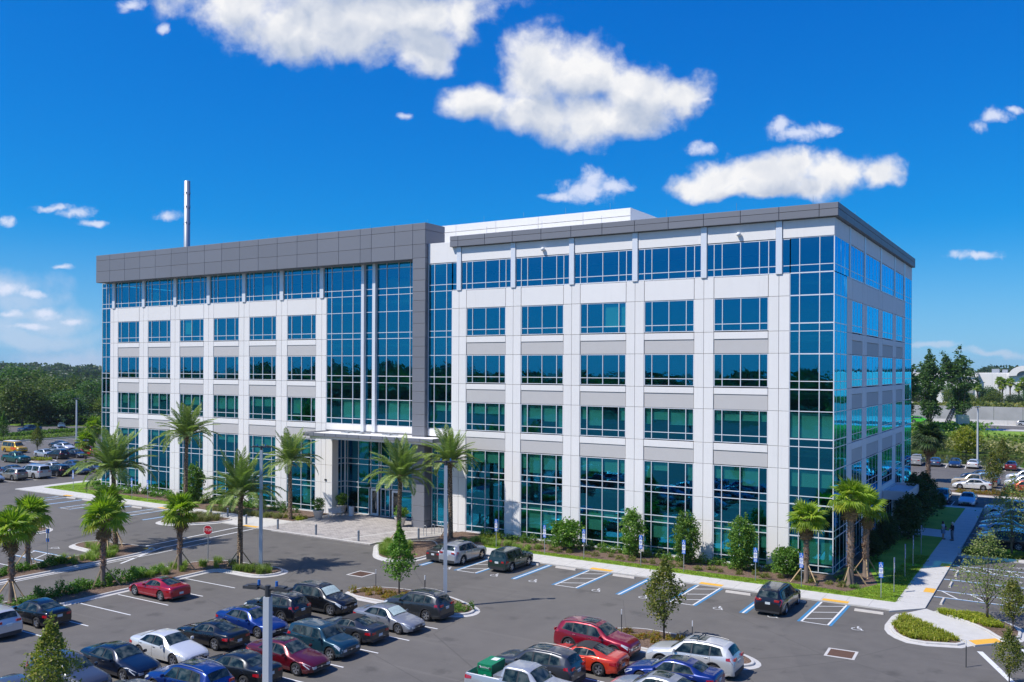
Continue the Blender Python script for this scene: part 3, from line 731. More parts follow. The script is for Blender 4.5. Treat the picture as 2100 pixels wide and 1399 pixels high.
# ------------------------------------------------------------------ ground, kerbs, beds, markings
def struct(name, mb, mats, **k):
    o = mb.build(name, mats, **k); o['kind'] = 'structure'; return o
mb = MB(); mb.face([(-4000, -4000, -0.25), (4000, -4000, -0.25), (4000, 4000, -0.25), (-4000, 4000, -0.25)]); struct('ground', mb, 'far_ground')
mb = MB()
mb.prism([(-150, -190), (120, -190), (120, 97.5), (-60, 97.5), (-60, 60), (-135, 60), (-139, 30), (-138, -60), (-150, -60)], -0.2, 0.0); struct('parking_lot', mb, 'asphalt')
def smooth_poly(poly, it=2, f=0.2):
    for _ in range(it):
        o = []
        for i in range(len(poly)):
            a, b = poly[i], poly[(i + 1) % len(poly)]
            L = math.hypot(b[0] - a[0], b[1] - a[1]); k = min(0.25, 0.6 / max(L, 0.01))
            o.append((a[0] + (b[0] - a[0]) * k, a[1] + (b[1] - a[1]) * k)); o.append((b[0] + (a[0] - b[0]) * k, b[1] + (a[1] - b[1]) * k))
        poly = o
    return poly
def area(p): return sum(p[i][0] * p[(i + 1) % len(p)][1] - p[(i + 1) % len(p)][0] * p[i][1] for i in range(len(p))) / 2
def inset(poly, d):
    if area(poly) < 0: poly = poly[::-1]
    n = len(poly); out = []
    for i in range(n):
        p0, p1, p2 = Vector(poly[i - 1]), Vector(poly[i]), Vector(poly[(i + 1) % n])
        a = (p1 - p0).normalized(); b = (p2 - p1).normalized()
        na, nb = Vector((-a.y, a.x)), Vector((-b.y, b.x))
        m = (na + nb); m = m.normalized() if m.length > 1e-6 else na
        k = d / max(0.4, m.dot(na)); out.append((p1.x + m.x * k, p1.y + m.y * k))
    return out
def ring(mb, outer, inner, z0, z1, zi=None):
    n = len(outer); zi = z1 if zi is None else zi
    for i in range(n):
        j = (i + 1) % n
        a, b, c, d = outer[i], outer[j], inner[j], inner[i]
        mb.face([(*a, z1), (*b, z1), (*c, zi), (*d, zi)])
        mb.face([(*a, z0), (*b, z0), (*b, z1), (*a, z1)])
def bed(poly, fill='mulch', name='planting_bed', kerb=True, rounds=2, gutter=0.34, h=0.14):
    if area(poly) < 0: poly = poly[::-1]
    poly = smooth_poly(poly, rounds) if rounds else poly
    if kerb:
        g = MB(); o = inset(poly, -gutter)
        ring(g, o, poly, 0.0, 0.006, 0.03)
        i1 = inset(poly, 0.04); i2 = inset(poly, 0.17)
        ring(g, poly, i1, 0.0, h - 0.02, h); ring(g, i1, i2, h, h)
        struct('kerb', g, 'kerb_concrete'); inner = i2; zf = h - 0.02
    else: inner = poly; zf = h - 0.02
    f = MB(); f.prism(inner, 0.0, zf); o = struct(name, f, fill)
    return inner
# pavements
sw = 0.10
def walk(poly, z=sw, name='pavement', m='concrete', joints=None):
    mb = MB(); mb.prism(poly, 0.0, z); return struct(name, mb, m)
walk([(6.2, -7.75), (39.9, -7.75), (39.9, -5.62), (6.2, -5.0)])
walk([(39.9, -8.2), (41.8, -6.2), (41.8, 31.0), (41.6, 44.6), (36.0, 44.6), (36, 43.4), (39.9, 43.4), (39.9, -5.62), (39.9, -7.75)], 0.104)
walk([(35.0, 22.6), (39.9, 22.2), (39.9, 26.6), (35.0, 27.6)], 0.100)
walk([(40.8, -8.4), (41.9, -6.3), (43.6, -7.9), (45.3, -9.5), (46.6, -12.0), (45.3, -13.4), (44.2, -12.2)], 0.108)
walk([(-64.6, -6.2), (-23.0, -6.5), (-23.0, -8.8), (-17.4, -9.25), (-17.4, -4.5), (-45, -4.1), (-62.9, -3.4), (-63.6, 2.4), (-63.2, 40), (-64.9, 40), (-65.2, 2.4)])
walk([(-17.4, -9.3), (-2.9, -9.45), (-2.9, -8.4), (0.3, -2.1), (-0.85, 3.4), (-17.1, 3.4), (-17.4, 0.6)], 0.094, 'paved_plaza', 'paver_blocks')
mb = MB()
for a, b in (((-17.4, -9.1), (-2.9, -9.25)), ((-6.5, -9.0), (-4.8, -3.0)), ((-3.2, -8.6), (-0.5, -1.8)), ((-17.2, -9.0), (-17.2, -4.6)), ((-4.8, -3.0), (-0.6, -1.6))):
    a, b = Vector(a), Vector(b); t = (b - a).normalized() * 0.0; n = Vector((-(b - a).y, (b - a).x)).normalized() * 0.13
    mb.prism([tuple(a + n), tuple(a - n), tuple(b - n), tuple(b + n)][::-1] if False else [tuple(a - n), tuple(b - n), tuple(b + n), tuple(a + n)], 0.0, 0.1 + 0.002)
struct('paving_band', mb, 'concrete')
# control joints in the concrete, cut as thin dark strips
mb = MB()
for i in range(23): mb.box(6.6 + 1.52 * i, -7.74, 0.1, 6.62 + 1.52 * i, -5.3, 0.1035)
for i in range(28): mb.box(39.95, -5.2 + 1.75 * i, 0.104, 41.75, -5.18 + 1.75 * i, 0.1075)
for i in range(27): mb.box(-63 + 1.7 * i, -6.0, 0.1, -62.98 + 1.7 * i, -4.5, 0.1035)
o = struct('pavement_joint', mb, 'joint_dark')
# lawns and beds round the building
bed([(6.2, -5.0), (39.9, -5.62), (39.9, 22.2), (36.2, 22.5), (35.4, 8), (38.0, -1), (36.5, -4.6), (33.0, -4.0), (6.0, -4.25)], 'lawn', 'lawn', kerb=False, rounds=0, h=0.15)
bed([(35.2, 27.6), (39.9, 26.6), (39.9, 43.4), (35.2, 43.4)], 'lawn', 'lawn', kerb=False, rounds=0, h=0.15)
bed([(3.2, -7.2), (6.2, -7.4), (6.2, -4.25), (33.0, -4.0), (36.5, -4.6), (38.0, -1), (35.4, 8), (36.2, 22.5), (34.75, 22.5), (34.75, 0.0), (0.5, 0.02), (-0.3, -1.8), (1.0, -5.0)], 'mulch', kerb=False, rounds=0, h=0.16)
bed([(-62.9, -3.4), (-45, -4.1), (-33, -4.35), (-33, -3.2), (-57.5, -1.5), (-61, 3), (-61, 30), (-63.1, 30), (-63.4, 2.4)], 'lawn', 'lawn', kerb=False, rounds=0, h=0.15)
bed([(-57.5, -1.5), (-33, -3.2), (-33, -4.35), (-17.4, -4.5), (-17.6, 0.95), (-57.4, 0.95), (-57.5, 30), (-61, 30), (-61, 3)], 'mulch', kerb=False, rounds=0, h=0.16)
# kerbed islands
B_T = bed([(-2.7, -8.6), (1.0, -13.2), (2.9, -13.7), (4.4, -12.8), (4.4, -7.9), (3.2, -7.2), (0.8, -4.8)])
B_C = bed([(-28.6, -6.7), (-28.9, -11.4), (-28.0, -12.5), (-25.9, -12.5), (-23.2, -9.2), (-23.2, -6.7)])
B_M2 = bed([(-10.1, -62), (-10.1, -23.0), (-8.6, -21.0), (-3.1, -20.5), (-1.5, -20.9), (-1.1, -22.1), (-1.9, -23.5), (-6.4, -23.4), (-6.8, -62)])
B_M1 = bed([(-19.9, -62), (-19.9, -24.6), (-24.2, -24.2), (-25.0, -22.9), (-24.4, -21.5), (-17.5, -20.7), (-16.4, -22.6), (-16.2, -31), (-16.9, -62)])
B_L2 = bed([(-33.0, -23.0), (-32.6, -21.2), (-34.2, -20.0), (-52, -19.9), (-52, -23.1)])
B_B = bed([(6.9, -23.1), (7.9, -24.1), (16.6, -24.3), (17.5, -23.3), (16.9, -22.0), (13.3, -20.4), (9.0, -20.7), (7.2, -21.6)])
B_M = bed([(25.9, -23.2), (27.0, -24.1), (34.9, -24.4), (35.8, -23.4), (35.0, -22.3), (31.5, -20.7), (28.0, -20.4), (26.2, -21.6)])
B_IL = bed([(40.55, -8.6), (40.5, -12.0), (41.1, -13.6), (42.3, -14.6), (45.0, -13.6), (44.1, -12.2), (40.95, -8.5)], rounds=1)
B_IR = bed([(42.2, -6.2), (45.2, -6.0), (47.0, -7.4), (47.6, -9.7), (47.0, -11.4), (46.4, -11.2), (45.4, -9.3), (43.8, -7.7)], rounds=1)
B_U = bed([(41.8, 14.2), (48.5, 14.5), (48.5, 17.6), (41.8, 17.9)], rounds=1)
B_N = bed([(36.3, 59.5), (36.6, 57.6), (40, 56.2), (60, 57.4), (60, 61.4), (41, 62.0), (37.4, 61.2)])
B_W = bed([(-96.5, 14.2), (-94.3, 14.0), (-93.6, 15.6), (-94.3, 17.6), (-98.5, 17.8), (-98.8, 14.6)], rounds=1)
B_K = bed([(-88.0, -3.2), (-88.0, -6.0), (-77.5, -6.2), (-77.3, -3.4)], rounds=1)
# far kerb by the pond, far left lot
mb = MB(); mb.box(24, 96.6, 0, 75, 96.85, 0.14); mb.box(-139, 20, 0, -138.6, 60, 0.14); mb.box(-64.9, 44.7, 0, 41.6, 44.95, 0.13) ; struct('kerb', mb, 'kerb_concrete')
# painted markings, 4 mm above the asphalt
mw, mbl, my = MB(), MB(), MB()
def strip(mb, p, q, w, z=0.006):
    p, q = Vector(p), Vector(q); n = Vector((-(q - p).y, (q - p).x)).normalized() * w / 2
    mb.face([(*(p - n), z), (*(q - n), z), (*(q + n), z), (*(p + n), z)])
def blue_pair(x, y0, y1):
    strip(mbl, (x - 0.16, y0), (x - 0.16, y1), 0.17); strip(mbl, (x + 0.16, y0), (x + 0.16, y1), 0.17); strip(mw, (x, y0), (x, y1), 0.13)
def aisle(x0, x1, y0, y1):
    strip(mbl, (x0 - 0.17, y0 - .1), (x0 - 0.17, y1), 0.17); strip(mbl, (x1 + 0.17, y0 - .1), (x1 + 0.17, y1), 0.17)
    strip(mw, (x0, y0), (x0, y1), 0.12); strip(mw, (x1, y0), (x1, y1), 0.12); strip(mw, (x0 + .07, y0), (x1 - .07, y0), 0.10)
    for k in range(3):
        yy = y0 + 0.8 + k * 1.75; strip(mw, (x0 + .07, yy), (x1 - .07, yy + 0.85), 0.10)
for x in (5.85, 14.5, 23.1, 31.9): blue_pair(x, -13.5, -7.85)
for a, b in ((9.3, 11.0), (18.0, 19.7), (26.9, 28.5), (35.6, 37.2)):
    aisle(a, b, -13.4, -7.85); my.face([(a - .05, -7.74, 0.106), (b + .05, -7.74, 0.106), (b + .05, -7.15, 0.106), (a - .05, -7.15, 0.106)])
for x in (-49.3, -40.4, -31.1): blue_pair(x, -12.0, -6.7)
for a, b in ((-54.2, -52.6), (-45.6, -43.9), (-36.4, -34.7)): aisle(a, b, -11.9, -6.7)
for a in (-54.1, -45.5, -36.3): my.face([(a, -6.4, 0.106), (a + 1.5, -6.4, 0.106), (a + 1.5, -5.8, 0.106), (a, -5.8, 0.106)])
def hblue(y, x0, x1): strip(mbl, (x0, y), (x1, y), 0.34); strip(mw, (x0, y), (x1, y), 0.13, 0.0105)
def haisle(y0, y1, x0, x1):
    for y, s in ((y0, -1), (y1, 1)): strip(mbl, (x0, y + .12 * s), (x1, y + .12 * s), 0.13); strip(mw, (x0, y), (x1, y), 0.12, 0.0105)
    strip(mw, (x1, y0), (x1, y1), 0.12, 0.0105)
    for k in range(3): strip(mw, (x0 + 0.3 + 1.8 * k, y1), (x0 + 1.5 + 1.8 * k, y0), 0.12, 0.014)
hblue(4.1, 41.85, 47.3); haisle(-2.0, -0.1, 41.85, 47.3); haisle(8.0, 9.8, 41.85, 47.3); strip(mw, (41.9, 13.8), (47.2, 13.8), 0.1)
for a in (-1.45, 8.4): my.face([(41.1, a, 0.110), (41.78, a, 0.110), (41.78, a + 1.4, 0.110), (41.1, a + 1.4, 0.110)])
my.face([(45.35, -13.3, 0.114), (46.6, -11.9, 0.114), (46.2, -11.3, 0.114), (44.9, -12.6, 0.114)])
my.face([(-19.6, -9.15, 0.106), (-17.6, -9.2, 0.106), (-17.6, -8.6, 0.106), (-19.6, -8.6, 0.106)])
my.face([(-19.9, -28.6, 0.128), (-19.2, -28.6, 0.128), (-19.2, -27.0, 0.128), (-19.9, -27.0, 0.128)])
my.face([(-17.9, -21.6, 0.128), (-16.9, -21.8, 0.128), (-16.9, -21.2, 0.128), (-17.9, -21.0, 0.128)])
haisle(-28.7, -26.9, -25.3, -20.2); strip(mw, (-25.3, -31.2), (-20.1, -31.2), 0.12)
strip(mw, (-19.7, -9.3), (-19.1, -20.4), 0.2); strip(mw, (-17.7, -9.4), (-17.3, -20.2), 0.2)
strip(mw, (-15.6, -21.8), (-15.55, -62), 0.12); strip(mw, (-15.9, -16), (-15.6, -21.8), 0.12)
strip(mw, (-17.3, -20.2), (-14.6, -26), 0.2); strip(mw, (45.6, -14.2), (47.5, -19.2), 0.3); strip(mw, (47.6, -12.4), (49.5, -18.0), 0.3)
for y in (-27.0, -29.75, -32.5, -35.3, -38.1, -40.9, -43.7, -46.5): strip(mw, (12.0, y), (17.45, y), 0.11); strip(mw, (6.2, y + .0), (11.9, y), 0.11)
for y in (-26.6, -29.4, -32.2, -35.0, -37.9, -40.6, -43.4): strip(mw, (-6.0, y), (-0.7, y), 0.11)
for y in (-27.0, -30.0, -32.7, -35.5, -38.3, -41.0): strip(mw, (24.6, y), (30.0, y), 0.11); strip(mw, (30.2, y), (35.6, y), 0.11)
for i in range(9): strip(mw, (41.9, 18.5 + 2.75 * i), (47.3, 18.5 + 2.75 * i), 0.11)
for x in (32.6, 35.4, 38.2): strip(mw, (x, 45.1), (x, 49.9), 0.11)
for i in range(14): strip(mw, (21.5 + 2.85 * i, 90.8), (21.2 + 2.85 * i, 96.3), 0.11)
for i in range(9): strip(mw, (36.2, 62.3 + 2.8 * i), (41.4, 62.3 + 2.8 * i), 0.11); strip(mw, (41.8, 62.3 + 2.8 * i), (47.2, 62.3 + 2.8 * i), 0.11)
for i in range(10): strip(mw, (-77.2, -2.0 + 2.9 * i), (-71.9, -2.0 + 2.9 * i), 0.11); strip(mw, (-83, -2.0 + 2.9 * i), (-77.5, -2.0 + 2.9 * i), 0.11)
for i in range(9): strip(mw, (-100.4, 12.0 + 2.9 * i), (-94.6, 12.0 + 2.9 * i), 0.11); strip(mw, (-137, 22.0 + 3 * i), (-131.6, 22.0 + 3 * i), 0.11)
def symbol(mb, c, ang, s=1.0, z=0.008, put=None):
    "wheelchair user: head, back, seat, leg and wheel arc as flat strokes"
    ca, sa = math.cos(ang), math.sin(ang)
    def P(x, y):
        q = (c[0] + s * (x * ca - y * sa), c[1] + s * (x * sa + y * ca)); return put(q, z) if put else (*q, z)
    def stroke(pts, w):
        for a, b in zip(pts[:-1], pts[1:]):
            d = Vector((b[0] - a[0], b[1] - a[1])); 
            if d.length < 1e-6: continue
            n = Vector((-d.y, d.x)).normalized() * w / 2; e = d.normalized() * w * 0.15
            mb.face([P(a[0] - n.x - e.x, a[1] - n.y - e.y), P(b[0] - n.x + e.x, b[1] - n.y + e.y), P(b[0] + n.x + e.x, b[1] + n.y + e.y), P(a[0] + n.x - e.x, a[1] + n.y - e.y)])
    mb.face([P(-0.05 + 0.09 * math.cos(t), 0.50 + 0.09 * math.sin(t)) for t in [k * math.pi / 4 for k in range(8)]])
    stroke([(-0.05, 0.38), (0.0, 0.0), (0.24, 0.0), (0.36, -0.38), (0.46, -0.36)], 0.10)
    stroke([(-0.02, 0.20), (0.2, 0.20)], 0.08)
    stroke([(-0.06 + 0.32 * math.cos(t), -0.16 + 0.32 * math.sin(t)) for t in [R(a) for a in range(120, 345, 20)]], 0.09)
for x in (8.3, 12.7, 16.1, 21.3, 24.9, 30.2, 33.8, 38.9, -47.4, -32.9, -38.4): symbol(mw, (x, -13.15), 0.0, 0.82)
for y in (-4.1, 1.7, 5.8, 11.5): symbol(mw, (46.55, y), R(90), 0.85)
symbol(mw, (-24.8, -25.2), R(-90), 0.9)
struct('white_marking', mw, 'paint_white'); struct('blue_marking', mbl, 'paint_blue'); struct('tactile_paving', my, 'tactile_yellow')
# pond, bank, highway and its walls, mall beyond
mb = MB(); mb.face([(8, 97.4, -0.12), (140, 97.4, -0.12), (150, 121, -0.12), (8, 121, -0.12)]); struct('pond_water', mb, 'pond_water')
mb = MB(); mb.prism([(2, 120), (30, 119.6), (45, 119), (160, 120), (160, 206), (2, 196)], -0.22, 0.05); struct('bank', mb, 'leaf_meadow')
mb = MB(); mb.prism([(10, 172), (160, 176), (160, 205.8), (10, 196.6)], -0.1, 0.09); struct('grass_strip', mb, 'lawn')
mb = MB(); mb.prism([(-40, 198), (200, 212), (200, 236.5), (-40, 228)], -0.2, 0.06); struct('road', mb, 'concrete')
mb = MB(); mb.prism([(-40, 203), (200, 217), (200, 231), (-40, 223)], 0.0, 0.075); struct('road', mb, 'asphalt')
hw = empty('highway_wall', (0, 0, 0), label='long pale concrete highway wall beyond the pond', cat='wall')
ang = math.atan2(8.5, 240)
for i in range(34):
    x = -45 + 7.6 * i; y = 233 + (x + 40) * 0.035
    mb = MB(); mb.box(x + 0.05, y, 0, x + 7.55, y + 0.6, 5.1, rz=0.035); mb.build('wall_panel', 'lane_wall', hw)
bw = empty('crash_barrier', (0, 0, 0), label='low concrete barrier between the highway lanes and the tall wall', cat='barrier')
for i in range(26):
    x = -45 + 10 * i; y = 227.5 + (x + 40) * 0.035
    mb = MB(); mb.prism([(x + .03, y), (x + 9.97, y + .35), (x + 9.97, y + .95), (x + .03, y + .6)], 0, 1.35); mb.build('barrier_segment', 'kerb_concrete', bw)
ml = empty('shopping_mall', (0, 0, 0), label='large white flat roofed mall with an arched gable behind the highway', cat='mall')
mb = MB(); mb.box(14, 410, 0, 150, 470, 15.1); mb.box(-60, 407, 0, 13.6, 470, 14.9); mb.box(-62, 406.4, 13.0, 13.8, 407, 13.4); mb.build('wall', 'mall_white', ml)
for i in range(9):
    mb = MB(); mb.box(-58 + 8 * i, 406.3, 5.5, -52 + 8 * i, 406.9, 9.0); mb.build('window', 'mall_grey', ml)
for i in range(24):
    mb = MB(); mb.box(14.05 + 5.6 * i, 409.6, 0.1, 19.6 + 5.6 * i, 409.98, 14.9); mb.build('wall_panel', 'mall_white', ml)
mb = MB(); mb.prism([(13.6, 407), (14.1, 407), (14.1, 410), (13.6, 410)], 0, 14.9); mb.build('return_wall', 'mall_grey', ml)
a = MB()
pts = [(33 + 6.6 * math.cos(R(t)), 13.6 + 4.9 * math.sin(R(t))) for t in range(0, 181, 12)]; pin = [(33 + 3.2 * math.cos(R(t)), 13.9 + 2.2 * math.sin(R(t))) for t in range(0, 181, 12)]
for (p, q, r_, s_) in zip(pts[:-1], pts[1:], pin[1:], pin[:-1]):
    a.face([(p[0], 408, p[1]), (q[0], 408, q[1]), (r_[0], 408, r_[1]), (s_[0], 408, s_[1])]); a.face([(p[0], 408, p[1]), (p[0], 424, p[1]), (q[0], 424, q[1]), (q[0], 408, q[1])])
a.build('arched_gable', 'mall_white', ml)
mb = MB(); mb.face([(x, 409, z) for x, z in pin]); mb.build('arch_opening', 'mall_grey', ml)
for x, w_, h_ in ((18.5, 3.2, 1.9), (23, 2.2, 1.6), (9, 2, 1.2), (-20, 4, 1.5), (60, 5, 2), (80, 4, 1.6)):
    mb = MB(); mb.box(x, 425, 15, x + w_, 429, 15.1 + h_); mb.build('rooftop_unit', 'galvanised', ml)
for (x, y, w_, lab) in ((-1250, 820, 45, 'long low white roofed warehouse far behind the wood'), (-760, 455, 22, 'small white roofed building showing through the far trees')):
    h_ = empty('far_building', (x, y, 0), label=lab, cat='building')
    mb = MB(); mb.box(-w_, -8, 0, w_, 8, 9.0); mb.build('wall', 'mall_white', h_); mb = MB(); mb.box(-w_ - 1, -9, 9, w_ + 1, 9, 9.6); mb.build('roof', 'roof_white', h_)
# ------------------------------------------------------------------ street furniture
def pole_light(loc, label, h=9.2, rz=0.0, heads=(0.0, math.pi), w=0.26, hs=.78, kind='A', group='parking lot light poles'):
    t = empty('light_pole', loc, rz, label, 'light pole', group)
    mb = MB(); b = w / 2
    v = []
    mb.v = [(-b, -b, 0), (b, -b, 0), (b, b, 0), (-b, b, 0), (-b * .8, -b * .8, h), (b * .8, -b * .8, h), (b * .8, b * .8, h), (-b * .8, b * .8, h)]
    mb.f = [(3, 2, 1, 0), (4, 5, 6, 7), (0, 1, 5, 4), (1, 2, 6, 5), (2, 3, 7, 6), (3, 0, 4, 7)]; mb.m = [0] * 6
    mb.build('pole', 'pole_grey', t)
    mb = MB(); mb.box(-.3, -.3, 0, .3, .3, 0.16); mb.build('base', 'kerb_concrete', t)
    mb = MB(); mb.tube([(0, 0, h), (0, 0, h + 0.32)], 0.085, 10); mb.build('bracket', 'dark_metal', t)
    for i, a in enumerate(heads):
        mb = MB(); mb.tube([(0.05, 0, h + 0.22), (0.42, 0, h + 0.26)], [0.07, 0.05], 8); 
        mb.box(0.36, -0.19, h + 0.20, 1.02, 0.19, h + 0.28); mb.box(0.42, -0.15, h + 0.28, 0.8, 0.15, h + 0.32)
        o = mb.build('lamp_head', 'dark_metal', t, rot=(0, 0, a)); o.scale = (hs, hs, 1)
        mb = MB(); mb.lathe([(0.001, .15), (0.055, .14), (0.06, 0.0), (0.001, 0)], 10, 0, (0.40, 0, h + 0.31)); mb.build('photocell', 'sensor_blue', o)
    return t
pole_light((14.9, -22.7, 0.12), 'tall grey square light pole in the planted island behind the dark crossover', rz=R(35))
pole_light((-3.5, -21.6, 0.12), 'tall grey light pole in the island beside the date palm and stop sign', rz=R(35))
pole_light((30.42, -52.80, 0), 'nearest grey light pole with two blue sensors on its dark lamp heads', rz=R(14), w=0.235, hs=.72)
pole_light((36.4, 106.3, 0), 'pale light pole at the far side of the rear lot before the pond', rz=R(70))
pole_light((-116.0, 35.0, 0), 'light pole standing among dark cars in the far left lot', rz=R(20))
pole_light((-59.4, 6.5, 0), 'slim light pole right beside the left end of the office building', rz=R(10), w=0.2, h=7.6)
t = empty('street_lamp', (-201, 105.5, 0), 0, 'round headed street lamp rising out of the left wood', 'street lamp')
mb = MB(); mb.tube([(0, 0, 0), (0, 0, 8.3)], 0.13, 8); mb.build('pole', 'kerb_concrete', t)
mb = MB(); mb.lathe([(0.001, 0), (.55, .15), (.6, .55), (.35, .9), (0.001, 1.0)], 12, 0, (0, 0, 8.2)); mb.build('lamp_head', 'galvanised', t, smooth=True)
# tall mono pole behind the building
mp = empty('steel_monopole', (-114.9, 60, 0), 0, 'tall pale steel monopole rising behind the left roofline', 'mast')
mb = MB(); mb.lathe([(0.78, 0), (0.70, 30), (0.64, 56.6), (0.001, 56.8)], 18); mb.build('shaft', 'galvanised', mp, smooth=True)
for z in (47, 50.5, 53.5):
    for a in range(0, 360, 60):
        mb = MB(); mb.box(-.05, -.12, 0, .05, .12, .22); mb.build('step_port', 'dark_metal', mp, loc=(.67 * math.cos(R(a)), .67 * math.sin(R(a)), z + (a % 120) * .006), rot=(0, 0, R(a)))
# accessible parking signs
def text_mesh(s, size, m='sign_white', ext=0.002):
    cu = bpy.data.curves.new('lettering', 'FONT'); cu.body = s; cu.size = size; cu.align_x = 'CENTER'; cu.align_y = 'CENTER'; cu.extrude = ext; cu.resolution_u = 2
    cu.materials.append(MATS[m])
    o = bpy.data.objects.new('lettering', cu); me = bpy.data.meshes.new_from_object(o); bpy.data.objects.remove(o); return me
TX1 = text_mesh('PARKING BY\nDISABLED\nPERMIT\nONLY', 0.062, 'sign_blue')
SGN = {}
def sign_meshes():
    mb = MB(); mb.tube([(0, 0, 0), (0, 0, 2.5)], 0.035, 6); SGN['post'] = mb.mesh('post', 'galvanised')
    mb = MB(); mb.box(-.165, -.05, 2.12, .165, -.04, 2.48); SGN['top'] = mb.mesh('top', 'sign_blue')
    mb = MB(); mb.box(-.155, -.05, 1.72, .155, -.04, 2.10); SGN['mid'] = mb.mesh('mid', 'sign_white')
    mb = MB(); mb.box(-.165, -.05, 1.42, .165, -.04, 1.70); SGN['low'] = mb.mesh('low', 'sign_blue')
    mb = MB(); symbol(mb, (0, 2.29), 0, 0.30, 0, put=lambda q, z: (q[0], -.056, q[1])); SGN['sym'] = mb.mesh('sym', 'sign_white')
    mb = MB(); mb.box(-.13, -.054, 1.63, .13, -.051, 1.66); mb.box(-.11, -.054, 1.56, .11, -.051, 1.59); mb.box(-.13, -.054, 1.49, .13, -.051, 1.52); SGN['lines'] = mb.mesh('lines', 'sign_white')
sign_meshes()
def acc_sign(x, y, label, z=0.1, rz=0.0):
    t = empty('accessible_parking_sign', (x, y, z), rz, label, 'sign', 'blue accessible parking signs', (.84, .84, 1.0))
    link('post', SGN['post'], t); a = link('sign_panel', SGN['top'], t); link('emblem', SGN['sym'], a)
    b = link('sign_panel', SGN['mid'], t); tx = link('lettering', TX1, b, (0, -.056, 1.91), (R(90), 0, 0))
    c = link('sign_panel', SGN['low'], t); link('lettering', SGN['lines'], c)
for x, y, lab in ((7.3, -4.6, 'blue disabled parking sign behind the silver crossover by the front'), (12.3, -4.85, 'blue disabled parking sign ahead of the dark green boxy four wheel drive'),
                  (16.0, -4.85, 'blue disabled parking sign just left of the first column shaped hedge'), (21.0, -4.75, 'blue disabled parking sign in front of the second column shaped hedge'),
                  (24.6, -4.8, 'blue disabled parking sign between the second and third column hedges'), (30.15, -4.75, 'blue disabled parking sign right of the third column hedge'),
                  (33.5, -4.85, 'blue disabled parking sign in front of the left corner fan palm, beside the black minivan'), (38.9, -5.05, 'blue disabled parking sign alone on the lawn corner by the wide walkway'),
                  (-44.6, -3.6, 'blue disabled parking sign on the left lawn strip, left of the tall date palm'), (-41.4, -3.8, 'blue disabled parking sign on the left lawn strip, beside the clipped tree'), (-34.6, -3.9, 'blue disabled parking sign just left of the tall date palm trunk'),
                  (-57.5, -2.8, 'blue disabled parking sign near the far left end of the front lawn')):
    acc_sign(x, y, lab)
for x, y, lab in ((39.4, -2.9, 'slim edge-on metal sign post nearest the lawn corner'), (39.3, 2.8, 'slim edge-on sign post, second along the wide walkway'), (39.3, 7.0, 'slim edge-on sign post at the edge of the building shadow'), (39.2, 12.5, 'slim edge-on sign post, farthest of the row and fully shaded')):
    acc_sign(x, y, lab, rz=R(90))
acc_sign(-20.4, -28.6, 'grey backed sign seen from behind in the left median', 0.12, R(200))
# stop sign
t = empty('stop_sign', (-8.6, -22.4, 0.12), R(24), 'red octagonal STOP sign on a thin post at the road end', 'stop sign')
mb = MB(); mb.tube([(0, 0, 0), (0, 0, 2.9)], 0.035, 6); mb.build('post', 'galvanised', t)
def octa(r): return [(r * math.cos(R(22.5 + 45 * k)), 2.62 + r * math.sin(R(22.5 + 45 * k))) for k in range(8)]
def plate(poly, y0, y1, m, nm, par):
    mb = MB(); n = len(poly); mb.v = [(x, y0, z) for x, z in poly] + [(x, y1, z) for x, z in poly]
    mb.f = [tuple(range(n)), tuple(range(2 * n - 1, n - 1, -1))] + [(i, n + i, n + (i + 1) % n, (i + 1) % n) for i in range(n)]; mb.m = [0] * len(mb.f)
    return mb.build(nm, m, par)
wp_ = plate(octa(0.40), -.055, -.04, 'sign_white', 'sign_panel', t); plate(octa(0.365), -.06, -.056, 'sign_red', 'red_field', wp_)
link('lettering', text_mesh('STOP', 0.30), wp_, (0, -.064, 2.62), (R(90), 0, 0))
# bollards
for x, y, lab in ((-27.2, -6.55, 'short grey bollard behind the grassy island, first from the left'), (-24.8, -6.4, 'short grey bollard behind the right end of the grassy island'), (-19.9, -8.3, 'short grey bollard beside the yellow tactile strip'),
                  (-15.3, -8.5, 'short grey bollard on the left edge of the paved plaza'), (-10.1, -8.7, 'short grey bollard at the middle of the plaza kerb'), (-4.7, -8.9, 'short grey bollard at the right end of the plaza kerb'), (-0.9, -5.0, 'short grey bollard next to the bike hoops, behind the dark sedan')):
    t = empty('bollard', (x, y, 0.1), 0, lab, 'bollard', 'grey bollards along the plaza')
    mb = MB(); mb.lathe([(0.10, 0), (0.10, 0.90), (0.085, 0.96), (0.001, 0.98)], 14); mb.build('post', 'bollard_grey', t, smooth=True)
    mb = MB(); mb.lathe([(0.104, 0.80), (0.104, 0.84)], 14); mb.build('band', 'dark_metal', t)
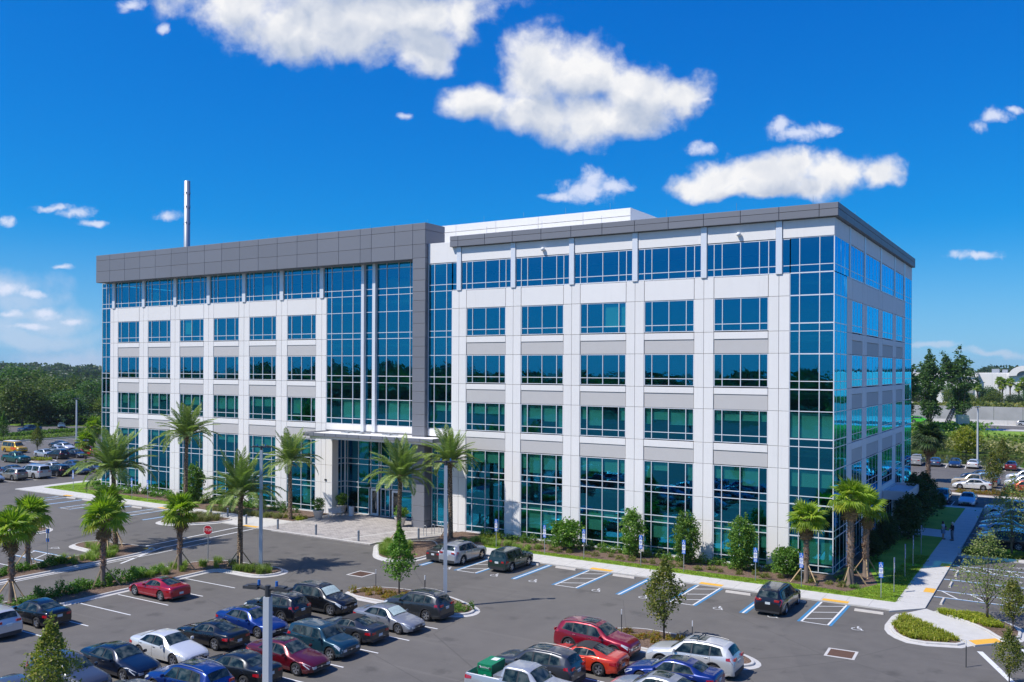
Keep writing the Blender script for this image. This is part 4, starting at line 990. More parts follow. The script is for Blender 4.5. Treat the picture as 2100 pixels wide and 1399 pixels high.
# wheel stops
WS = MB(); WS.prism([(-.9, -.09), (.9, -.09), (.9, .09), (-.9, .09)], 0, 0.01); WS = MB()
for s in (1,): WS.v = [(-.9, -.1, 0), (.9, -.1, 0), (.9, .1, 0), (-.9, .1, 0), (-.88, -.06, .13), (.88, -.06, .13), (.88, .06, .13), (-.88, .06, .13)]
WS.f = [(4, 5, 6, 7), (0, 1, 5, 4), (1, 2, 6, 5), (2, 3, 7, 6), (3, 0, 4, 7)]; WS.m = [0] * 5
wsm = WS.mesh('wheel_stop_mesh', 'planter_cream')
stops = [(16.2, -8.35, 0, 'between the dark green four wheel drive and the next hatched aisle'), (21.2, -8.4, 0, 'right of the second hatched aisle'), (25.2, -8.5, 0, 'behind the small island tree, left of the third hatched aisle'),
         (30.1, -8.7, 0, 'just left of the black minivan'), (38.8, -8.9, 0, 'in the last front stall beside the wide walkway'), (42.5, 6.4, 90, 'between the two blue lines in the right lot, farther one'), (42.5, 2.3, 90, 'between the two blue lines in the right lot, nearer one'),
         (42.55, -3.4, 90, 'nearest the flower bed in the right lot'), (42.45, 12.0, 90, 'in the shaded stall of the right lot'), (-51.4, -6.9, 0, 'at the far left front stalls'), (-38.6, -7.2, 0, 'in the front stall left of the grassy island'), (-48.3, -6.9, 0, 'between hatched aisles of the left front stalls'),
         (12.9, -8.4, 0, 'in front of the dark green four wheel drive'), (8.2, -8.4, 0, 'in front of the silver crossover'), (33.8, -8.6, 0, 'in front of the black minivan')]
for x, y, a, lab in stops:
    o = link('wheel_stop', wsm, None, (x, y, 0.0), (0, 0, R(a))); props(o, 'pale concrete wheel stop ' + lab, 'wheel stop', 'concrete wheel stops')
# drain grates
for x, y, rz, lab in ((39.1, -18.8, 0.05, 'rusty square drain grate in the near right asphalt'), (3.9, -18.4, 0.0, 'rusty square drain grate in the roadway left of centre')):
    t = empty('drain_grate', (x, y, 0.0), rz, lab, 'drain grate')
    mb = MB(); 
    for a in ((-.8, -.8, .8, -.65), (-.8, .65, .8, .8), (-.8, -.65, -.65, .65), (.65, -.65, .8, .65)): mb.box(a[0], a[1], 0, a[2], a[3], 0.012)
    mb.build('frame', 'kerb_concrete', t); mb = MB(); mb.box(-.65, -.65, 0, .65, .65, 0.004); mb.build('pit', 'rust_grate', t)
    mb = MB()
    for k in range(12): mb.box(-.64 + .11 * k, -.65, .004, -.60 + .11 * k, .65, .014)
    mb.build('bars', 'rust_grate', t)
# bench
def bench(loc, rz, lab):
    t = empty('bench', loc, rz, lab, 'bench', 'white metal benches at the entrance')
    mb = MB()
    for k in range(5): mb.box(-.8, -.245 + .1 * k, .43, .8, -.155 + .1 * k, .47)
    mb.build('seat', 'bench_white', t); mb = MB()
    for k in range(5): mb.box(-.8, .27 + .02 * k, .49 + .085 * k, .8, .30 + .02 * k, .568 + .085 * k)
    mb.build('backrest', 'bench_white', t)
    for s in (-1, 1):
        mb = MB(); mb.tube([(s * .78, -.25, 0), (s * .78, -.24, .64), (s * .78, .3, .64)], .022, 6); mb.tube([(s * .78, .3, 0), (s * .78, .28, .46), (s * .78, .38, .92)], .03, 6); mb.build('leg', 'bench_white', t)
bench((-15.55, 0.0, 0.1), R(82), 'white metal bench by the big left planter pot')
bench((-4.3, 0.95, 0.1), R(200), 'white metal bench behind the grey pillar')
# bin, bike hoops
t = empty('litter_bin', (-14.65, 1.3, .1), 0, 'white cylindrical litter bin beside the entrance bench', 'litter bin')
mb = MB(); mb.lathe([(.27, 0), (.29, .05), (.29, .95), (.24, 1.0), (.001, 1.02)], 18); mb.build('body', 'bench_white', t, smooth=False)
mb = MB(); mb.lathe([(.16, 1.012), (.001, 1.03)], 12); mb.build('opening', 'dark_metal', t)
for x, y, lab in ((-1.3, -3.5, 'nearest steel bike hoop beside the grey pillar'), (-1.1, -2.5, 'second steel bike hoop beside the grey pillar'), (-1.0, -1.5, 'third steel bike hoop beside the grey pillar'), (-0.9, -0.6, 'farthest steel bike hoop beside the grey pillar')):
    t = empty('bike_hoop', (x, y, .1), R(20), lab, 'bike rack', 'steel bike hoops')
    mb = MB(); mb.tube([(-.13, 0, 0), (-.13, 0, .86), (-.07, 0, .93), (.07, 0, .93), (.13, 0, .86), (.13, 0, 0)], .028, 6); mb.build('hoop', 'galvanised', t)
    mb = MB(); mb.box(-.2, -.06, 0, -.07, .06, .015); mb.box(.07, -.06, 0, .2, .06, .015); mb.build('foot', 'galvanised', t)
# marker stakes with white tops
for x, y, z, lab in ((8.4, -22.0, .12, 'dark stake with a white top left of the small island tree'), (12.4, -21.6, .12, 'dark stake with a white top behind the dark crossover'), (27.4, -22.3, .12, 'dark stake with a white top beside the island tree by the dark red crossover'), (31.8, -22.4, .12, 'leaning dark stake with a white top at the nose of the white crossover'), (45.2, -17.6, 0, 'thin white topped stake at the bottom right corner')):
    t = empty('marker_stake', (x, y, z), ru(0, 3), lab, 'stake', 'dark marker stakes')
    mb = MB(); mb.box(-.03, -.02, 0, .03, .02, 1.15); mb.build('post', 'dark_metal', t); mb = MB(); mb.box(-.032, -.022, 1.15, .032, .022, 1.45); mb.build('cap', 'sign_white', t)
# gantry leg by the highway
t = empty('sign_gantry', (23.5, 188, 0), R(20), 'leaning dark steel truss of a highway sign behind the vine covered trees', 'gantry')
mb = MB(); 
for s in (-1, 1):
    for q in (-.5, .5): mb.tube([(-1.2 + q, s * .7, 0), (1.2 + q * .6, s * .5, 6.0)], .13, 5)
mb.build('leg', 'dark_metal', t); mb = MB()
for k in range(9):
    a = k / 9; mb.tube([(-1.2 + 2.4 * a - .5, -.65, 6.0 * a), (-1.2 + 2.4 * (a + .11) + .5, .65, 6.0 * (a + .11))], .06, 4)
mb.build('brace', 'galvanised', t); mb = MB(); mb.box(-3.6, -1.4, 0, 3, 1.4, 0.6); mb.box(2.0, -1, 2, 4.8, 1, 4.4); mb.build('base', 'kerb_concrete', t)
# people on the shaded walkway
def skin_body(name, segs, m, parent, levels=1):
    me = bpy.data.meshes.new(name); V, E_, Rr = [], [], []
    idx = {}
    def vid(p, r):
        k = tuple(round(c, 4) for c in p)
        if k not in idx: idx[k] = len(V); V.append(k); Rr.append(r)
        return idx[k]
    for chain in segs:
        ids = [vid(p, r) for p, r in chain]
        for a, b in zip(ids[:-1], ids[1:]): E_.append((a, b))
    me.from_pydata(V, E_, []); o = link(name, me, parent)
    md = o.modifiers.new('skin', 'SKIN'); md.use_smooth_shade = True
    sv = me.skin_vertices[0].data
    for i, r in enumerate(Rr): sv[i].radius = (r, r) if not isinstance(r, tuple) else r
    sv[0].use_root = True
    s2 = o.modifiers.new('sub', 'SUBSURF'); s2.levels = levels; s2.render_levels = levels
    me.materials.append(MATS[m]); return o
def person(loc, rz, lab, top, bottom, hair, skirt=False, bag=False, H=1.7):
    t = empty('person', loc, rz, lab, 'person', scale=H / 1.7)
    pel = ((0, 0, .92), (.15, .11)); 
    arms = []
    for s in (-1, 1):
        arms.append([((0, 0, 1.36), (.17, .10)), ((s * .19, 0, 1.38), .055), ((s * .25, .02, 1.12), .042), ((s * .17 if s < 0 or not bag else s * .2, -.20, 1.05), .034), ((s * .13, -.27, 1.07), .028)])
    legs = [[pel, ((s * .09, 0, .86), .085), ((s * .10, -.02, .48), .058), ((s * .10, 0.02, .09), .042), ((s * .11, -.13, .04), .035)] for s in (-1, 1)]
    skin_body('body', [[pel, ((0, 0, 1.12), (.13, .09)), ((0, 0, 1.36), (.17, .10)), ((0, 0, 1.47), .05), ((0, -.01, 1.58), (.075, .09)), ((0, -.01, 1.66), (.07, .08))]] + legs + arms, 'skin', t, 2)
    for s in (-1, 1):                                  # five short fingers each
        mb = MB()
        for f_ in range(5): mb.tube([(s * .13 + (f_ - 2) * .014, -.28, 1.07), (s * .125 + (f_ - 2) * .017, -.325 - .008 * (f_ in (1, 2, 3)), 1.06), (s * .12 + (f_ - 2) * .016, -.345, 1.035)], [.009, .008, .006], 5)
        mb.build('hand', 'skin', t)
    mb = MB(); mb.tube([(0, -.085, 1.60), (0, -.11, 1.585)], [.012, .016], 5); mb.box(-.035, -.092, 1.612, -.018, -.084, 1.622); mb.box(.018, -.092, 1.612, .035, -.084, 1.622); mb.box(-.022, -.094, 1.548, .022, -.086, 1.554); mb.build('face', 'skin', t)
    mb = MB(); mb.lathe([(.185, .90), (.165, 1.05), (.16, 1.12), (.19, 1.30), (.175, 1.40), (.07, 1.46)], 14)
    for s in (-1, 1): mb.tube([(s * .16, 0, 1.39), (s * .23, .01, 1.25), (s * .255, .02, 1.12), (s * .2, -.15, 1.07)] if not skirt else [(s * .16, 0, 1.39), (s * .23, .01, 1.25)], [.075, .068, .06, .05] if not skirt else [.075, .07], 8)
    o = mb.build('top', top, t, smooth=True)
    for v in o.data.vertices: v.co.y *= .78 if abs(v.co.x) < .19 else 1
    mb = MB()
    if skirt: mb.lathe([(.165, .98), (.19, .86), (.20, .55)], 14)
    else:
        for s in (-1, 1): mb.tube([(s * .085, 0, .95), (s * .1, -.02, .5), (s * .10, .02, .08)], [.112, .085, .075], 10)
    mb.build('skirt' if skirt else 'trousers', bottom, t, smooth=True)
    mb = MB(); mb.lathe([(.001, 1.71), (.06, 1.70), (.098, 1.65), (.105, 1.58), (.09, 1.52 if not skirt else 1.46)], 12); o = mb.build('hair', hair, t, smooth=True, loc=(0, .02, 0))
    mb = MB()
    for s in (-1, 1): mb.box(s * .11 - .045, -.19, 0, s * .11 + .045, .07, .05)
    mb.build('shoe', 'cloth_black', t)
    if bag:
        b = empty('handbag', (loc[0] + .33 * math.cos(rz), loc[1] + .33 * math.sin(rz) - .05, loc[2] + .88), rz, 'dark handbag held by the woman in the pale top', 'handbag')
        mb = MB(); mb.box(-.10, -.16, 0, .08, .16, .28); mb.build('body', 'cloth_black', b); mb = MB(); mb.tube([(0, -.12, .28), (0, -.05, .46), (0, .05, .46), (0, .12, .28)], .012, 5); mb.build('strap', 'cloth_black', b)
person((39.95, 21.4, .104), R(75), 'dark haired person in a pale top and blue knee length skirt on the walkway', 'cloth_pale', 'cloth_skirt', 'hair_dark', True, True, 1.66)
person((40.75, 21.1, .104), R(-60), 'white haired person in a black top and grey trousers on the walkway', 'cloth_black', 'cloth_grey', 'hair_white', False, False, 1.7)
# job box standing in the pickup bed is made with the cars
# ------------------------------------------------------------------ plants
def quads_mesh(name, C, A, B, mats, mi=None):
    "leaf quads from centres and two half axes, all numpy"
    n = len(C); V = np.empty((n, 4, 3)); V[:, 0] = C - A - B * .35; V[:, 1] = C + A * .15 - B; V[:, 2] = C + A + B * .2; V[:, 3] = C - A * .1 + B
    me = bpy.data.meshes.new(name); me.vertices.add(4 * n); me.vertices.foreach_set('co', V.reshape(-1)); me.loops.add(4 * n); me.loops.foreach_set('vertex_index', np.arange(4 * n, dtype=np.int32))
    me.polygons.add(n); me.polygons.foreach_set('loop_start', np.arange(0, 4 * n, 4, dtype=np.int32)); me.polygons.foreach_set('loop_total', np.full(n, 4, dtype=np.int32))
    for m in ([mats] if isinstance(mats, str) else mats): me.materials.append(MATS[m])
    if mi is not None: me.polygons.foreach_set('material_index', mi.astype(np.int32))
    me.update(calc_edges=True); return me
RG = np.random.default_rng(5)
def leaves(C, size, up=0.35, aspect=0.55):
    n = len(C); d = RG.normal(size=(n, 3)); d[:, 2] = d[:, 2] * .6 + .0; d /= np.linalg.norm(d, axis=1)[:, None]
    e = RG.normal(size=(n, 3)); e -= (e * d).sum(1)[:, None] * d; e /= np.linalg.norm(e, axis=1)[:, None]
    s = size * RG.uniform(.6, 1.35, (n, 1)); return d * s, e * s * aspect
def clumps(n, shape, spread, per):
    "leaf centres gathered in clumps; shape(i) gives clump centres"
    cc = shape(n); return (cc[:, None, :] + RG.normal(size=(n, per, 3)) * np.asarray(spread)).reshape(-1, 3), cc
def sph(n, rx, ry, rz, cz, hollow=.55, flat=0.0):
    v = RG.normal(size=(n, 3)); v /= np.linalg.norm(v, axis=1)[:, None]; r = hollow + (1 - hollow) * RG.random((n, 1)) ** .6
    v = v * r * RG.uniform(.70, 1.22, (n, 1)); return v * np.array([rx, ry, rz]) + np.array([0, 0, cz])
def limbs(mb, h0, cc, r, n=9, split=.5):
    for i in range(n):
        c = cc[RG.integers(len(cc))]; z0 = h0 * RG.uniform(split, 1.0)
        mid = np.array([c[0] * .45, c[1] * .45, z0 + (c[2] - z0) * .4]); mb.tube([(0, 0, z0), tuple(mid), tuple(c * .92)], [r * .5, r * .3, r * .1], 5, cap=False)
def make_tree(name, h, rx, rz, leaf, lsize, ncl, per, lm, trunk_h, tr, spread=None, cen=None, taper=None, bark='bark', droop=0):
    cz = cen if cen is not None else h - rz; sp = spread or rx * .17
    C, cc = clumps(ncl, lambda n: sph(n, rx, rx, rz, cz), (sp, sp, sp * .8), per)
    if taper is not None:
        f = np.clip((C[:, 2] - (cz - rz)) / (2 * rz), 0, 1.1); k = np.interp(f, taper[0], taper[1])[:, None]; C[:, :2] *= k
        f = np.clip((cc[:, 2] - (cz - rz)) / (2 * rz), 0, 1.1); cc[:, :2] *= np.interp(f, taper[0], taper[1])[:, None]
    C[:, 2] = np.maximum(C[:, 2], trunk_h * .6)
    A, B = leaves(C, lsize); crown = quads_mesh(name + '_crown', C, A, B, lm)
    mb = MB(); mb.tube([(0, 0, -.05), (ru(-.05, .05), ru(-.05, .05), trunk_h * .6), (0, 0, trunk_h), (ru(-.1, .1), ru(-.1, .1), cz + rz * .5)], [tr * 1.3, tr, tr * .8, tr * .15], 8)
    limbs(mb, trunk_h, cc, tr, 10); return mb.mesh(name + '_trunk', bark, True), crown
def put_tree(pair, name, loc, label, cat='tree', group=None, s=1.0, rz=None, sz=None):
    t = empty(name, loc, ru(0, 6.28) if rz is None else rz, label, cat, group, (s, s, sz or s))
    link('trunk', pair[0], t); link('crown', pair[1], t); return t
# --- palms
def frond_date(L, droop, n=46, seed=0):
    "rachis curve in the XZ plane with two rows of narrow leaflets"
    mb = MB(); pts = []
    ang = R(62) ; x = z = 0.0; ds = L / 14
    for i in range(15): pts.append((x, 0, z)); a = ang - droop * (i / 14) ** 1.3; x += math.cos(a) * ds; z += math.sin(a) * ds
    mb.tube(pts, [.030 - .0018 * i for i in range(15)], 3, cap=False)
    g = random.Random(seed)
    for i in range(n):
        f = .13 + .87 * i / (n - 1); k = f * 14; j = min(13, int(k)); q = k - j
        p = Vector(pts[j]).lerp(Vector(pts[j + 1]), q); t = (Vector(pts[j + 1]) - Vector(pts[j])).normalized()
        ll = .62 * math.sin(math.pi * min(1, f * .93 + .10)) ** .6 + .06
        for s in (-1, 1):
            d = (t * (.55 + .5 * f) + Vector((0, s * 1.0, 0)) + Vector((0, 0, .28 - .5 * f + g.uniform(-.18, .18)))).normalized()
            e = p + d * ll * g.uniform(.85, 1.1) + Vector((0, 0, -.10 * ll)); w = t.cross(d).normalized().cross(d) * .026
            m_ = p + d * ll * .5; mb.face([p - w, m_ - w * 1.3, e, m_ + w * 1.3])
    return mb.mesh('date_frond', 'leaf_date')
DF = [frond_date(3.6, R(d), 46, i) for i, d in enumerate((28, 58, 88, 112))]
DFdead = None
def date_trunk(h, r):
    mb = MB(); prof = []; n = int(h / .16)
    for i in range(n + 1):
        z = h * i / n; rr = r * (1.18 - .25 * i / n); prof += [(rr, z), (rr * 1.0 + .028, z + .07), (rr * .99, z + .09)]
    prof += [(r * 1.35, h + .15), (r * 1.5, h + .45), (r * .6, h + .7), (.001, h + .75)]
    mb.lathe(prof, 12); return mb
def m_ptrunk():
    m, t = mat('palm_trunk'); P = t.n('ShaderNodeTexCoord').outputs['Object']
    v = t.n('ShaderNodeTexVoronoi', ins={'Scale': 7.5}); t.put(v.inputs['Vector'], P); n = t.noise(P, 5, 4, .7)
    c = t.ramp(v.outputs['Distance'], [(0.1, (0.50, 0.38, 0.25)), (0.40, (0.27, 0.18, 0.11)), (0.8, (0.09, 0.06, 0.04))])
    c = t.mix(t.maprange(n, .4, .7, 0, .5), c, (0.11, 0.09, 0.075, 1)); finish(t, bsdf(t, c, .95, bump=v.outputs['Distance'], bstr=.9, bdist=-.05))
m_ptrunk()
def braces(t, r, h, n=3, a0=0.4):
    for k in range(n):
        a = a0 + k * 2 * math.pi / n; mb = MB(); o = Vector((math.cos(a), math.sin(a), 0)); p = o * (r + .02) + Vector((0, 0, h)); q = o * 1.15
        mb.tube([tuple(q), tuple(p)], .045, 4); mb.build('brace', 'wood_brace', t)
def date_palm(loc, h, label, rz=0.0, n=44, brace=3, s=1.0, frac=0.5):
    n = int(n * 1.0); lean_ = random.Random(label + 'x')
    t = empty('date_palm', loc, rz, label, 'palm tree', 'date palms in front of the building')
    o = date_trunk(h, .185).build('trunk', 'palm_trunk', t)
    g = random.Random(label)
    for i in range(n):
        f = i / (n - 1); az = i * 2.39996 + g.uniform(-.15, .15); lean = 8 + 105 * f ** .85
        m_ = DF[0 if f < .3 else 1 if f < .62 else 2 if f < .88 else 3]
        k = s * g.uniform(.80, 1.12); pitch = R(lean - 28 - 34 * f + g.uniform(-9, 9))
        link('frond', m_, t, (.06 * math.cos(az), .06 * math.sin(az), h + .45 - .25 * f), (0, pitch - R(10), az), (k, k, k))
    if brace: braces(t, .2, 1.25, brace, g.uniform(0, 2))
    t.rotation_euler = (R(lean_.uniform(-2.2, 2.2)), R(lean_.uniform(-2.2, 2.2)), rz)
    for j in range(9):                              # dried stalks tucked under the crown
        az = g.uniform(0, 6.28); mb = MB(); mb.tube([(0, 0, h + .1), (.3 * math.cos(az), .3 * math.sin(az), h + .1), (.75 * math.cos(az), .75 * math.sin(az), h - g.uniform(.0, .5))], [.04, .03, .012], 4); mb.build('dry_stalk', 'dead_frond', t)
    return t
def fan_leaf(seed, droop=.35, L=.95, pet=.75, n=22, m='leaf_fan'):
    g = random.Random(seed); mb = MB(); mb.tube([(0, 0, 0), (pet * .6, 0, .10), (pet, 0, .08)], [.022, .016, .014], 3, cap=False)
    c = Vector((pet, 0, .08))
    for i in range(n):
        a = R(-128 + 256 * i / (n - 1)); l = L * (.82 + .18 * math.cos(a * .5)) * g.uniform(.92, 1.06); d = Vector((math.cos(a), math.sin(a), 0))
        da = R(256 / n * .62); d1 = Vector((math.cos(a - da), math.sin(a - da), 0)); d2 = Vector((math.cos(a + da), math.sin(a + da), 0)); fold = (.05 if i % 2 else -.05)
        m1, m2 = c + d1 * l * .52 + Vector((0, 0, -.02)), c + d2 * l * .52 + Vector((0, 0, -.02)); mc = c + d * l * .55 + Vector((0, 0, fold))
        tip = c + d * l * .93 + Vector((0, 0, -droop * l * g.uniform(.6, 1.3)))
        mb.face([c, m1, mc]); mb.face([c, mc, m2]); mb.face([m1, tip, mc]); mb.face([mc, tip, m2])
    return mb.mesh('fan_leaf', m)
FL_SHADED = [fan_leaf(6 + i, .2 + .2 * i, m='leaf_dark') for i in range(3)]  # fan leaves with shade put into their colour, for the rear lot palm
FLV = [fan_leaf(1, .10, 1.0), fan_leaf(2, .28, 1.02), fan_leaf(3, .6), fan_leaf(4, .3, m='leaf_yellow'), fan_leaf(5, .9, .8, .7, 18, 'dead_frond')]
def fan_trunk(h, r, seed, boots=True):
    g = random.Random(seed); mb = MB(); mb.lathe([(r * 1.5, 0), (r * 1.15, .3), (r, 1.0), (r * .95, h), (.001, h + .1)], 10)
    b0 = 1.2 if boots else h * .75
    z = b0
    while z < h:
        for k in range(7):
            a = g.uniform(0, 6.28); o = Vector((math.cos(a), math.sin(a), 0)); p = o * r * .8 + Vector((0, 0, z + g.uniform(0, .1))); q = o * (r + g.uniform(.06, .12)) + Vector((0, 0, z + g.uniform(.12, .22)))
            w = Vector((-o.y, o.x, 0)) * .055; b = len(mb.v); mb.v += [tuple(p - w), tuple(p + w), tuple(q + w * .8), tuple(q - w * .8), tuple(p + Vector((0, 0, .07)))]
            mb.f += [(b, b + 1, b + 2, b + 3), (b + 3, b + 2, b + 4)]; mb.m += [1, 1]
        z += .095
    return mb
simple('palm_boot', (0.44, 0.29, 0.20), 0.95, var=.5, scale=9)
simple('fan_palm_bark', (0.22, 0.165, 0.13), 0.95, var=.25, scale=6)
def fan_palm(loc, h, label, n=22, s=1.0, brace=3, dead=5, boots=True, group='fan palms on the medians and corners', yel=2, r=.16, dark=False):
    t = empty('fan_palm', loc, ru(0, 6), label, 'palm tree', group); g = random.Random(label)
    fan_trunk(h, r, label, boots).build('trunk', ['fan_palm_bark', 'palm_boot'], t)
    for i in range(n):
        f = i / (n - 1); az = i * 2.39996 + g.uniform(-.2, .2); el = 78 - 112 * f ** .9 + g.uniform(-6, 6)
        m_ = FLV[0 if f < .35 else 1 if f < .75 else 2]
        if i >= n - 1 - yel: m_ = FLV[3]
        if dark: m_ = FL_SHADED[i % 3]
        k = s * g.uniform(.85, 1.1); link('frond', m_, t, (0, 0, h + .02 + .12 * (1 - f)), (g.uniform(-.35, .35), -R(el), az), (k, k, k))
    for i in range(dead):
        az = g.uniform(0, 6.28); link('dead_frond', FLV[4], t, (r * math.cos(az) * .6, r * math.sin(az) * .6, h - .15 - g.uniform(0, .25)), (g.uniform(-.5, .5), R(g.uniform(62, 86)), az), (s * .85,) * 3)
    if brace: braces(t, r, 1.35, brace, g.uniform(0, 2))
    return t
date_palm((-5.05, -22.3, .1), 5.3, 'date palm with an orange dying frond beside the stop sign island', 0.3, 46)
date_palm((-21.2, -21.9, .1), 6.2, 'date palm at the left median corner whose wide crown hides the building foot', 1.1, 48, s=1.12)
date_palm((-29.5, -8.0, .1), 7.9, 'tallest date palm, at the left end of the grassy island', 2.0, 46, 2, s=1.05)
date_palm((-18.2, -4.0, .1), 5.6, 'date palm left of the entrance canopy above yellow green plants', 2.7, 46, 1, s=.97)
date_palm((-0.3, -8.7, .1), 5.6, 'date palm standing in front of the entrance pillar with a lit plume crown', 0.9, 48)
date_palm((1.5, -3.3, .1), 6.6, 'date palm right of the grey pillar, directly behind the tall light pole', 1.7, 46, 1, s=.97)
fan_palm((-9.9, -37.4, .1), 4.6, 'nearest fan palm at the left edge of the photo, above the black sedan', s=1.05, dead=3)
fan_palm((-18.5, -31.3, .1), 4.0, 'fan palm at the far left with a grey trunk foot in the hatched stall median', s=1.15)
fan_palm((-8.6, -31.6, .1), 4.7, 'fan palm behind the hedge to the left of the red sports coupe', s=1.1, dead=2)
fan_palm((-19.4, -24.0, .1), 3.9, 'fan palm half hidden behind another trunk in the left median', s=1.05)
fan_palm((-8.2, -25.4, .1), 4.4, 'fan palm with two hanging brown fronds left of the stop sign', s=1.0, dead=4)
fan_palm((33.45, -3.2, .1), 4.55, 'leftmost of the three fan palms at the glass corner, its dead skirt hanging low', s=.98, dead=7)
fan_palm((36.35, -2.2, .1), 6.15, 'middle fan palm at the glass corner with a bright yellow drooping frond', s=1.1, dead=4, r=.22, yel=3)
fan_palm((36.8, 1.2, .1), 5.1, 'right fan palm of the pair at the glass corner, behind the middle one', s=1.05, dead=3, r=.21)
fan_palm((33.0, 68.8, 0), 6.0, 'dark fan palm in the rear lot beside the building edge', s=1.75, dark=True, dead=6, r=.3, brace=0)  # crown darkened by leaf colour to stand for shade
fan_palm((-81.8, 14.7, 0), 3.9, 'fan palm with a knobbly trunk by the left end of the building', s=1.15, brace=0)
fan_palm((-94.4, 24.5, 0), 5.0, 'bright fan palm behind the knobbly one at the left lot edge', s=1.35, brace=0)
fan_palm((-70.5, 12.5, 0), 4.2, 'fan palm tucked against the left end of the building', s=1.1, brace=0)
for i, (x, h_, lab) in enumerate(((16.4, 8.6, 'far palm before the mall wall, leftmost and shortest'), (25.0, 11.3, 'far palm before the mall, tallest of a close pair'), (26.0, 9.6, 'far palm before the mall, lower of a close pair'), (28.9, 10.9, 'far palm alone before the mall wall'), (32.2, 8.6, 'far palm lower one left of the frame edge'), (33.9, 11.0, 'far palm at the right frame edge before the mall'))):
    fan_palm((x, 371, 0), h_, lab, 18, 1.6, 0, 2, False, 'palms in front of the mall', 1, .3)
# --- small trees
T_HEDGE = [make_tree('column', 4.3, .95, 2.05, None, .085, 260, 26, 'leaf_hedge', .5, .06, .13, 2.15, ([0, .15, .5, .85, 1.05], [.85, .95, 1.05, 1.0, .62])) for _ in range(2)]
for x, lab, s_, sz_ in ((19.2, 'tall column shaped clipped tree, left one of three on the front bed', .95, 1.02), (23.9, 'tall column shaped clipped tree in the middle of the front bed', .98, 1.04), (28.45, 'tall column shaped clipped tree, right one of three on the front bed', 1.0, 1.04)):
    put_tree(T_HEDGE[int(x) % 2], 'column_tree', (x - .2, -2.0, .1), lab, 'tree', 'column shaped trees along the front', s_, sz=sz_)
put_tree(T_HEDGE[0], 'column_tree', (-35.6, -2.0, .1), 'column shaped clipped tree behind the tallest date palm', 'tree', 'column shaped trees along the front', 1.1, sz=1.1)
T_BUSH = make_tree('round_bush', 2.4, 1.05, 1.0, None, .10, 130, 24, 'leaf_shrub', .7, .05, .17, 1.35)
put_tree(T_BUSH, 'round_shrub', (13.0, -2.4, .1), 'leafy round shrub with bare stems behind the green four wheel drive', 'shrub', 'round shrubs on the front bed', 1.15)
put_tree(T_BUSH, 'round_shrub', (31.9, -2.3, .1), 'leafy round shrub left of the corner palms', 'shrub', 'round shrubs on the front bed', 1.0)
T_DARK = make_tree('dark_cone', 5.4, 1.6, 2.6, None, .13, 230, 26, 'leaf_dark', .6, .10, .26, 2.7, ([0, .2, .6, 1], [.9, 1.1, .95, .45]))
for x, y, s_, lab in ((37.2, 19.6, .95, 'dark rounded conical tree beside the side path'), (36.6, 28.8, 1.15, 'tall dark conical tree behind the side path'), (36.4, 37.5, 1.0, 'dark tree at the upper lawn by the side canopy'), (36.0, 8.0, .55, 'dark bushy shrub nearest behind the corner palms'), (36.2, 12.5, .62, 'dark bushy shrub in the shaded side bed'), (36.1, 16.0, .6, 'dark shrub before the side canopy'), (37.6, 41.0, .42, 'low dark shrub at the top of the shaded lawn')):
    put_tree(T_DARK, 'dark_evergreen', (x, y, .1), lab, 'tree' if s_ > .7 else 'shrub', 'dark evergreens along the east side', s_ * .86)
T_OLV = [make_tree('young_tree', 5.0, 1.12, 1.9, None, .085, 160, 22, 'leaf_olive', 1.3, .055, .2, 3.1, ([0, .25, .6, 1], [.75, 1.1, .85, .3])) for _ in range(3)]
T_GRN = [make_tree('young_tree', 4.7, 1.0, 1.85, None, .09, 170, 20, 'leaf_shrub', 1.2, .05, .17, 2.85, ([0, .2, .6, 1], [1.0, 1.15, .72, .18]))]
T_WIL = [make_tree('feathery_tree', 6.0, 2.1, 2.2, None, .075, 120, 20, 'leaf_willow', 1.5, .07, .33, 3.6, ([0, .3, .7, 1], [.9, 1.0, .6, .3])) for _ in range(2)]
yt = 'young trees in the parking islands'
put_tree(T_GRN[0], 'young_tree', (10.4, -21.9, .1), 'small green tree with a thin trunk in the island behind the dark crossover', 'tree', yt, 1.0)
put_tree(T_OLV[1], 'young_tree', (29.9, -21.9, .1), 'olive brown young tree between the red and white crossovers', 'tree', yt, .94)
put_tree(T_OLV[0], 'young_tree', (12.2, -48.1, 0), 'olive young tree in the lower left foreground, cut by the frame', 'tree', yt, .92)
put_tree(T_OLV[2], 'young_tree', (47.0, -9.0, .1), 'dense olive tree over the right flower bed end', 'tree', yt, .64)
put_tree(T_OLV[1], 'young_tree', (47.3, -19.6, 0), 'olive tree at the bottom right corner beside the crossing lines', 'tree', yt, .58)
put_tree(T_WIL[0], 'feathery_tree', (45.5, -7.4, .1), 'pale feathery tree in the right bed in front of the hatched stalls', 'tree', yt, 1.0)
put_tree(T_WIL[1], 'feathery_tree', (45.8, 16.0, .1), 'broad feathery tree in front of the shaded cars on the right', 'tree', yt, 1.12)
put_tree(T_OLV[0], 'young_tree', (41.6, 60.4, .1), 'olive tree in the rear island behind the white sedan', 'tree', yt, 1.05)
put_tree(T_OLV[2], 'young_tree', (46.2, 57.8, .1), 'small dark red tinged tree in the rear island near the frame edge', 'tree', yt, .75)
put_tree(T_OLV[1], 'young_tree', (41.0, 92.0, 0), 'young tree at the pond side kerb of the rear lot', 'tree', yt, 1.0)
put_tree(T_OLV[0], 'young_tree', (-111.0, 24.2, 0), 'young tree beside the yellow and orange van', 'tree', yt, .95)
put_tree(T_OLV[2], 'young_tree', (-82.5, -4.6, .1), 'thin leafed tree in front of the cream car in the left lot', 'tree', yt, .9)
put_tree(T_GRN[0], 'young_tree', (-140, 34, 0), 'pale green young tree before the far left hedge', 'tree', yt, 1.25)
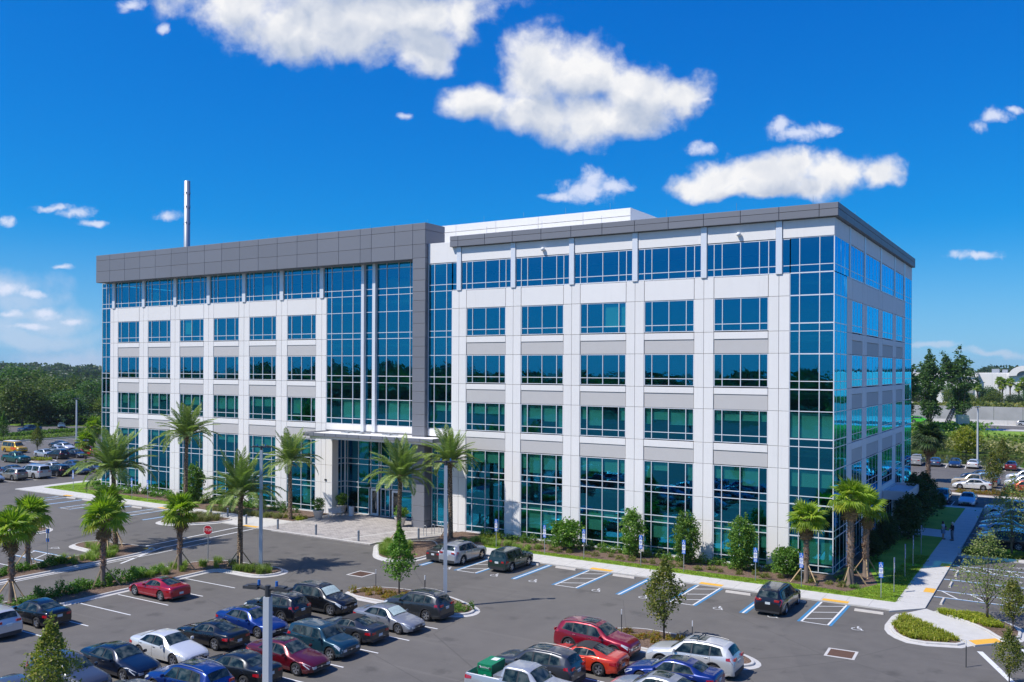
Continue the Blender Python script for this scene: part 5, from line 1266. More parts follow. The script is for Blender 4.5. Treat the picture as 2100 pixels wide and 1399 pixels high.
# --- big oaks and the wood on the left
T_OAK = [make_tree('oak', 15, 6.6, 5.6, None, .40, 75, 90, lm_, 3.5, .38, 1.35, 8.8) for lm_ in ('leaf_oak', 'leaf_vine', 'leaf_meadow')] + [make_tree('oak', 13, 7.2, 5.2, None, .38, 75, 85, 'leaf_dark', 2.5, .40, 1.35, 7.2)]
T_TALL = [make_tree('pine', 19, 4.2, 6.0, None, .38, 95, 38, 'leaf_oak', 9, .30, .85, 13) for _ in range(2)]
g = random.Random(3)
def wood_tree(x, y, s, pair, lab, sz=None): put_tree(pair, 'wood_tree', (x, y, -.2), lab, 'tree', 'trees of the left wood', s, sz=sz)
kinds = ['broad dark oak', 'olive tree', 'bushy tree', 'dark broad tree', 'tall airy tree', 'slender tree']
rank = ['at the front edge of the left wood', 'in the second rank of the left wood', 'in the third rank of the left wood', 'in the middle of the left wood', 'deep in the left wood', 'far back in the left wood']
HM = [15.2, 15.2, 15.2, 13.6, 19.5, 19.5]
for row, (dist, n_) in enumerate(((244, 8), (268, 8), (305, 9), (335, 9), (375, 10), (425, 10))):
    for i in range(n_):
        off = 22.3 + 9.2 * (i + g.uniform(.15, .85)) / n_; a = R(31.6 + off)        # bearing, west of the view axis
        if row == 0 and 24.0 < off < 25.6: continue
        dd_ = dist / math.cos(R(off)) * g.uniform(.98, 1.03); x, y = CAM.x - math.sin(a) * dd_, CAM.y + math.cos(a) * dd_
        j = g.randrange(4) if row < 3 or g.random() < .6 else 4 + g.randrange(2); q = (T_OAK + T_TALL)[j]
        lift = g.uniform(-30, 8) if off > 27.2 else g.uniform(-62, -22)
        if row == 0: lift = g.uniform(-62, -25)
        if row == 1: lift -= 18
        top = 15.7 + lift / 1848 * dist; s_ = top / HM[j]
        wood_tree(x, y, s_ * g.uniform(1.0, 1.2) if j < 4 else s_ * .9, q, kinds[j] + ' ' + rank[row] + (', at the frame edge' if off > 29.2 else ', by the round lamp' if off > 28.2 else ', left of the light pole' if off > 26.8 else ', behind the light pole' if off > 25.2 else ', next to the building'), s_)
# treeline masses round the horizon and a wood behind the camera (it shows in the glass)
def belt(name, pts, h, depth, size, dens, lm='leaf_dark', lab=None):
    C = []
    for (x0, y0), (x1, y1) in zip(pts[:-1], pts[1:]):
        L = math.hypot(x1 - x0, y1 - y0); n = int(L * dens); t_ = RG.random(n); nx, ny = -(y1 - y0) / L, (x1 - x0) / L
        hh = h * (.72 + .28 * np.sin((x0 + t_ * (x1 - x0)) * .021 + 1.3 * np.sin((y0 + t_ * (y1 - y0)) * .013)) * .5 + .14 * np.sin(t_ * L * .17) + RG.normal(size=n) * .05)
        dd = RG.normal(size=n) * depth; z = hh * RG.random(n) ** .55
        C.append(np.stack([x0 + t_ * (x1 - x0) + nx * dd, y0 + t_ * (y1 - y0) + ny * dd, z], 1))
    C = np.concatenate(C); A, B = leaves(C, size, aspect=.7); o = link(name, quads_mesh(name, C, A, B, lm)); o['kind'] = 'stuff'; return o
belt('far_woods', [(-1500, 300), (-900, 800), (-400, 1050), (0, 1050), (500, 800), (900, 300)], 22, 22, 2.2, 40, 'leaf_dark')
belt('undergrowth', [(-186, 70), (-172, 84), (-168, 100)], 4.0, 3.0, .45, 150, 'leaf_dark')
belt('undergrowth', [(-206, 40), (-202, 66), (-188, 84)], 4.5, 3.0, .45, 130, 'leaf_dark')
belt('far_woods', [(-700, 330), (-480, 470), (-330, 560)], 15, 16, 1.6, 60, 'leaf_dark')
belt('woodland', [(-420, -60), (-300, -290), (-60, -330), (160, -330), (420, -230)], 17.5, 12, 1.9, 32, 'leaf_dark')
belt('woodland', [(-260, -235), (-30, -262), (230, -255)], 14.5, 8, 1.5, 32, 'leaf_oak')
belt('woodland', [(250, -120), (300, 40), (260, 180)], 13, 10, 1.6, 30, 'leaf_oak')
belt('hedge_row', [(-151, 20), (-152.5, 44), (-153, 62)], 1.3, .8, .22, 130, 'leaf_hedge')
belt('low_grass', [(-144, 22), (-145, 42), (-146, 62)], .7, 1.3, .2, 110, 'leaf_lime')
# vine covered tall trees by the highway
T_VIN = [make_tree('vine_tree', 21, 3.0, 9.4, None, .30, 170, 40, 'leaf_vine', 3, .35, .50, 11.4, ([0, .2, .38, .55, .8, 1.05], [.45, .85, .35, 1.1, .9, .32])) for _ in range(3)]
for i, (x, y, s_, sz_, lab) in enumerate(((14.6, 160, 1.18, 1.03, 'tall vine covered tree hard against the building edge'), (20.0, 180, 1.12, .97, 'tall vine covered tree with a bare lower trunk, second from the building'), (25.4, 197, 1.25, 1.02, 'tall vine covered tree standing alone by the gantry'), (13.0, 150, .9, .72, 'vine covered tree low at the building edge'), (15.6, 166, 1.25, .93, 'broad vine covered tree just behind the one at the building edge'))):
    put_tree(T_VIN[i % 3], 'vine_covered_tree', (x, y, 0), lab, 'tree', 'vine covered trees by the highway', s_, sz=sz_)
mbv = make_tree('leaning_top', 9, 1.3, 4.2, None, .28, 46, 34, 'leaf_vine', 2, .1, .35, 4.8)
t = put_tree(mbv, 'vine_covered_tree', (23.6, 195, 12.0), 'leaning leafy spire beside the lone vine covered tree', 'tree', 'vine covered trees by the highway', .95); t.rotation_euler = (0, R(-16), 0)
T_YEL = make_tree('yellow_bush', 5.0, 2.6, 2.4, None, .17, 130, 30, 'leaf_yellow', .8, .1, .4, 2.6)
put_tree(T_YEL, 'yellow_green_tree', (33.2, 122, 0), 'bright yellow green tree on the pond bank', 'tree', None, .98)
for i, (x, y, s_) in enumerate(((6, 372, .55), (20.5, 374, .62), (22.8, 366, .5), (31, 355, .5), (-8, 365, .6), (38, 360, .6), (14.5, 362, .42), (45, 366, .6), (-22, 352, .62), (60, 350, .7), (80, 356, .7))):
    put_tree(T_OAK[i % 4], 'roadside_tree', (x, y, 0), ['dark oak', 'olive tree', 'green tree', 'broad blackish tree'][i % 4] + ' before the mall, ' + ['seen through the vine trees', 'below the lone short palm', 'beside the lone short palm', 'right of the taller palms', 'behind the vine trees at the building edge', 'at the right frame edge', 'left of the grey return wall', 'just past the right frame edge', 'hidden by the building edge', 'well past the right frame edge', 'far past the right frame edge'][i], 'tree', 'trees in front of the mall', s_)
belt('verge_bushes', [(-30, 345), (10, 350), (26, 350), (60, 352), (140, 356)], 4.2, 5, .7, 36, 'leaf_olive')
belt('bank_reeds', [(20, 126), (45, 124.5), (90, 126), (150, 126)], 2.6, 3.0, .30, 90, 'leaf_muhly')
belt('bank_scrub', [(4, 146), (40, 138), (90, 139), (150, 141)], 2.6, 6, .38, 120, 'leaf_meadow')
belt('bank_scrub', [(4, 162), (40, 154), (90, 156), (150, 158)], 1.7, 6, .36, 90, 'leaf_lime')
belt('bank_scrub', [(16, 178), (24, 190), (30, 196)], 2.4, 3, .35, 100, 'leaf_shrub')
# --- bed planting
def inpoly(p, poly):
    x, y = p; c = False; j = len(poly) - 1
    for i in range(len(poly)):
        if (poly[i][1] > y) != (poly[j][1] > y) and x < (poly[j][0] - poly[i][0]) * (y - poly[i][1]) / (poly[j][1] - poly[i][1]) + poly[i][0]: c = not c
        j = i
    return c
def sample_poly(poly, n):
    xs_, ys_ = [q[0] for q in poly], [q[1] for q in poly]; o = []
    while len(o) < n:
        p = (ru(min(xs_), max(xs_)), ru(min(ys_), max(ys_)))
        if inpoly(p, poly): o.append(p)
    return o
def tufts(name, spots, h, w, blades, lm, bw=.018, z=.1, lean=.5):
    "grassy clumps: curved blades of two segments"
    n = len(spots) * blades; P = np.repeat(np.array(spots), blades, 0); az = RG.uniform(0, 2 * np.pi, n); ln = RG.random(n) ** .7 * lean + .08
    hh = h * RG.uniform(.6, 1.1, n); bx = P[:, 0] + RG.normal(size=n) * w * .35; by = P[:, 1] + RG.normal(size=n) * w * .35
    dx, dy = np.cos(az), np.sin(az); px, py = -dy * bw, dx * bw
    V = np.empty((n, 5, 3)); zz = np.full(n, z)
    V[:, 0] = np.stack([bx - px, by - py, zz], 1); V[:, 1] = np.stack([bx + px, by + py, zz], 1)
    mx, my = bx + dx * ln * hh * .5, by + dy * ln * hh * .5
    V[:, 2] = np.stack([mx + px, my + py, zz + hh * .65], 1); V[:, 3] = np.stack([mx - px, my - py, zz + hh * .65], 1); V[:, 4] = np.stack([bx + dx * ln * hh * 1.35, by + dy * ln * hh * 1.35, zz + hh * (1 - ln * .5)], 1)
    me = bpy.data.meshes.new(name); me.vertices.add(5 * n); me.vertices.foreach_set('co', V.reshape(-1))
    base = np.arange(n)[:, None] * 5; idx = np.concatenate([base + np.array([0, 1, 2, 3]), base + np.array([3, 2, 4])], 1).reshape(-1)
    me.loops.add(7 * n); me.loops.foreach_set('vertex_index', idx.astype(np.int32)); me.polygons.add(2 * n)
    ls = (np.arange(n)[:, None] * 7 + np.array([0, 4])).reshape(-1); lt = np.tile([4, 3], n)
    me.polygons.foreach_set('loop_start', ls.astype(np.int32)); me.polygons.foreach_set('loop_total', lt.astype(np.int32)); me.materials.append(MATS[lm]); me.update(calc_edges=True)
    o = link(name, me); o['kind'] = 'stuff'; return o
def near(poly, k=.86):
    cx_, cy_ = sum(q[0] for q in poly) / len(poly), sum(q[1] for q in poly) / len(poly); return [(cx_ + (q[0] - cx_) * k, cy_ + (q[1] - cy_) * k) for q in poly]
tufts('lily_grass', sample_poly(near(B_IL, .93), 150), .38, .25, 26, 'leaf_yellow', .022, lean=.8)
tufts('lily_grass', sample_poly([(42.0, -6.6), (45.2, -6.4), (46.6, -8.6), (45.6, -9.0), (43.8, -7.6)], 130), .38, .25, 26, 'leaf_yellow', .022, lean=.8)
tufts('lily_grass', sample_poly(near(B_U, .93), 260), .42, .25, 22, 'leaf_yellow', .024, lean=.8)
tufts('muhly_grass', sample_poly(near(B_C, .86), 70), .75, .4, 70, 'leaf_muhly', .010, lean=.6)
tufts('muhly_grass', sample_poly([(-30.5, -4.4), (-24, -4.6), (-19.5, -4.6), (-19.5, -3.6), (-30, -3.6)], 55), .7, .4, 60, 'leaf_muhly', .010, lean=.6)
tufts('fountain_grass', sample_poly([(-2.0, -8.9), (1.0, -12.6), (2.4, -12.4), (1.6, -9.0), (0, -7.4)], 38), .85, .35, 120, 'leaf_lime', .010, lean=.6)
tufts('fountain_grass', sample_poly([(-4.6, -23.2), (-2.0, -23.0), (-1.6, -22), (-2.4, -21.2), (-4.2, -21.5)], 16), .75, .3, 80, 'leaf_lime', .011, lean=.6)
tufts('fountain_grass', sample_poly([(-9.7, -24.5), (-8.8, -21.6), (-6, -21.2), (-6.2, -23), (-7.4, -24.2), (-7.6, -29), (-9.8, -29)], 26), .7, .3, 70, 'leaf_lime', .011, lean=.6)
tufts('fountain_grass', sample_poly([(-23.8, -23.6), (-17.4, -23.4), (-16.8, -25), (-17, -29), (-19, -29), (-19.4, -25)], 40), .75, .3, 80, 'leaf_lime', .011, lean=.6)
tufts('fountain_grass', sample_poly([(3.6, -4.6), (10.5, -4.6), (11, -3.2), (3.6, -2.6)], 34), .6, .3, 60, 'leaf_lime', .011, lean=.6)
tufts('lawn_blades', sample_poly([(6.2, -5.0), (39.9, -5.62), (39.9, 12), (38.6, 12), (38.3, -1), (36.5, -4.6), (33.0, -4.1), (6.0, -4.3)], 2600), .09, .3, 9, 'leaf_fan', .014, z=.125, lean=.8)
tufts('lawn_blades', sample_poly([(-62.9, -3.4), (-45, -4.1), (-33, -4.35), (-33, -3.3), (-57.5, -1.6), (-60, 3)], 900), .09, .3, 9, 'leaf_fan', .016, z=.125, lean=.8)
def bush_mesh(r, h, n, size, lm, nm='shrub'):
    C, cc = clumps(n, lambda k_: np.abs(sph(k_, r, r, h, 0)) * RG.choice([-1, 1], (k_, 3)) * np.array([1, 1, 1]), (r * .16, r * .16, h * .12), 16); C[:, 2] = np.abs(C[:, 2]) + .02
    A, B = leaves(C, size); return quads_mesh(nm, C, A, B, lm)
BU = {m: [bush_mesh(.42, .62, 26, .055, m), bush_mesh(.5, .5, 26, .06, m)] for m in ('leaf_shrub', 'leaf_croton', 'leaf_olive', 'leaf_hedge', 'leaf_yellow')}
ONES = 'first second third fourth fifth sixth seventh eighth ninth tenth eleventh twelfth thirteenth fourteenth fifteenth sixteenth seventeenth eighteenth nineteenth'.split()
def ordinal(i): return ONES[i] if i < 19 else ('twenty' if i < 29 else 'thirty') + ('eth' if False else '-' + ONES[(i + 1) % 10 - 1] if (i + 1) % 10 else '') if (i + 1) % 10 else {20: 'twentieth', 30: 'thirtieth'}[i + 1]
def bushes(spots, lm, label, group, s0=.8, s1=1.25, name='shrub'):
    base = label
    for n_, (x, y) in enumerate(spots):
        label = ordinal(n_) + ' ' + base
        o = link(name, BU[lm][random.randrange(2)], None, (x, y, .1), (0, 0, ru(0, 6)), (ru(s0, s1),) * 2 + (ru(s0, s1),)); props(o, label, 'shrub', group)
bushes([(3.5 + .92 * i + ru(-.2, .2), -1.1 + ru(-.35, .35)) for i in range(32)], 'leaf_hedge', 'small leafy shrub from the left under the front windows', 'shrubs under the front windows', .9, 1.4)
bushes([(8.5 + 1.1 * i + ru(-.3, .3), -3.1 + ru(-.3, .3)) for i in range(26)], 'leaf_olive', 'low reddish green shrub from the left at the lawn edge', 'low shrubs along the front lawn', .55, .9)
bushes([(35.3 + ru(0, 2.2), -3.2 + 1.3 * i) for i in range(9)], 'leaf_shrub', 'small shrub in the mulch round the corner palms, counted away from camera', 'shrubs round the corner palms', .6, 1.0)
bushes([(x, y) for i in range(17) for x, y in [(7.5 + .46 * i, -23.3 + (i % 3) * .55 + ru(-.2, .2))]], 'leaf_croton', 'orange and yellow shrub from the left behind the parked crossovers', 'orange shrubs in the left island', .55, .95)
bushes([(16.1, -22.9), (16.6, -23.3), (16.9, -22.6), (15.9, -23.6)], 'leaf_hedge', 'small green shrub by the light pole at the island end', 'green shrubs by the light pole', .6, .9)
bushes([(26.5 + .55 * i, -22.4 + (i % 3) * .5 - .4) for i in range(10)], 'leaf_croton', 'orange and green shrub from the left ahead of the dark red crossover', 'orange shrubs in the right island', .55, .95)
bushes([(-8.9 + ru(-.35, .5), -37.5 + .55 * i) for i in range(20)], 'leaf_shrub', 'dark hedge shrub from the near end behind the red coupe', 'hedge shrubs on the near median', .95, 1.5)
bushes([(-8.6 + ru(-.3, .4), -48 + .7 * i) for i in range(14)], 'leaf_shrub', 'dark hedge shrub up the lower left median', 'hedge shrubs on the lower median', .95, 1.5)
bushes([(-18.0 + ru(-.5, .6), -37.5 + .6 * i) for i in range(16)], 'leaf_shrub', 'dark hedge shrub from the near end by the hatched stall', 'hedge shrubs on the left median', .9, 1.4)
bushes([(-56 + 1.25 * i + ru(-.3, .3), -.6 + ru(-.5, .4)) for i in range(29)], 'leaf_shrub', 'dark shrub from the left under the left wing windows', 'shrubs under the left wing', 1.1, 2.0)
bushes([(-22.8 + ru(0, 5.6), -3.7 + ru(-.3, .9)) for i in range(16)], 'leaf_yellow', 'yellow green plant left of the paved plaza', 'yellow green plants by the plaza', .5, .8)
bushes([(38 + .8 * i, 57.6 + ru(-.1, .4)) for i in range(18)], 'leaf_croton', 'orange and yellow shrub from the left in the rear island', 'shrubs in the rear island', .9, 1.4)
bushes([(-34 - .95 * i, -21.4 + ru(-.7, .7)) for i in range(16)], 'leaf_yellow', 'yellow green shrub from the right in the far left front island', 'shrubs in the left front island', .7, 1.1)
bushes([(-94.6 - .7 * i, 15.9 + ru(-.5, .5)) for i in range(5)], 'leaf_yellow', 'yellow shrub in the small island beside the green pickup', 'shrubs by the green pickup', 1.0, 1.4)
bushes([(44 + 1.3 * i, 97.2 + ru(-.1, .4)) for i in range(20)], 'leaf_hedge', 'low hedge shrub from the left between rear lot and pond', 'hedge shrubs by the pond', 1.3, 1.8)
bushes([(-58.5 - ru(0, 2), 2 + 1.6 * i) for i in range(8)], 'leaf_shrub', 'shrub at the left end of the building', 'shrubs at the left end', 1.2, 2.0)
bushes([(4.6, -2.4), (5.6, -1.9)], 'leaf_yellow', 'yellow shrub behind the dark sedan near the entrance', 'yellow shrubs near the entrance', 1.0, 1.3)
# planter pots
def pot(loc, lab, plant, s=1.0):
    t = empty('planter_pot', loc, 0, lab, 'planter', 'large cream planter pots', s)
    mb = MB(); mb.lathe([(.30, 0), (.34, .03), (.56, .80), (.60, .86), (.60, .92), (.52, .92), (.50, .80), (.001, .78)], 22); mb.build('pot', 'planter_cream', t, smooth=True)
    o = empty('potted_plant', (loc[0], loc[1], loc[2] + .78 * s), ru(0, 6), lab.replace('planter pot', 'leafy plant').replace('cream', 'green'), 'plant', 'plants in the pots')
    b = plant; link('stem', b[0], o); link('crown', b[1], o)
T_POT = make_tree('potted', 1.35, .55, .62, None, .07, 70, 18, 'leaf_shrub', .3, .03, .12, .72)
T_POT2 = make_tree('potted', 1.2, .6, .5, None, .09, 60, 18, 'leaf_hedge', .3, .03, .13, .65)
pot((-16.2, -2.0, .1), 'big cream planter pot at the left of the plaza beside the bench', T_POT)
pot((-16.6, 1.9, .1), 'cream planter pot in the shaded left corner of the entrance', T_POT)
pot((-6.3, -0.9, .1), 'cream planter pot before the grey pillar, behind the date palm trunk', T_POT2)
# ------------------------------------------------------------------ vehicles
def pchip(xk, yk):
    "monotone cubic through the keys"
    n = len(xk); h = [xk[i + 1] - xk[i] for i in range(n - 1)]; dl = [(yk[i + 1] - yk[i]) / h[i] for i in range(n - 1)]; d = [0.0] * n
    d[0], d[-1] = dl[0], dl[-1]
    for i in range(1, n - 1):
        d[i] = 0 if dl[i - 1] * dl[i] <= 0 else 2 * dl[i - 1] * dl[i] / (dl[i - 1] + dl[i])
    def f(x):
        if x <= xk[0]: return yk[0]
        if x >= xk[-1]: return yk[-1]
        i = 0
        while xk[i + 1] < x: i += 1
        t = (x - xk[i]) / h[i]; t2, t3 = t * t, t * t * t
        return yk[i] * (2 * t3 - 3 * t2 + 1) + h[i] * d[i] * (t3 - 2 * t2 + t) + yk[i + 1] * (-2 * t3 + 3 * t2) + h[i] * d[i + 1] * (t3 - t2)
    return f
# each body type: L length, W half width, keys (x, top z, rail z, rail y, belt z, belt y, half width) from nose to tail
TY = {
 'sedan': dict(L=4.75, W=.91, ax=(.95, 3.72), wr=.335, keys=[
   (0, .60, .56, .50, .50, .60, .66), (.10, .68, .64, .58, .58, .74, .79), (.40, .80, .76, .66, .69, .83, .88), (1.0, .93, .89, .70, .80, .86, .905), (1.35, 1.0, .94, .70, .86, .87, .91),
   (2.1, 1.38, 1.30, .60, .91, .865, .91), (2.55, 1.445, 1.36, .585, .93, .865, .91), (3.1, 1.42, 1.34, .58, .95, .865, .91), (3.5, 1.33, 1.25, .59, .97, .86, .91), (4.08, 1.10, 1.05, .64, 1.0, .83, .895), (4.5, 1.07, 1.03, .66, .99, .80, .86), (4.69, 1.02, .98, .62, .93, .74, .79), (4.75, .92, .88, .55, .82, .66, .72)],
   ws=(1.42, 2.08), rw=(3.52, 4.05), side=[((1.62, .08), (2.60, .06), (2.60, .90), (2.12, .88)), ((2.68, .06), (3.70, .10), (3.42, .86), (2.68, .90))], roof=(2.15, 3.45), mirror=1.72, hood=(.45, 1.3), trunk=(4.12, 4.6), tl=.80, pl=.80),
 'coupe': dict(L=4.72, W=.94, ax=(.92, 3.70), wr=.345, keys=[
   (0, .56, .52, .50, .46, .62, .68), (.10, .64, .60, .6, .55, .76, .81), (.40, .76, .72, .68, .66, .85, .90), (1.1, .90, .85, .72, .77, .88, .93), (1.6, .97, .91, .70, .83, .88, .93),
   (2.25, 1.28, 1.20, .58, .88, .86, .93), (2.7, 1.34, 1.26, .56, .90, .86, .93), (3.15, 1.30, 1.22, .55, .93, .87, .94), (3.6, 1.18, 1.11, .56, .96, .88, .945), (4.1, 1.02, .98, .62, .95, .86, .93), (4.5, .99, .95, .64, .92, .80, .87), (4.67, .94, .90, .60, .85, .74, .80), (4.72, .84, .80, .55, .75, .66, .72)],
   ws=(1.66, 2.22), rw=(3.22, 4.02), side=[((1.92, .10), (2.95, .08), (2.95, .86), (2.30, .86)), ((3.02, .08), (3.55, .2), (3.3, .75), (3.02, .84))], roof=(2.3, 3.15), mirror=2.0, hood=(.45, 1.5), trunk=(4.1, 4.6), tl=.72, pl=.60),
 'suv': dict(L=4.70, W=.93, ax=(.92, 3.66), wr=.365, keys=[
   (0, .76, .72, .52, .62, .64, .70), (.10, .88, .84, .62, .74, .78, .83), (.40, 1.0, .96, .70, .86, .86, .91), (1.0, 1.10, 1.06, .74, .95, .88, .93), (1.30, 1.15, 1.10, .74, .99, .89, .93),
   (2.0, 1.58, 1.50, .66, 1.04, .88, .93), (2.5, 1.68, 1.59, .66, 1.06, .88, .93), (3.3, 1.69, 1.60, .65, 1.09, .88, .93), (4.0, 1.63, 1.54, .63, 1.13, .87, .925), (4.28, 1.56, 1.46, .62, 1.14, .85, .91), (4.52, 1.26, 1.18, .64, 1.08, .82, .88), (4.65, 1.02, .98, .60, .92, .76, .82), (4.70, .90, .86, .56, .80, .70, .76)],
   ws=(1.38, 1.98), rw=(4.31, 4.55), side=[((1.58, .08), (2.48, .06), (2.48, .90), (2.08, .88)), ((2.56, .06), (3.42, .06), (3.42, .90), (2.56, .90)), ((3.50, .07), (4.10, .16), (3.92, .84), (3.50, .88))], roof=(2.1, 4.0), mirror=1.66, hood=(.45, 1.25), trunk=None, tl=1.06, pl=.92, rails=True, clad=True),
 'box': dict(L=4.25, W=.88, ax=(.78, 3.36), wr=.36, keys=[
   (0, .84, .82, .62, .74, .68, .72), (.06, .98, .96, .70, .84, .78, .82), (.30, 1.04, 1.02, .72, .94, .82, .86), (1.0, 1.08, 1.06, .72, .99, .83, .88), (1.28, 1.10, 1.08, .72, 1.01, .84, .88),
   (1.72, 1.56, 1.52, .64, 1.02, .84, .88), (1.9, 1.63, 1.59, .64, 1.02, .84, .88), (3.0, 1.65, 1.61, .64, 1.03, .84, .88), (3.8, 1.63, 1.59, .64, 1.03, .84, .88), (4.02, 1.60, 1.55, .64, 1.03, .83, .87), (4.16, 1.10, 1.07, .68, 1.0, .80, .85), (4.22, .98, .95, .68, .88, .78, .83), (4.25, .86, .84, .66, .76, .74, .80)],
   ws=(1.32, 1.70), rw=(4.035, 4.145), side=[((1.52, .08), (2.25, .06), (2.25, .88), (1.78, .86)), ((2.32, .06), (3.0, .06), (3.0, .88), (2.32, .88)), ((3.08, .06), (3.86, .06), (3.80, .86), (3.08, .88))], roof=(1.85, 3.9), mirror=1.5, hood=(.2, 1.2), trunk=None, tl=.86, pl=.85, clad=True),
 'cube': dict(L=4.10, W=.89, ax=(.78, 3.33), wr=.345, keys=[
   (0, .70, .66, .56, .58, .66, .72), (.08, .84, .80, .64, .70, .78, .84), (.35, .95, .91, .72, .84, .84, .89), (.9, 1.04, 1.0, .73, .93, .86, .89), (1.12, 1.08, 1.03, .73, .96, .86, .89),
   (1.62, 1.52, 1.47, .68, 1.0, .86, .89), (1.9, 1.60, 1.55, .68, 1.02, .86, .89), (3.0, 1.60, 1.55, .67, 1.07, .86, .89), (3.7, 1.56, 1.50, .66, 1.10, .85, .885), (3.9, 1.50, 1.44, .66, 1.10, .84, .87), (4.04, 1.10, 1.05, .68, 1.0, .80, .85), (4.10, .90, .86, .62, .78, .72, .78)],
   ws=(1.16, 1.60), rw=(3.91, 4.03), side=[((1.36, .08), (2.15, .06), (2.15, .88), (1.72, .86)), ((2.22, .06), (2.98, .06), (2.98, .88), (2.22, .88)), ((3.05, .08), (3.6, .1), (3.5, .82), (3.05, .86))], roof=(1.8, 3.75), mirror=1.42, hood=(.4, 1.05), trunk=None, tl=1.05, pl=.85),
 'van': dict(L=5.10, W=.98, ax=(.98, 4.02), wr=.355, keys=[
   (0, .72, .68, .54, .58, .66, .72), (.10, .84, .80, .64, .72, .80, .86), (.40, .96, .92, .74, .84, .90, .95), (.95, 1.08, 1.03, .78, .92, .93, .98), (1.2, 1.14, 1.08, .76, .96, .93, .98),
   (2.05, 1.62, 1.54, .68, 1.0, .93, .98), (2.6, 1.72, 1.64, .69, 1.02, .93, .98), (3.8, 1.73, 1.65, .69, 1.04, .92, .98), (4.5, 1.68, 1.60, .67, 1.05, .91, .97), (4.78, 1.58, 1.49, .67, 1.05, .89, .95), (5.0, 1.16, 1.10, .68, 1.0, .85, .91), (5.10, .90, .86, .60, .78, .74, .82)],
   ws=(1.28, 2.0), rw=(4.80, 4.98), side=[((1.62, .08), (2.55, .06), (2.55, .88), (2.14, .86)), ((2.63, .06), (3.62, .06), (3.62, .88), (2.63, .88)), ((3.70, .06), (4.62, .12), (4.45, .84), (3.70, .88))], roof=(2.15, 4.5), mirror=1.75, hood=(.4, 1.15), trunk=None, tl=1.06, pl=.92, rails=True),
 'wagonvan': dict(L=5.6, W=.99, ax=(.95, 4.35), wr=.37, keys=[
   (0, .82, .78, .60, .68, .72, .78), (.08, .98, .94, .70, .82, .84, .90), (.30, 1.08, 1.04, .78, .94, .90, .96), (.8, 1.16, 1.12, .80, 1.02, .93, .99), (1.0, 1.20, 1.15, .78, 1.05, .93, .99),
   (1.65, 1.90, 1.83, .70, 1.10, .93, .99), (2.0, 2.03, 1.96, .72, 1.12, .93, .99), (4.5, 2.05, 1.98, .72, 1.12, .92, .99), (5.3, 2.02, 1.94, .71, 1.12, .90, .97), (5.5, 1.90, 1.80, .70, 1.10, .88, .95), (5.6, .95, .92, .70, .85, .82, .88)],
   ws=(1.08, 1.62), rw=(5.505, 5.545), side=[((1.42, .06), (2.2, .06), (2.2, .86), (1.78, .84)), ((2.35, .08), (3.5, .08), (3.5, .84), (2.35, .84)), ((3.65, .08), (5.2, .08), (5.2, .84), (3.65, .84))], roof=None, mirror=1.5, hood=(.3, .95), trunk=None, tl=1.25, pl=.8),
 'suburban': dict(L=5.65, W=1.0, ax=(1.02, 4.32), wr=.40, keys=[
   (0, .90, .87, .66, .76, .74, .80), (.07, 1.06, 1.03, .74, .90, .86, .92), (.35, 1.16, 1.12, .78, 1.02, .92, .98), (1.3, 1.22, 1.18, .80, 1.08, .94, 1.0), (1.52, 1.25, 1.21, .78, 1.1, .94, 1.0),
   (2.1, 1.78, 1.71, .70, 1.12, .94, 1.0), (2.5, 1.89, 1.82, .71, 1.13, .94, 1.0), (4.6, 1.90, 1.83, .71, 1.14, .93, 1.0), (5.3, 1.86, 1.78, .70, 1.14, .92, .98), (5.46, 1.78, 1.70, .70, 1.14, .91, .97), (5.58, 1.18, 1.14, .76, 1.05, .88, .94), (5.65, .86, .84, .72, .74, .84, .90)],
   ws=(1.58, 2.06), rw=(5.475, 5.565), side=[((1.86, .08), (2.75, .06), (2.75, .88), (2.24, .86)), ((2.85, .06), (3.7, .06), (3.7, .88), (2.85, .88)), ((3.95, .06), (5.25, .06), (5.2, .88), (3.95, .88))], roof=None, mirror=2.0, hood=(.4, 1.4), trunk=None, tl=1.05, pl=.9, rails=True),
 'pickup': dict(L=5.55, W=.97, ax=(1.0, 4.40), wr=.39, keys=[
   (0, .88, .84, .62, .74, .72, .78), (.08, 1.0, .97, .72, .86, .84, .90), (.35, 1.12, 1.08, .78, .98, .90, .95), (1.25, 1.18, 1.14, .78, 1.05, .91, .97), (1.5, 1.22, 1.17, .76, 1.07, .91, .97),
   (2.15, 1.70, 1.62, .66, 1.10, .91, .97), (2.5, 1.79, 1.71, .66, 1.10, .91, .97), (3.3, 1.78, 1.70, .66, 1.11, .91, .97), (3.52, 1.70, 1.62, .67, 1.11, .91, .97), (3.62, 1.20, 1.18, .88, 1.10, .92, .97), (5.48, 1.20, 1.17, .87, 1.08, .90, .96), (5.55, 1.12, 1.10, .86, 1.0, .88, .94)],
   ws=(1.56, 2.12), rw=(3.535, 3.60), side=[((1.84, .08), (2.62, .06), (2.62, .88), (2.24, .86)), ((2.70, .06), (3.42, .06), (3.38, .88), (2.70, .88))], roof=None, mirror=1.98, hood=(.4, 1.4), trunk=None, tl=1.0, pl=.7, bed=(3.68, 5.45)),
}
CH = 1
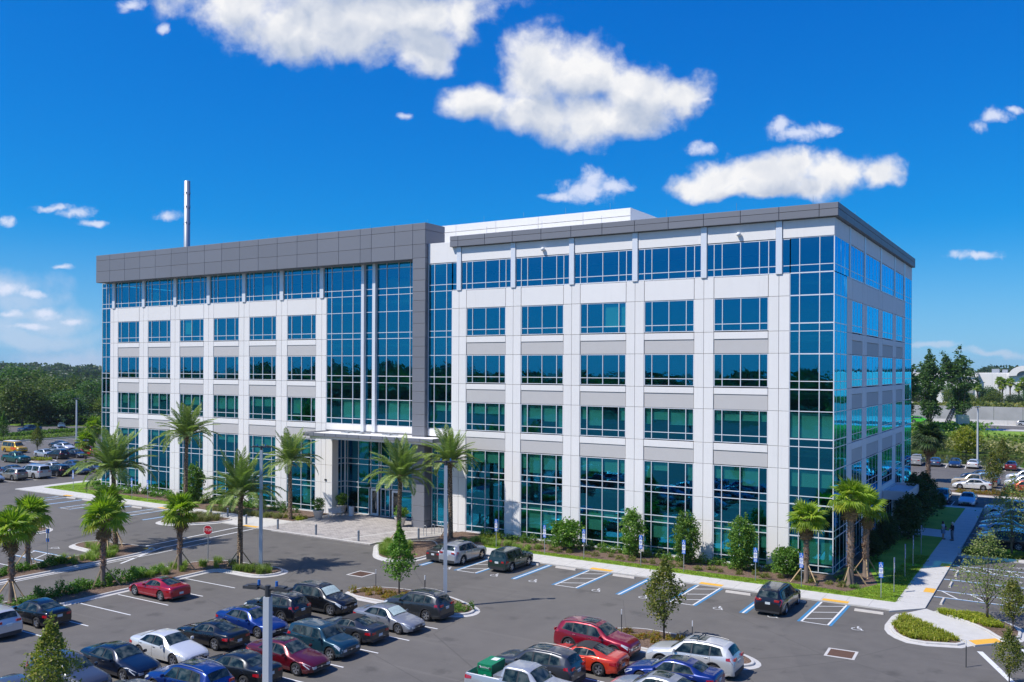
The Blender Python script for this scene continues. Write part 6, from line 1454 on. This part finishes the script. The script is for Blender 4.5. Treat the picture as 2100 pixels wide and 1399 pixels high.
class Body:
    def __init__(s, T):
        s.T = T; k = T['keys']; xs_ = [q[0] for q in k]; s.fn = [pchip(xs_, [q[j] for q in k]) for j in range(1, 7)]
    def ctrl(s, x):
        zt_, zr, yr, zb, yb, w = [f(x) for f in s.fn]; T = s.T; sill = .22 + (.06 if x < .25 or x > T['L'] - .3 else 0)
        for a in T['ax']:
            rr = T['wr'] + .065; dx = abs(x - a)
            if dx < rr: sill = max(sill, T['wr'] + math.sqrt(rr * rr - dx * dx))
        p = [(w - .045, sill), (w, max(sill + .02, .44)), (w - .004, max(sill + .04, zb - .20)), (yb, zb), (yr, zr), (yr * .86, zr + (zt_ - zr) * .62), (yr * .45, zr + (zt_ - zr) * .93), (0, zt_)]
        if 'bed' in T and T['bed'][0] <= x <= T['bed'][1]: p[4] = (yr, zr); p[5] = (yr - .09, zr - .01); p[6] = (yr - .11, .72); p[7] = (0, .72)
        return p
    def belt(s, x, f, off=.012):
        p = s.ctrl(x); (y0, z0), (y1, z1) = p[3], p[4]; dy, dz = y1 - y0, z1 - z0; L = math.hypot(dy, dz) or 1
        return (y0 + dy * f + dz / L * off, z0 + dz * f - dy / L * off)
    def side(s, x, z, off=.008):
        p = s.ctrl(x)
        for (y0, z0), (y1, z1) in zip(p[:4], p[1:5]):
            if z0 <= z <= z1: return y0 + (y1 - y0) * (z - z0) / max(1e-6, z1 - z0) + off
        return (p[0][0] if z < p[0][1] else p[4][0]) + off
    def top(s, x, y, off=.012):
        p = s.ctrl(x)[4:]; y = abs(y)
        for (y1, z1), (y0, z0) in zip(p[:-1], p[1:]):
            if y0 <= y <= y1: return z0 + (z1 - z0) * (y - y0) / max(1e-6, y1 - y0) + off
        return p[0][1] + off
def grid(mb, P, mi=0, flip=False):
    n, m = len(P), len(P[0]); b = len(mb.v)
    for r_ in P: mb.v += [tuple(q) for q in r_]
    for i in range(n - 1):
        for j in range(m - 1):
            q = (b + i * m + j, b + i * m + j + 1, b + (i + 1) * m + j + 1, b + (i + 1) * m + j); mb.f.append(q[::-1] if flip else q); mb.m.append(mi)
def car_meshes(kind):
    T = TY[kind]; B = Body(T); L, W = T['L'], T['W']; M = {}
    xs_ = sorted(set([round(v, 3) for v in list(np.linspace(0, L, 34)) + [k[0] for k in T['keys']] + [.03, .06, .16, .25, L - .02, L - .04, L - .12] + [a + d for a in T['ax'] for d in (-.43, -.40, -.36, -.28, -.18, -.08, 0, .08, .18, .28, .36, .40, .43)] + (list(T['bed']) + [T['bed'][0] - .005, T['bed'][1] + .005] if 'bed' in T else [])]))
    xs_ = [xs_[0]] + [b for a, b in zip(xs_[:-1], xs_[1:]) if b - a > .004]
    mb = MB(); P = []
    for x in xs_:
        c = B.ctrl(x); pts = c[:]
        for _ in range(2):
            o = [pts[0]]
            for a, b in zip(pts[:-1], pts[1:]): o += [(a[0] * .8 + b[0] * .2, a[1] * .8 + b[1] * .2), (a[0] * .2 + b[0] * .8, a[1] * .2 + b[1] * .8)]
            pts = o + [pts[-1]]
        P.append([(x, y, z) for y, z in pts] + [(x, -y, z) for y, z in pts[-2::-1]])
    grid(mb, P)
    mb.face([p for p in P[0]]); mb.face([p for p in P[-1]][::-1])
    me = mb.mesh('car_body', 'car_paint', True); fixn(me)
    try: me.set_sharp_from_angle(angle=R(38))
    except Exception: pass
    M['body'] = me
    mb = MB(); mb.box(.25, -W + .22, .19, L - .25, W - .22, .62); mb.box(T['ax'][0] + .45, -W + .10, .20, T['ax'][1] - .45, W - .10, .40); mb.box(.07, -.62, .22, .3, .62, .5); mb.box(L - .3, -.62, .22, L - .06, .62, .5)
    if 'bed' in T: mb.box(T['bed'][0] + .02, -.74, .725, T['bed'][1] - .02, .74, .735)
    M['underbody'] = mb.mesh('underbody', 'under_black')
    def patch_top(x0, x1, m, n=6, inset_=.9, inset2=None, off=.012, w2=None):
        mb = MB(); rows = []
        for i in range(n + 1):
            x = x0 + (x1 - x0) * i / n; yr = B.ctrl(x)[4][0] * (inset_ if w2 is None else inset_ + (w2 - inset_) * i / n)
            rows.append([(x, yr * (-1 + 2 * j / 8), B.top(x, yr * (-1 + 2 * j / 8), off)) for j in range(9)])
        grid(mb, rows); me = mb.mesh('patch', m, True); return me
    M['windscreen'] = patch_top(*T['ws'], 'car_glass', inset_=.97, w2=.93); M['rear_window'] = patch_top(*T['rw'], 'car_glass', inset_=.90, w2=.88, n=4)
    if T.get('roof') : M['sunroof'] = patch_top(T['roof'][0] + .15, min(T['roof'][1], T['roof'][0] + 1.0), 'car_glass', inset_=.62, n=3, off=.008)
    M['shade'] = patch_top(T['ws'][0] + .05, T['ws'][1] - .03, 'sunshade', inset_=.9, w2=.88, off=.016)
    for s in (1, -1):
        gs, tr = MB(), MB()
        for (bl, br, tr_, tl) in T['side']:
            for mb_, off, e in ((tr, .010, .035), (gs, .016, 0)):
                rows = []
                q = [(bl[0] - e, bl[1] - e * 1.2), (br[0] + e, br[1] - e * 1.2), (tr_[0] + e, tr_[1] + e * 1.2), (tl[0] - e, tl[1] + e * 1.2)]
                for i in range(7):
                    u = i / 6; r_ = []
                    for j in range(4):
                        v = j / 3; x = (q[0][0] * (1 - u) + q[1][0] * u) * (1 - v) + (q[3][0] * (1 - u) + q[2][0] * u) * v; f = (q[0][1] * (1 - u) + q[1][1] * u) * (1 - v) + (q[3][1] * (1 - u) + q[2][1] * u) * v
                        y, z = B.belt(x, f, off); r_.append((x, s * y, z))
                    rows.append(r_)
                grid(mb_, rows, flip=(s < 0))
        M['side_windows', s] = gs.mesh('side_windows', 'car_glass', True); M['window_trim', s] = tr.mesh('window_trim', 'plastic_dark')
        mb = MB(); rows = []                                              # headlight
        for i in range(6):
            x = .02 + .46 * i / 5; z1 = min(B.ctrl(x)[3][1] + .02, B.ctrl(x)[4][1] - .02); z0 = z1 - .17 + .09 * i / 5; rows.append([(x, s * B.side(x, z0, .012), z0), (x - .004, s * B.side(x, z1, .012), z1)])
        grid(mb, rows, flip=(s < 0)); z1 = B.ctrl(0)[3][1]; mb.box(-.012, min(s * .36, s * .62), z1 - .10, .02, max(s * .36, s * .62), z1 + .03); M['headlight', s] = mb.mesh('headlight', 'head_clear')
        mb = MB(); rows = []; zc = T['tl']
        for i in range(6):
            x = L - .40 + .385 * i / 5; h_ = .06 + .03 * i / 5; zz = min(zc, B.ctrl(x)[4][1] - h_ - .01); rows.append([(x, s * B.side(x, zz - h_, .014), zz - h_), (x, s * B.side(x, zz + h_, .014), zz + h_)])
        grid(mb, rows, flip=(s < 0)); 
        for i in range(4):
            pass
        x = L - .03; mb.box(x, min(s * .42, s * (W - .24)), zc - .085, L + .014, max(s * .42, s * (W - .24)), zc + .05); M['tail_light', s] = mb.mesh('tail_light', 'tail_red')
        xm = T['mirror']; y = B.belt(xm, .05)[0]; zm = B.ctrl(xm)[3][1] + .05; mb = MB()
        mb.box(xm - .06, min(s * (y + .02), s * (y + .20)), zm - .04, xm + .06, max(s * (y + .02), s * (y + .20)), zm + .11); M['mirror', s] = mb.mesh('mirror', 'car_paint'); bmv = bmesh.new(); bmv.from_mesh(M['mirror', s]); bmesh.ops.bevel(bmv, geom=bmv.edges[:], offset=.025, segments=2, affect='EDGES'); bmv.to_mesh(M['mirror', s]); bmv.free()
        mb = MB(); ds = [T['side'][0][1][0] + .04] + ([T['side'][1][1][0] + .06] if len(T['side']) > 1 else []) + [T['side'][0][0][0] - .02]
        for x in ds:
            zs_ = [max(.30, B.ctrl(x)[0][1] + .03) + (B.ctrl(x)[3][1] - .02 - max(.30, B.ctrl(x)[0][1] + .03)) * j / 6 for j in range(7)]; grid(mb, [[(x - .006, s * B.side(x - .006, z, .003), z) for z in zs_], [(x + .006, s * B.side(x + .006, z, .003), z) for z in zs_]], flip=(s > 0))
        M['door_gap', s] = mb.mesh('door_gap', 'under_black'); mb = MB()
        for x in ds[:2]: z = B.ctrl(x)[3][1] - .11; y = B.side(x - .14, z, 0); mb.box(x - .26, min(s * y, s * (y + .03)), z - .015, x - .08, max(s * y, s * (y + .03)), z + .015)
        M['door_handle', s] = mb.mesh('door_handle', 'chrome')
        if T.get('rails'):
            mb = MB(); a, b = T['roof'] if T.get('roof') else (T['ws'][1] + .25, T['rw'][0] - .3); pts = [(a + (b - a) * i / 5, s * (B.ctrl(a + (b - a) * i / 5)[4][0] * .90), B.top(a + (b - a) * i / 5, B.ctrl(a + (b - a) * i / 5)[4][0] * .90, .045)) for i in range(6)]
            pts = [(pts[0][0] - .05, pts[0][1], pts[0][2] - .05)] + pts + [(pts[-1][0] + .05, pts[-1][1], pts[-1][2] - .05)]; mb.tube(pts, .014, 5); M['roof_rail', s] = mb.mesh('roof_rail', 'rail_grey')
        if T.get('clad'):
            mb = MB()
            for a in T['ax']:
                r0, r1 = T['wr'] + .066, T['wr'] + .12; rows = []
                for i in range(13):
                    th = math.pi * i / 12; ca, sa = math.cos(th), math.sin(th)
                    rows.append([(a + r0 * ca, s * (W + .008 if abs(1) else 0), T['wr'] + r0 * sa), (a + r1 * ca, s * (W + .006), T['wr'] + r1 * sa)])
                grid(mb, rows, flip=(s > 0))
            x0, x1 = T['ax'][0] + T['wr'] + .07, T['ax'][1] - T['wr'] - .07; mb.box(x0, min(s * (W - .06), s * (W + .004)), .20, x1, max(s * (W - .06), s * (W + .004)), .33); M['cladding', s] = mb.mesh('cladding', 'plastic_dark')
    zb0 = B.ctrl(0)[3][1]
    mb = MB(); mb.box(-.014, -.34, zb0 - .13, .03, .34, zb0 + .02); mb.box(-.016, -.55, .26, .03, .55, .36); M['grille'] = mb.mesh('grille', 'plastic_dark')
    mb = MB(); mb.box(-.02, -.33, zb0 - .045, .0, .33, zb0 - .03); mb.box(-.024, -.05, zb0 - .08, .0, .05, zb0); M['badge'] = mb.mesh('badge', 'chrome')
    mb = MB(); mb.box(L + .002, -.16, T['pl'] - .14, L + .016, .16, T['pl'] + .01); M['number_plate'] = mb.mesh('number_plate', 'plate_white')
    mb = MB(); mb.box(L - .1, -W + .22, .24, L + .02, W - .22, .46 if T.get('clad') else .36); M['rear_bumper'] = mb.mesh('rear_bumper', 'plastic_dark')
    r, w = T['wr'], .11
    mb = MB(); prof = [(r * .66, -w), (r * .93, -w), (r, -w * .75), (r, w * .75), (r * .93, w), (r * .66, w)]; rg = MB(); rg.lathe(prof, 22); me = rg.mesh('tyre', 'rubber', True); me.transform(Matrix.Rotation(R(90), 4, 'X')); M['tyre'] = me
    rg = MB(); rg.lathe([(r * .67, w * .82), (r * .62, w * .90), (r * .58, w * .55), (r * .56, w * .3)], 22); 
    for k in range(5):
        a = 2 * math.pi * k / 5
        for da in (-.14, .14):
            c1, s1 = math.cos(a + da * .3), math.sin(a + da * .3); c2, s2 = math.cos(a + da), math.sin(a + da); t_ = .028
            p0, p1 = Vector((c1 * .03, s1 * .03, 0)), Vector((c2 * r * .63, s2 * r * .63, 0)); n_ = Vector((-s2, c2, 0)) * t_
            rg.face([(*(p0 - n_)[:2], w * .74), (*(p1 - n_)[:2], w * .80), (*(p1 + n_)[:2], w * .80), (*(p0 + n_)[:2], w * .74)])
    rg.lathe([(.055, w * .8), (.001, w * .82)], 10); me = rg.mesh('rim', 'alloy'); me.transform(Matrix.Rotation(R(90), 4, 'X')); M['rim'] = me
    rg = MB(); rg.lathe([(r * .60, w * .35), (.001, w * .33)], 18); me = rg.mesh('wheel_well', 'under_black'); me.transform(Matrix.Rotation(R(90), 4, 'X')); M['brake_disc'] = me
    if kind == 'coupe': M['soft_top'] = patch_top(2.28, 3.2, 'soft_top', inset_=1.06, off=.022, n=5)
    return M
CM = {}
def car(kind, x, y, head, color, label, cat='car', group='cars parked in the front lot', far=False, **opt):
    "x, y: middle of the car; head: heading of its nose in degrees"
    if kind not in CM: CM[kind] = car_meshes(kind)
    M = CM[kind]; T = TY[kind]; a = R(head)
    nm = {'pickup': 'pickup_truck', 'van': 'minivan', 'wagonvan': 'van', 'suv': 'parked_suv', 'box': 'parked_suv', 'suburban': 'parked_suv'}.get(kind, 'parked_car')
    a += R(ru(-.8, .8)); sc = opt.get('s', 1.0)
    cx, cy = x + math.cos(a) * T['L'] / 2 * sc, y + math.sin(a) * T['L'] / 2 * sc      # nose position
    t = empty(nm, (cx, cy, 0), a + math.pi, label, cat, group, sc)
    col = (*color, 1)
    def part(name, me, par=t, loc=(0, 0, 0), rot=(0, 0, 0)): o = link(name, me, par, loc, rot); o.color = col; return o
    b = part('body', M['body']); part('underbody', M['underbody'])
    part('windscreen', M['windscreen']); part('rear_window', M['rear_window'])
    if opt.get('shade'): part('sunshade', M['shade'])
    if opt.get('sunroof') and 'sunroof' in M: part('sunroof', M['sunroof'])
    if opt.get('soft'): part('soft_top', M['soft_top'])
    part('grille', M['grille']); part('badge', M['badge'], b); part('number_plate', M['number_plate']); part('bumper', M['rear_bumper'])
    for s in (1, -1):
        sw_ = part('side_window', M['side_windows', s]); part('trim', M['window_trim', s], sw_); part('headlight', M['headlight', s]); part('tail_light', M['tail_light', s])
        m_ = part('mirror', M['mirror', s]); part('door_gap', M['door_gap', s]); part('door_handle', M['door_handle', s])
        if ('roof_rail', s) in M and opt.get('rails', True): part('roof_rail', M['roof_rail', s])
        if ('cladding', s) in M and opt.get('clad', True): part('cladding', M['cladding', s])
        for ax in T['ax']:
            w_ = link('wheel', M['brake_disc'], t, (ax, s * (T['W'] - .135), T['wr']), (0, 0, math.pi if s > 0 else 0)); link('tyre', M['tyre'], w_); link('rim', M['rim'], w_)
    return t
BLK, NAVY, DK, SIL, WHT, GRY = (.008, .009, .012), (.006, .012, .03), (.02, .022, .026), (.42, .43, .45), (.80, .80, .78), (.10, .105, .115)
BLUE, DBLUE, RED, MAR, ORG, TEAL = (.006, .033, .20), (.01, .03, .11), (.40, .004, .02), (.12, .004, .012), (.75, .055, .02), (.012, .055, .085)
GL = 'cars in the two rows of the lower left lot'
car('suv', 8.6, -27.5, 0, BLK, 'black crossover with silver roof rails and a sunshade, nose to the lane', 'car', GL, shade=1)
car('suv', 7.4, -30.35, 180, BLK, 'black crossover parked tail out, beside the bright blue sedan', 'car', GL, s=.96)
car('sedan', 8.4, -33.3, 0, BLUE, 'bright blue sedan, nose out, partly behind the grey light pole', 'car', GL, sunroof=1)
car('coupe', 8.2, -36.15, 180, BLK, 'old black coupe with a small rear spoiler, tail out', 'car', GL)
car('sedan', 8.5, -39.2, 0, WHT, 'white sedan with dark alloy wheels, nose out', 'car', GL)
car('sedan', 8.3, -42.0, 0, NAVY, 'glossy black sedan with an orange side marker, nose out, left of the white sedan', 'car', GL, sunroof=1)
car('suv', 8.4, -44.9, 0, (.07, .075, .09), 'dark grey crossover behind the olive tree in the lower left corner', 'car', GL)
car('sedan', 8.2, -47.7, 180, GRY, 'grey sedan cut off by the bottom edge in the lower left', 'car', GL)
car('suv', 14.6, -25.2, 180, (.035, .04, .045), 'dark grey crossover at the island end, tail out beside the light pole', 'car', GL, s=.98)
car('sedan', 14.8, -28.35, 0, (.26, .27, .30), 'silver hatchback with a sunshade, nose out', 'car', GL, shade=1, s=.96)
car('coupe', 14.1, -31.1, 180, (.03, .034, .042), 'dark grey convertible with a black cloth top, tail out', 'car', GL, soft=1)
car('cube', 14.8, -34.0, 0, TEAL, 'teal blue boxy hatchback, nose out', 'car', GL)
car('sedan', 14.9, -36.75, 0, MAR, 'maroon sedan with chrome grille, nose out, beside the grey pole', 'car', GL, sunroof=1)
car('sedan', 14.2, -39.5, 180, (.012, .016, .02), 'black sedan with a white line of trim, tail out, behind the grey pole foot', 'car', GL)
car('suv', 14.0, -42.3, 180, BLUE, 'bright blue crossover with silver roof rails at the bottom edge', 'car', GL, sunroof=1)
car('sedan', 14.2, -45.1, 0, GRY, 'grey sedan below the blue crossover, mostly out of frame', 'car', GL)
GE = 'cars along the near median'
car('coupe', -3.35, -30.9, 180, RED, 'metallic red sports coupe with silver wheels, tail out', 'car', GE, sunroof=1)
car('sedan', -4.2, -39.0, 180, BLK, 'black sedan parked tail out next to the white crossover', 'car', GE)
car('suv', -4.3, -42.0, 180, (.60, .60, .60), 'white crossover with black lower body at the left edge', 'car', GE)
GF = 'cars in the accessible stalls along the building'
car('sedan', 6.1, -10.0, 90, (.05, .045, .043), 'dark grey sedan with a sunshade half hidden behind the small green tree', 'car', GF, s=.93)
car('suv', 7.7, -10.2, 90, SIL, 'silver crossover parked nose in by the entrance bed', 'car', GF, sunroof=1)
car('box', 12.35, -10.3, 90, (.012, .035, .028), 'dark green boxy four wheel drive with red tail lamps, nose in', 'car', GF, rails=False)
car('van', 33.5, -10.9, 90, BLK, 'black minivan parked nose in, sun glint on its rear window', 'minivan', GF, s=.98)
GR = 'cars in the lower right cluster'
car('suv', 27.45, -25.65, 0, (.26, .003, .018), 'dark red crossover with a glass roof, nose towards the island', 'car', GR, sunroof=1)
car('coupe', 28.0, -28.5, 180, ORG, 'orange red convertible with a black cloth top, tail out', 'car', GR, soft=1)
car('suv', 26.9, -31.3, 180, (.05, .055, .065), 'dark grey crossover with a panoramic roof between orange convertible and pickup', 'car', GR, sunroof=1)
car('pickup', 27.95, -34.4, 0, (.40, .42, .45), 'silver crew cab pickup carrying a green steel job box', 'pickup', GR)
car('suv', 33.1, -25.7, 180, (.66, .66, .64), 'white three row crossover with two dark roof bars', 'car', GR, sunroof=1, s=1.03)
car('sedan', 33.1, -28.5, 180, (.006, .025, .17), 'deep blue sedan with glossy roof, tail out', 'car', GR, sunroof=1)
car('sedan', 33.3, -31.2, 180, (.30, .32, .35), 'silver sedan cut by the bottom edge, below the blue sedan', 'car', GR, sunroof=1)
car('sedan', 32.4, -34.0, 180, GRY, 'grey car below the silver sedan, out of frame', 'car', GR)
car('coupe', 46.4, -25.2, 180, DBLUE, 'blue car whose roof just shows at the bottom right edge', 'car', GR)
for k_ in (0, 1):
    t = empty('roof_bar', (32.55 + .95 * k_, -25.7, 1.80), 0, ['front', 'rear'][k_] + ' dark roof bar across the white three row crossover', 'roof bar', 'roof bars of the white crossover')
    mb = MB(); mb.tube([(0, -.62, -.06), (0, -.55, .03), (0, .55, .03), (0, .62, -.06)], .028, 6); mb.build('bar', 'plastic_dark', t)
# job box and toolbox in the pickup
jb = empty('job_box', (26.0, -34.25, .74), R(2), 'green steel job box with white lettering in the pickup bed', 'job box')
mb = MB(); mb.box(-.38, -.62, 0, .38, .62, .52); mb.build('body', 'boxgreen', jb); mb = MB(); mb.box(-.40, -.64, .53, .40, .64, .82); ld = mb.build('lid', 'boxgreen', jb)
link('lettering', text_mesh('GREENLEE', .105), jb, (.06, -.652, .67), (R(90), 0, 0)); mb = MB(); mb.face([(-.31, -.65, .68), (-.24, -.65, .61), (-.17, -.65, .68), (-.24, -.65, .75)]); mb.build('emblem', 'sign_white', jb)
for s in (-.34, .26): mb = MB(); mb.box(s, -.66, .60, s + .1, -.645, .70); mb.build('latch', 'dark_metal', jb)
mb = MB(); mb.box(-.05, -.632, .12, .08, -.622, .32); mb.build('label_plate', 'sign_white', jb); mb = MB(); mb.box(-.1, .1, .825, .25, .5, .828); mb.build('sticker', 'sign_white', jb)
tb = empty('toolbox', (27.0, -34.4, 1.0), 0, 'pale crossbed toolbox behind the pickup cab', 'toolbox'); mb = MB(); mb.box(-.24, -.86, 0, .24, .86, .26); mb.build('body', 'alloy', tb); mb = MB(); mb.box(-.25, -.87, .262, .25, .87, .30); mb.build('lid', 'alloy', tb)
# right lot, shaded row
G2 = 'cars in the shaded row right of the walkway'
row = [('box', 20.1, 180, BLK, 'black boxy four wheel drive with tall tail lamps at the bed end'), ('sedan', 23.0, 180, (.30, .32, .34), 'grey sedan behind the black four wheel drive'), ('sedan', 25.8, 0, (.45, .46, .48), 'silver sedan with red lamps towards the walkway'),
       ('sedan', 28.5, 0, (.35, .30, .22), 'beige sedan in the shaded row'), ('sedan', 31.3, 180, (.04, .05, .07), 'dark slate sedan in the shaded row'), ('suv', 34.1, 180, (.45, .47, .5), 'silver crossover in the shaded row'), ('sedan', 36.9, 180, (.05, .09, .16), 'slate blue sedan near the top of the shaded row'), ('suburban', 39.9, 180, (.70, .70, .69), 'long white sport utility at the top of the shaded row')]
for k_, y, h_, c, lab in row: car(k_, 44.9, y, h_, c, lab, 'car', G2)
row = [('suv', 20.2, 0, (.25, .02, .03), 'dark red crossover in the second row right of the walkway'), ('sedan', 22.9, 0, (.4, .4, .42), 'silver sedan in the second row right of the walkway'), ('sedan', 25.8, 180, BLK, 'black sedan in the second row right of the walkway'), ('suv', 28.5, 0, WHT, 'white crossover in the second row right of the walkway'), ('sedan', 31.4, 0, GRY, 'grey sedan in the second row right of the walkway')]
for k_, y, h_, c, lab in row: car(k_, 50.2, y, h_, c, lab, 'car', G2)
G3 = 'cars in the rear lot'
car('suv', 37.0, 47.9, -90, (.01, .025, .07), 'dark blue crossover facing the shaded lawn', 'car', G3); car('sedan', 39.8, 47.9, -90, (.62, .64, .68), 'white compact sedan facing the shaded walkway', 'car', G3, sunroof=1)
car('sedan', 34.2, 47.9, -90, (.2, .2, .22), 'grey sedan beside the dark blue crossover at the building edge', 'car', G3)
for k_, x, y, h_, c, lab in (('sedan', 39.0, 63.7, 180, WHT, 'white sedan behind the orange island shrubs'), ('pickup', 39.0, 66.7, 180, (.42, .36, .27), 'tan crew cab pickup behind the white sedan'), ('suv', 39.6, 70.0, 180, (.12, .26, .42), 'light blue crossover behind the tan pickup'), ('sedan', 38.9, 75.6, 180, (.01, .03, .09), 'dark blue sedan in the rear lot, nose left'),
                            ('suv', 45.0, 63.6, 180, (.6, .08, .03), 'orange red crossover at the right edge of the rear lot'), ('sedan', 45.0, 66.5, 180, (.5, .52, .55), 'silver sedan at the right edge of the rear lot'), ('suv', 44.8, 69.5, 180, WHT, 'white crossover at the right edge of the rear lot'), ('sedan', 45.0, 72.4, 180, (.07, .14, .3), 'blue sedan at the right edge of the rear lot'), ('suv', 44.6, 77.0, 180, (.72, .73, .74), 'pale silver crossover farther back at the right edge')):
    car(k_, x, y, h_, c, lab, 'car', G3)
pk = [('pickup', 28.3, 90, (.40, .41, .42), 'silver pickup parked tail out at the pond kerb by the building edge'), ('sedan', 31.2, 90, (.05, .1, .2), 'blue sedan at the pond kerb behind the dark palm'), ('sedan', 34.1, -90, (.02, .05, .12), 'dark blue sedan facing the camera at the pond kerb'), ('sedan', 36.8, 90, WHT, 'white sedan tail out at the pond kerb'), ('suv', 39.9, 90, (.02, .02, .025), 'black crossover at the pond kerb, past the light pole'), ('sedan', 42.2, 90, (.2, .02, .02), 'dark red sedan at the pond kerb'), ('sedan', 47.6, 90, (.5, .5, .5), 'silver car at the pond kerb, right frame edge')]
for k_, x, h_, c, lab in pk: car(k_, x, 93.7, h_, c, lab, 'car', G3)
# far left lot
G4 = 'cars in the far left lot'
for k_, x, y, h_, c, lab in (
    ('suburban', -74.9, 2.3, 180, (.66, .68, .70), 'long white sport utility tail out in the left lot'), ('suv', -74.3, 5.4, 180, BLK, 'black crossover tail out beside the long white sport utility'), ('sedan', -74.2, 8.4, 0, (.03, .06, .12), 'dark blue sedan with a sunshade by the palm fronds'), ('sedan', -74.3, 11.3, 0, (.05, .07, .1), 'slate sedan deeper in the left row'),
    ('suv', -75.0, -.6, 180, (.35, .33, .28), 'tan crossover behind the thin leafed tree'), ('sedan', -75.2, -3.6, 0, (.3, .36, .42), 'pale blue sedan at the left frame edge'),
    ('suv', -81.4, -.5, 180, (.62, .60, .52), 'cream crossover in the second left row'), ('sedan', -80.4, 2.6, 0, (.02, .04, .1), 'navy sedan in the second left row'), ('sedan', -80.4, 5.5, 180, (.01, .05, .25), 'blue sedan in the second left row'), ('coupe', -80.2, 8.6, 0, (.7, .71, .72), 'white coupe in the second left row'), ('sedan', -80.3, 11.4, 180, (.02, .05, .14), 'dark blue sedan at the end of the second left row'),
    ('pickup', -97.0, 12.3, 0, (.01, .09, .07), 'old green and silver pickup nose out beside the yellow island'), ('sedan', -101.5, 20.0, 0, (.50, .53, .56), 'silver sedan behind the green pickup'), ('suv', -97.2, 19.6, 180, BLK, 'black crossover tail out in the upper left lot'), ('sedan', -96.6, 22.6, 0, (.01, .02, .045), 'black sedan nose out next to the black crossover'), ('suv', -97, 25.7, 0, (.55, .04, .02), 'red crossover behind the knobbly fan palm'),
    ('wagonvan', -114.6, 22.0, 0, (.72, .42, .02), 'yellow and orange passenger van with a white roof'), ('sedan', -111.3, 29.6, 0, (.7, .7, .7), 'white sedan near the light pole'), ('sedan', -113.4, 30.5, 180, (.06, .07, .09), 'dark sedan tail out in the upper left lot'), ('coupe', -118.0, 32.6, 180, (.01, .015, .03), 'black coupe farthest up the left lot'), ('sedan', -113.8, 35.4, 0, (.012, .02, .04), 'black sedan beside the coupe in the upper left lot'), ('sedan', -105.5, 30.8, 0, (.03, .08, .14), 'teal sedan behind the black cars on the left'),
    ('sedan', -106.2, 24.9, 180, (.4, .42, .45), 'silver sedan beside the yellow van'), ('sedan', -88.5, 2.5, 0, (.03, .07, .16), 'blue sedan at the left frame edge, middle distance')):
    o = car(k_, x, y, h_, c, lab, 'van' if k_ == 'wagonvan' else 'car', G4)
    if k_ == 'wagonvan':
        mb = MB(); mb.box(1.9, -.70, 2.05, 5.3, .70, 2.085); mb.build('white_roof', 'sign_white', o)
        for s in (1, -1): mb = MB(); mb.box(.7, min(s * .975, s * .997), .62, 2.4, max(s * .975, s * .997), 1.05); mb.build('orange_flank', 'orange_paint', o)
car('pickup', -163, 53, -80, (.02, .05, .09), 'dark blue pickup beyond the far left hedge', 'pickup', G4); car('sedan', -171, 66, -30, (.1, .16, .2), 'teal grey sedan under the oaks far left', 'car', G4)
car('suv', 11.5, 228.5, 3, (.10, .62, .03), 'lime green car on the highway behind the vine covered trees', 'car', 'cars on the highway', s=1.25)
car('suv', 39.5, 229, 3, (.5, .5, .5), 'silver car on the highway near the frame edge', 'car', 'cars on the highway')
mb = MB(); mb.prism([(-230, 30), (-155, 30), (-153, 62), (-163, 84), (-182, 64), (-230, 64)], -.2, .01); struct('service_road', mb, 'asphalt')
mb = MB(); mb.prism([(-182, 64.2), (-163, 84.2), (-180, 95), (-205, 64.2)], -.1, .08); struct('lawn', mb, 'lawn')
# ------------------------------------------------------------------ air
def haze():
    m = bpy.data.materials.new('haze_air'); m.use_nodes = True; t = NT(m.node_tree)
    v = t.n('ShaderNodeVolumePrincipled', ins={'Color': (0.72, 0.84, 1.0, 1), 'Density': 0.00008, 'Anisotropy': 0.2})
    o = t.n('ShaderNodeOutputMaterial'); t.t.links.new(v.outputs[0], o.inputs['Volume']); MATS['haze_air'] = m
    m.cycles.homogeneous_volume = True
    mb = MB(); mb.box(-4050, -4050, -1.3, 4050, 4050, 62); ob = mb.build('haze', 'haze_air'); ob['kind'] = 'stuff'
haze()
SC.cycles.volume_bounces = 0
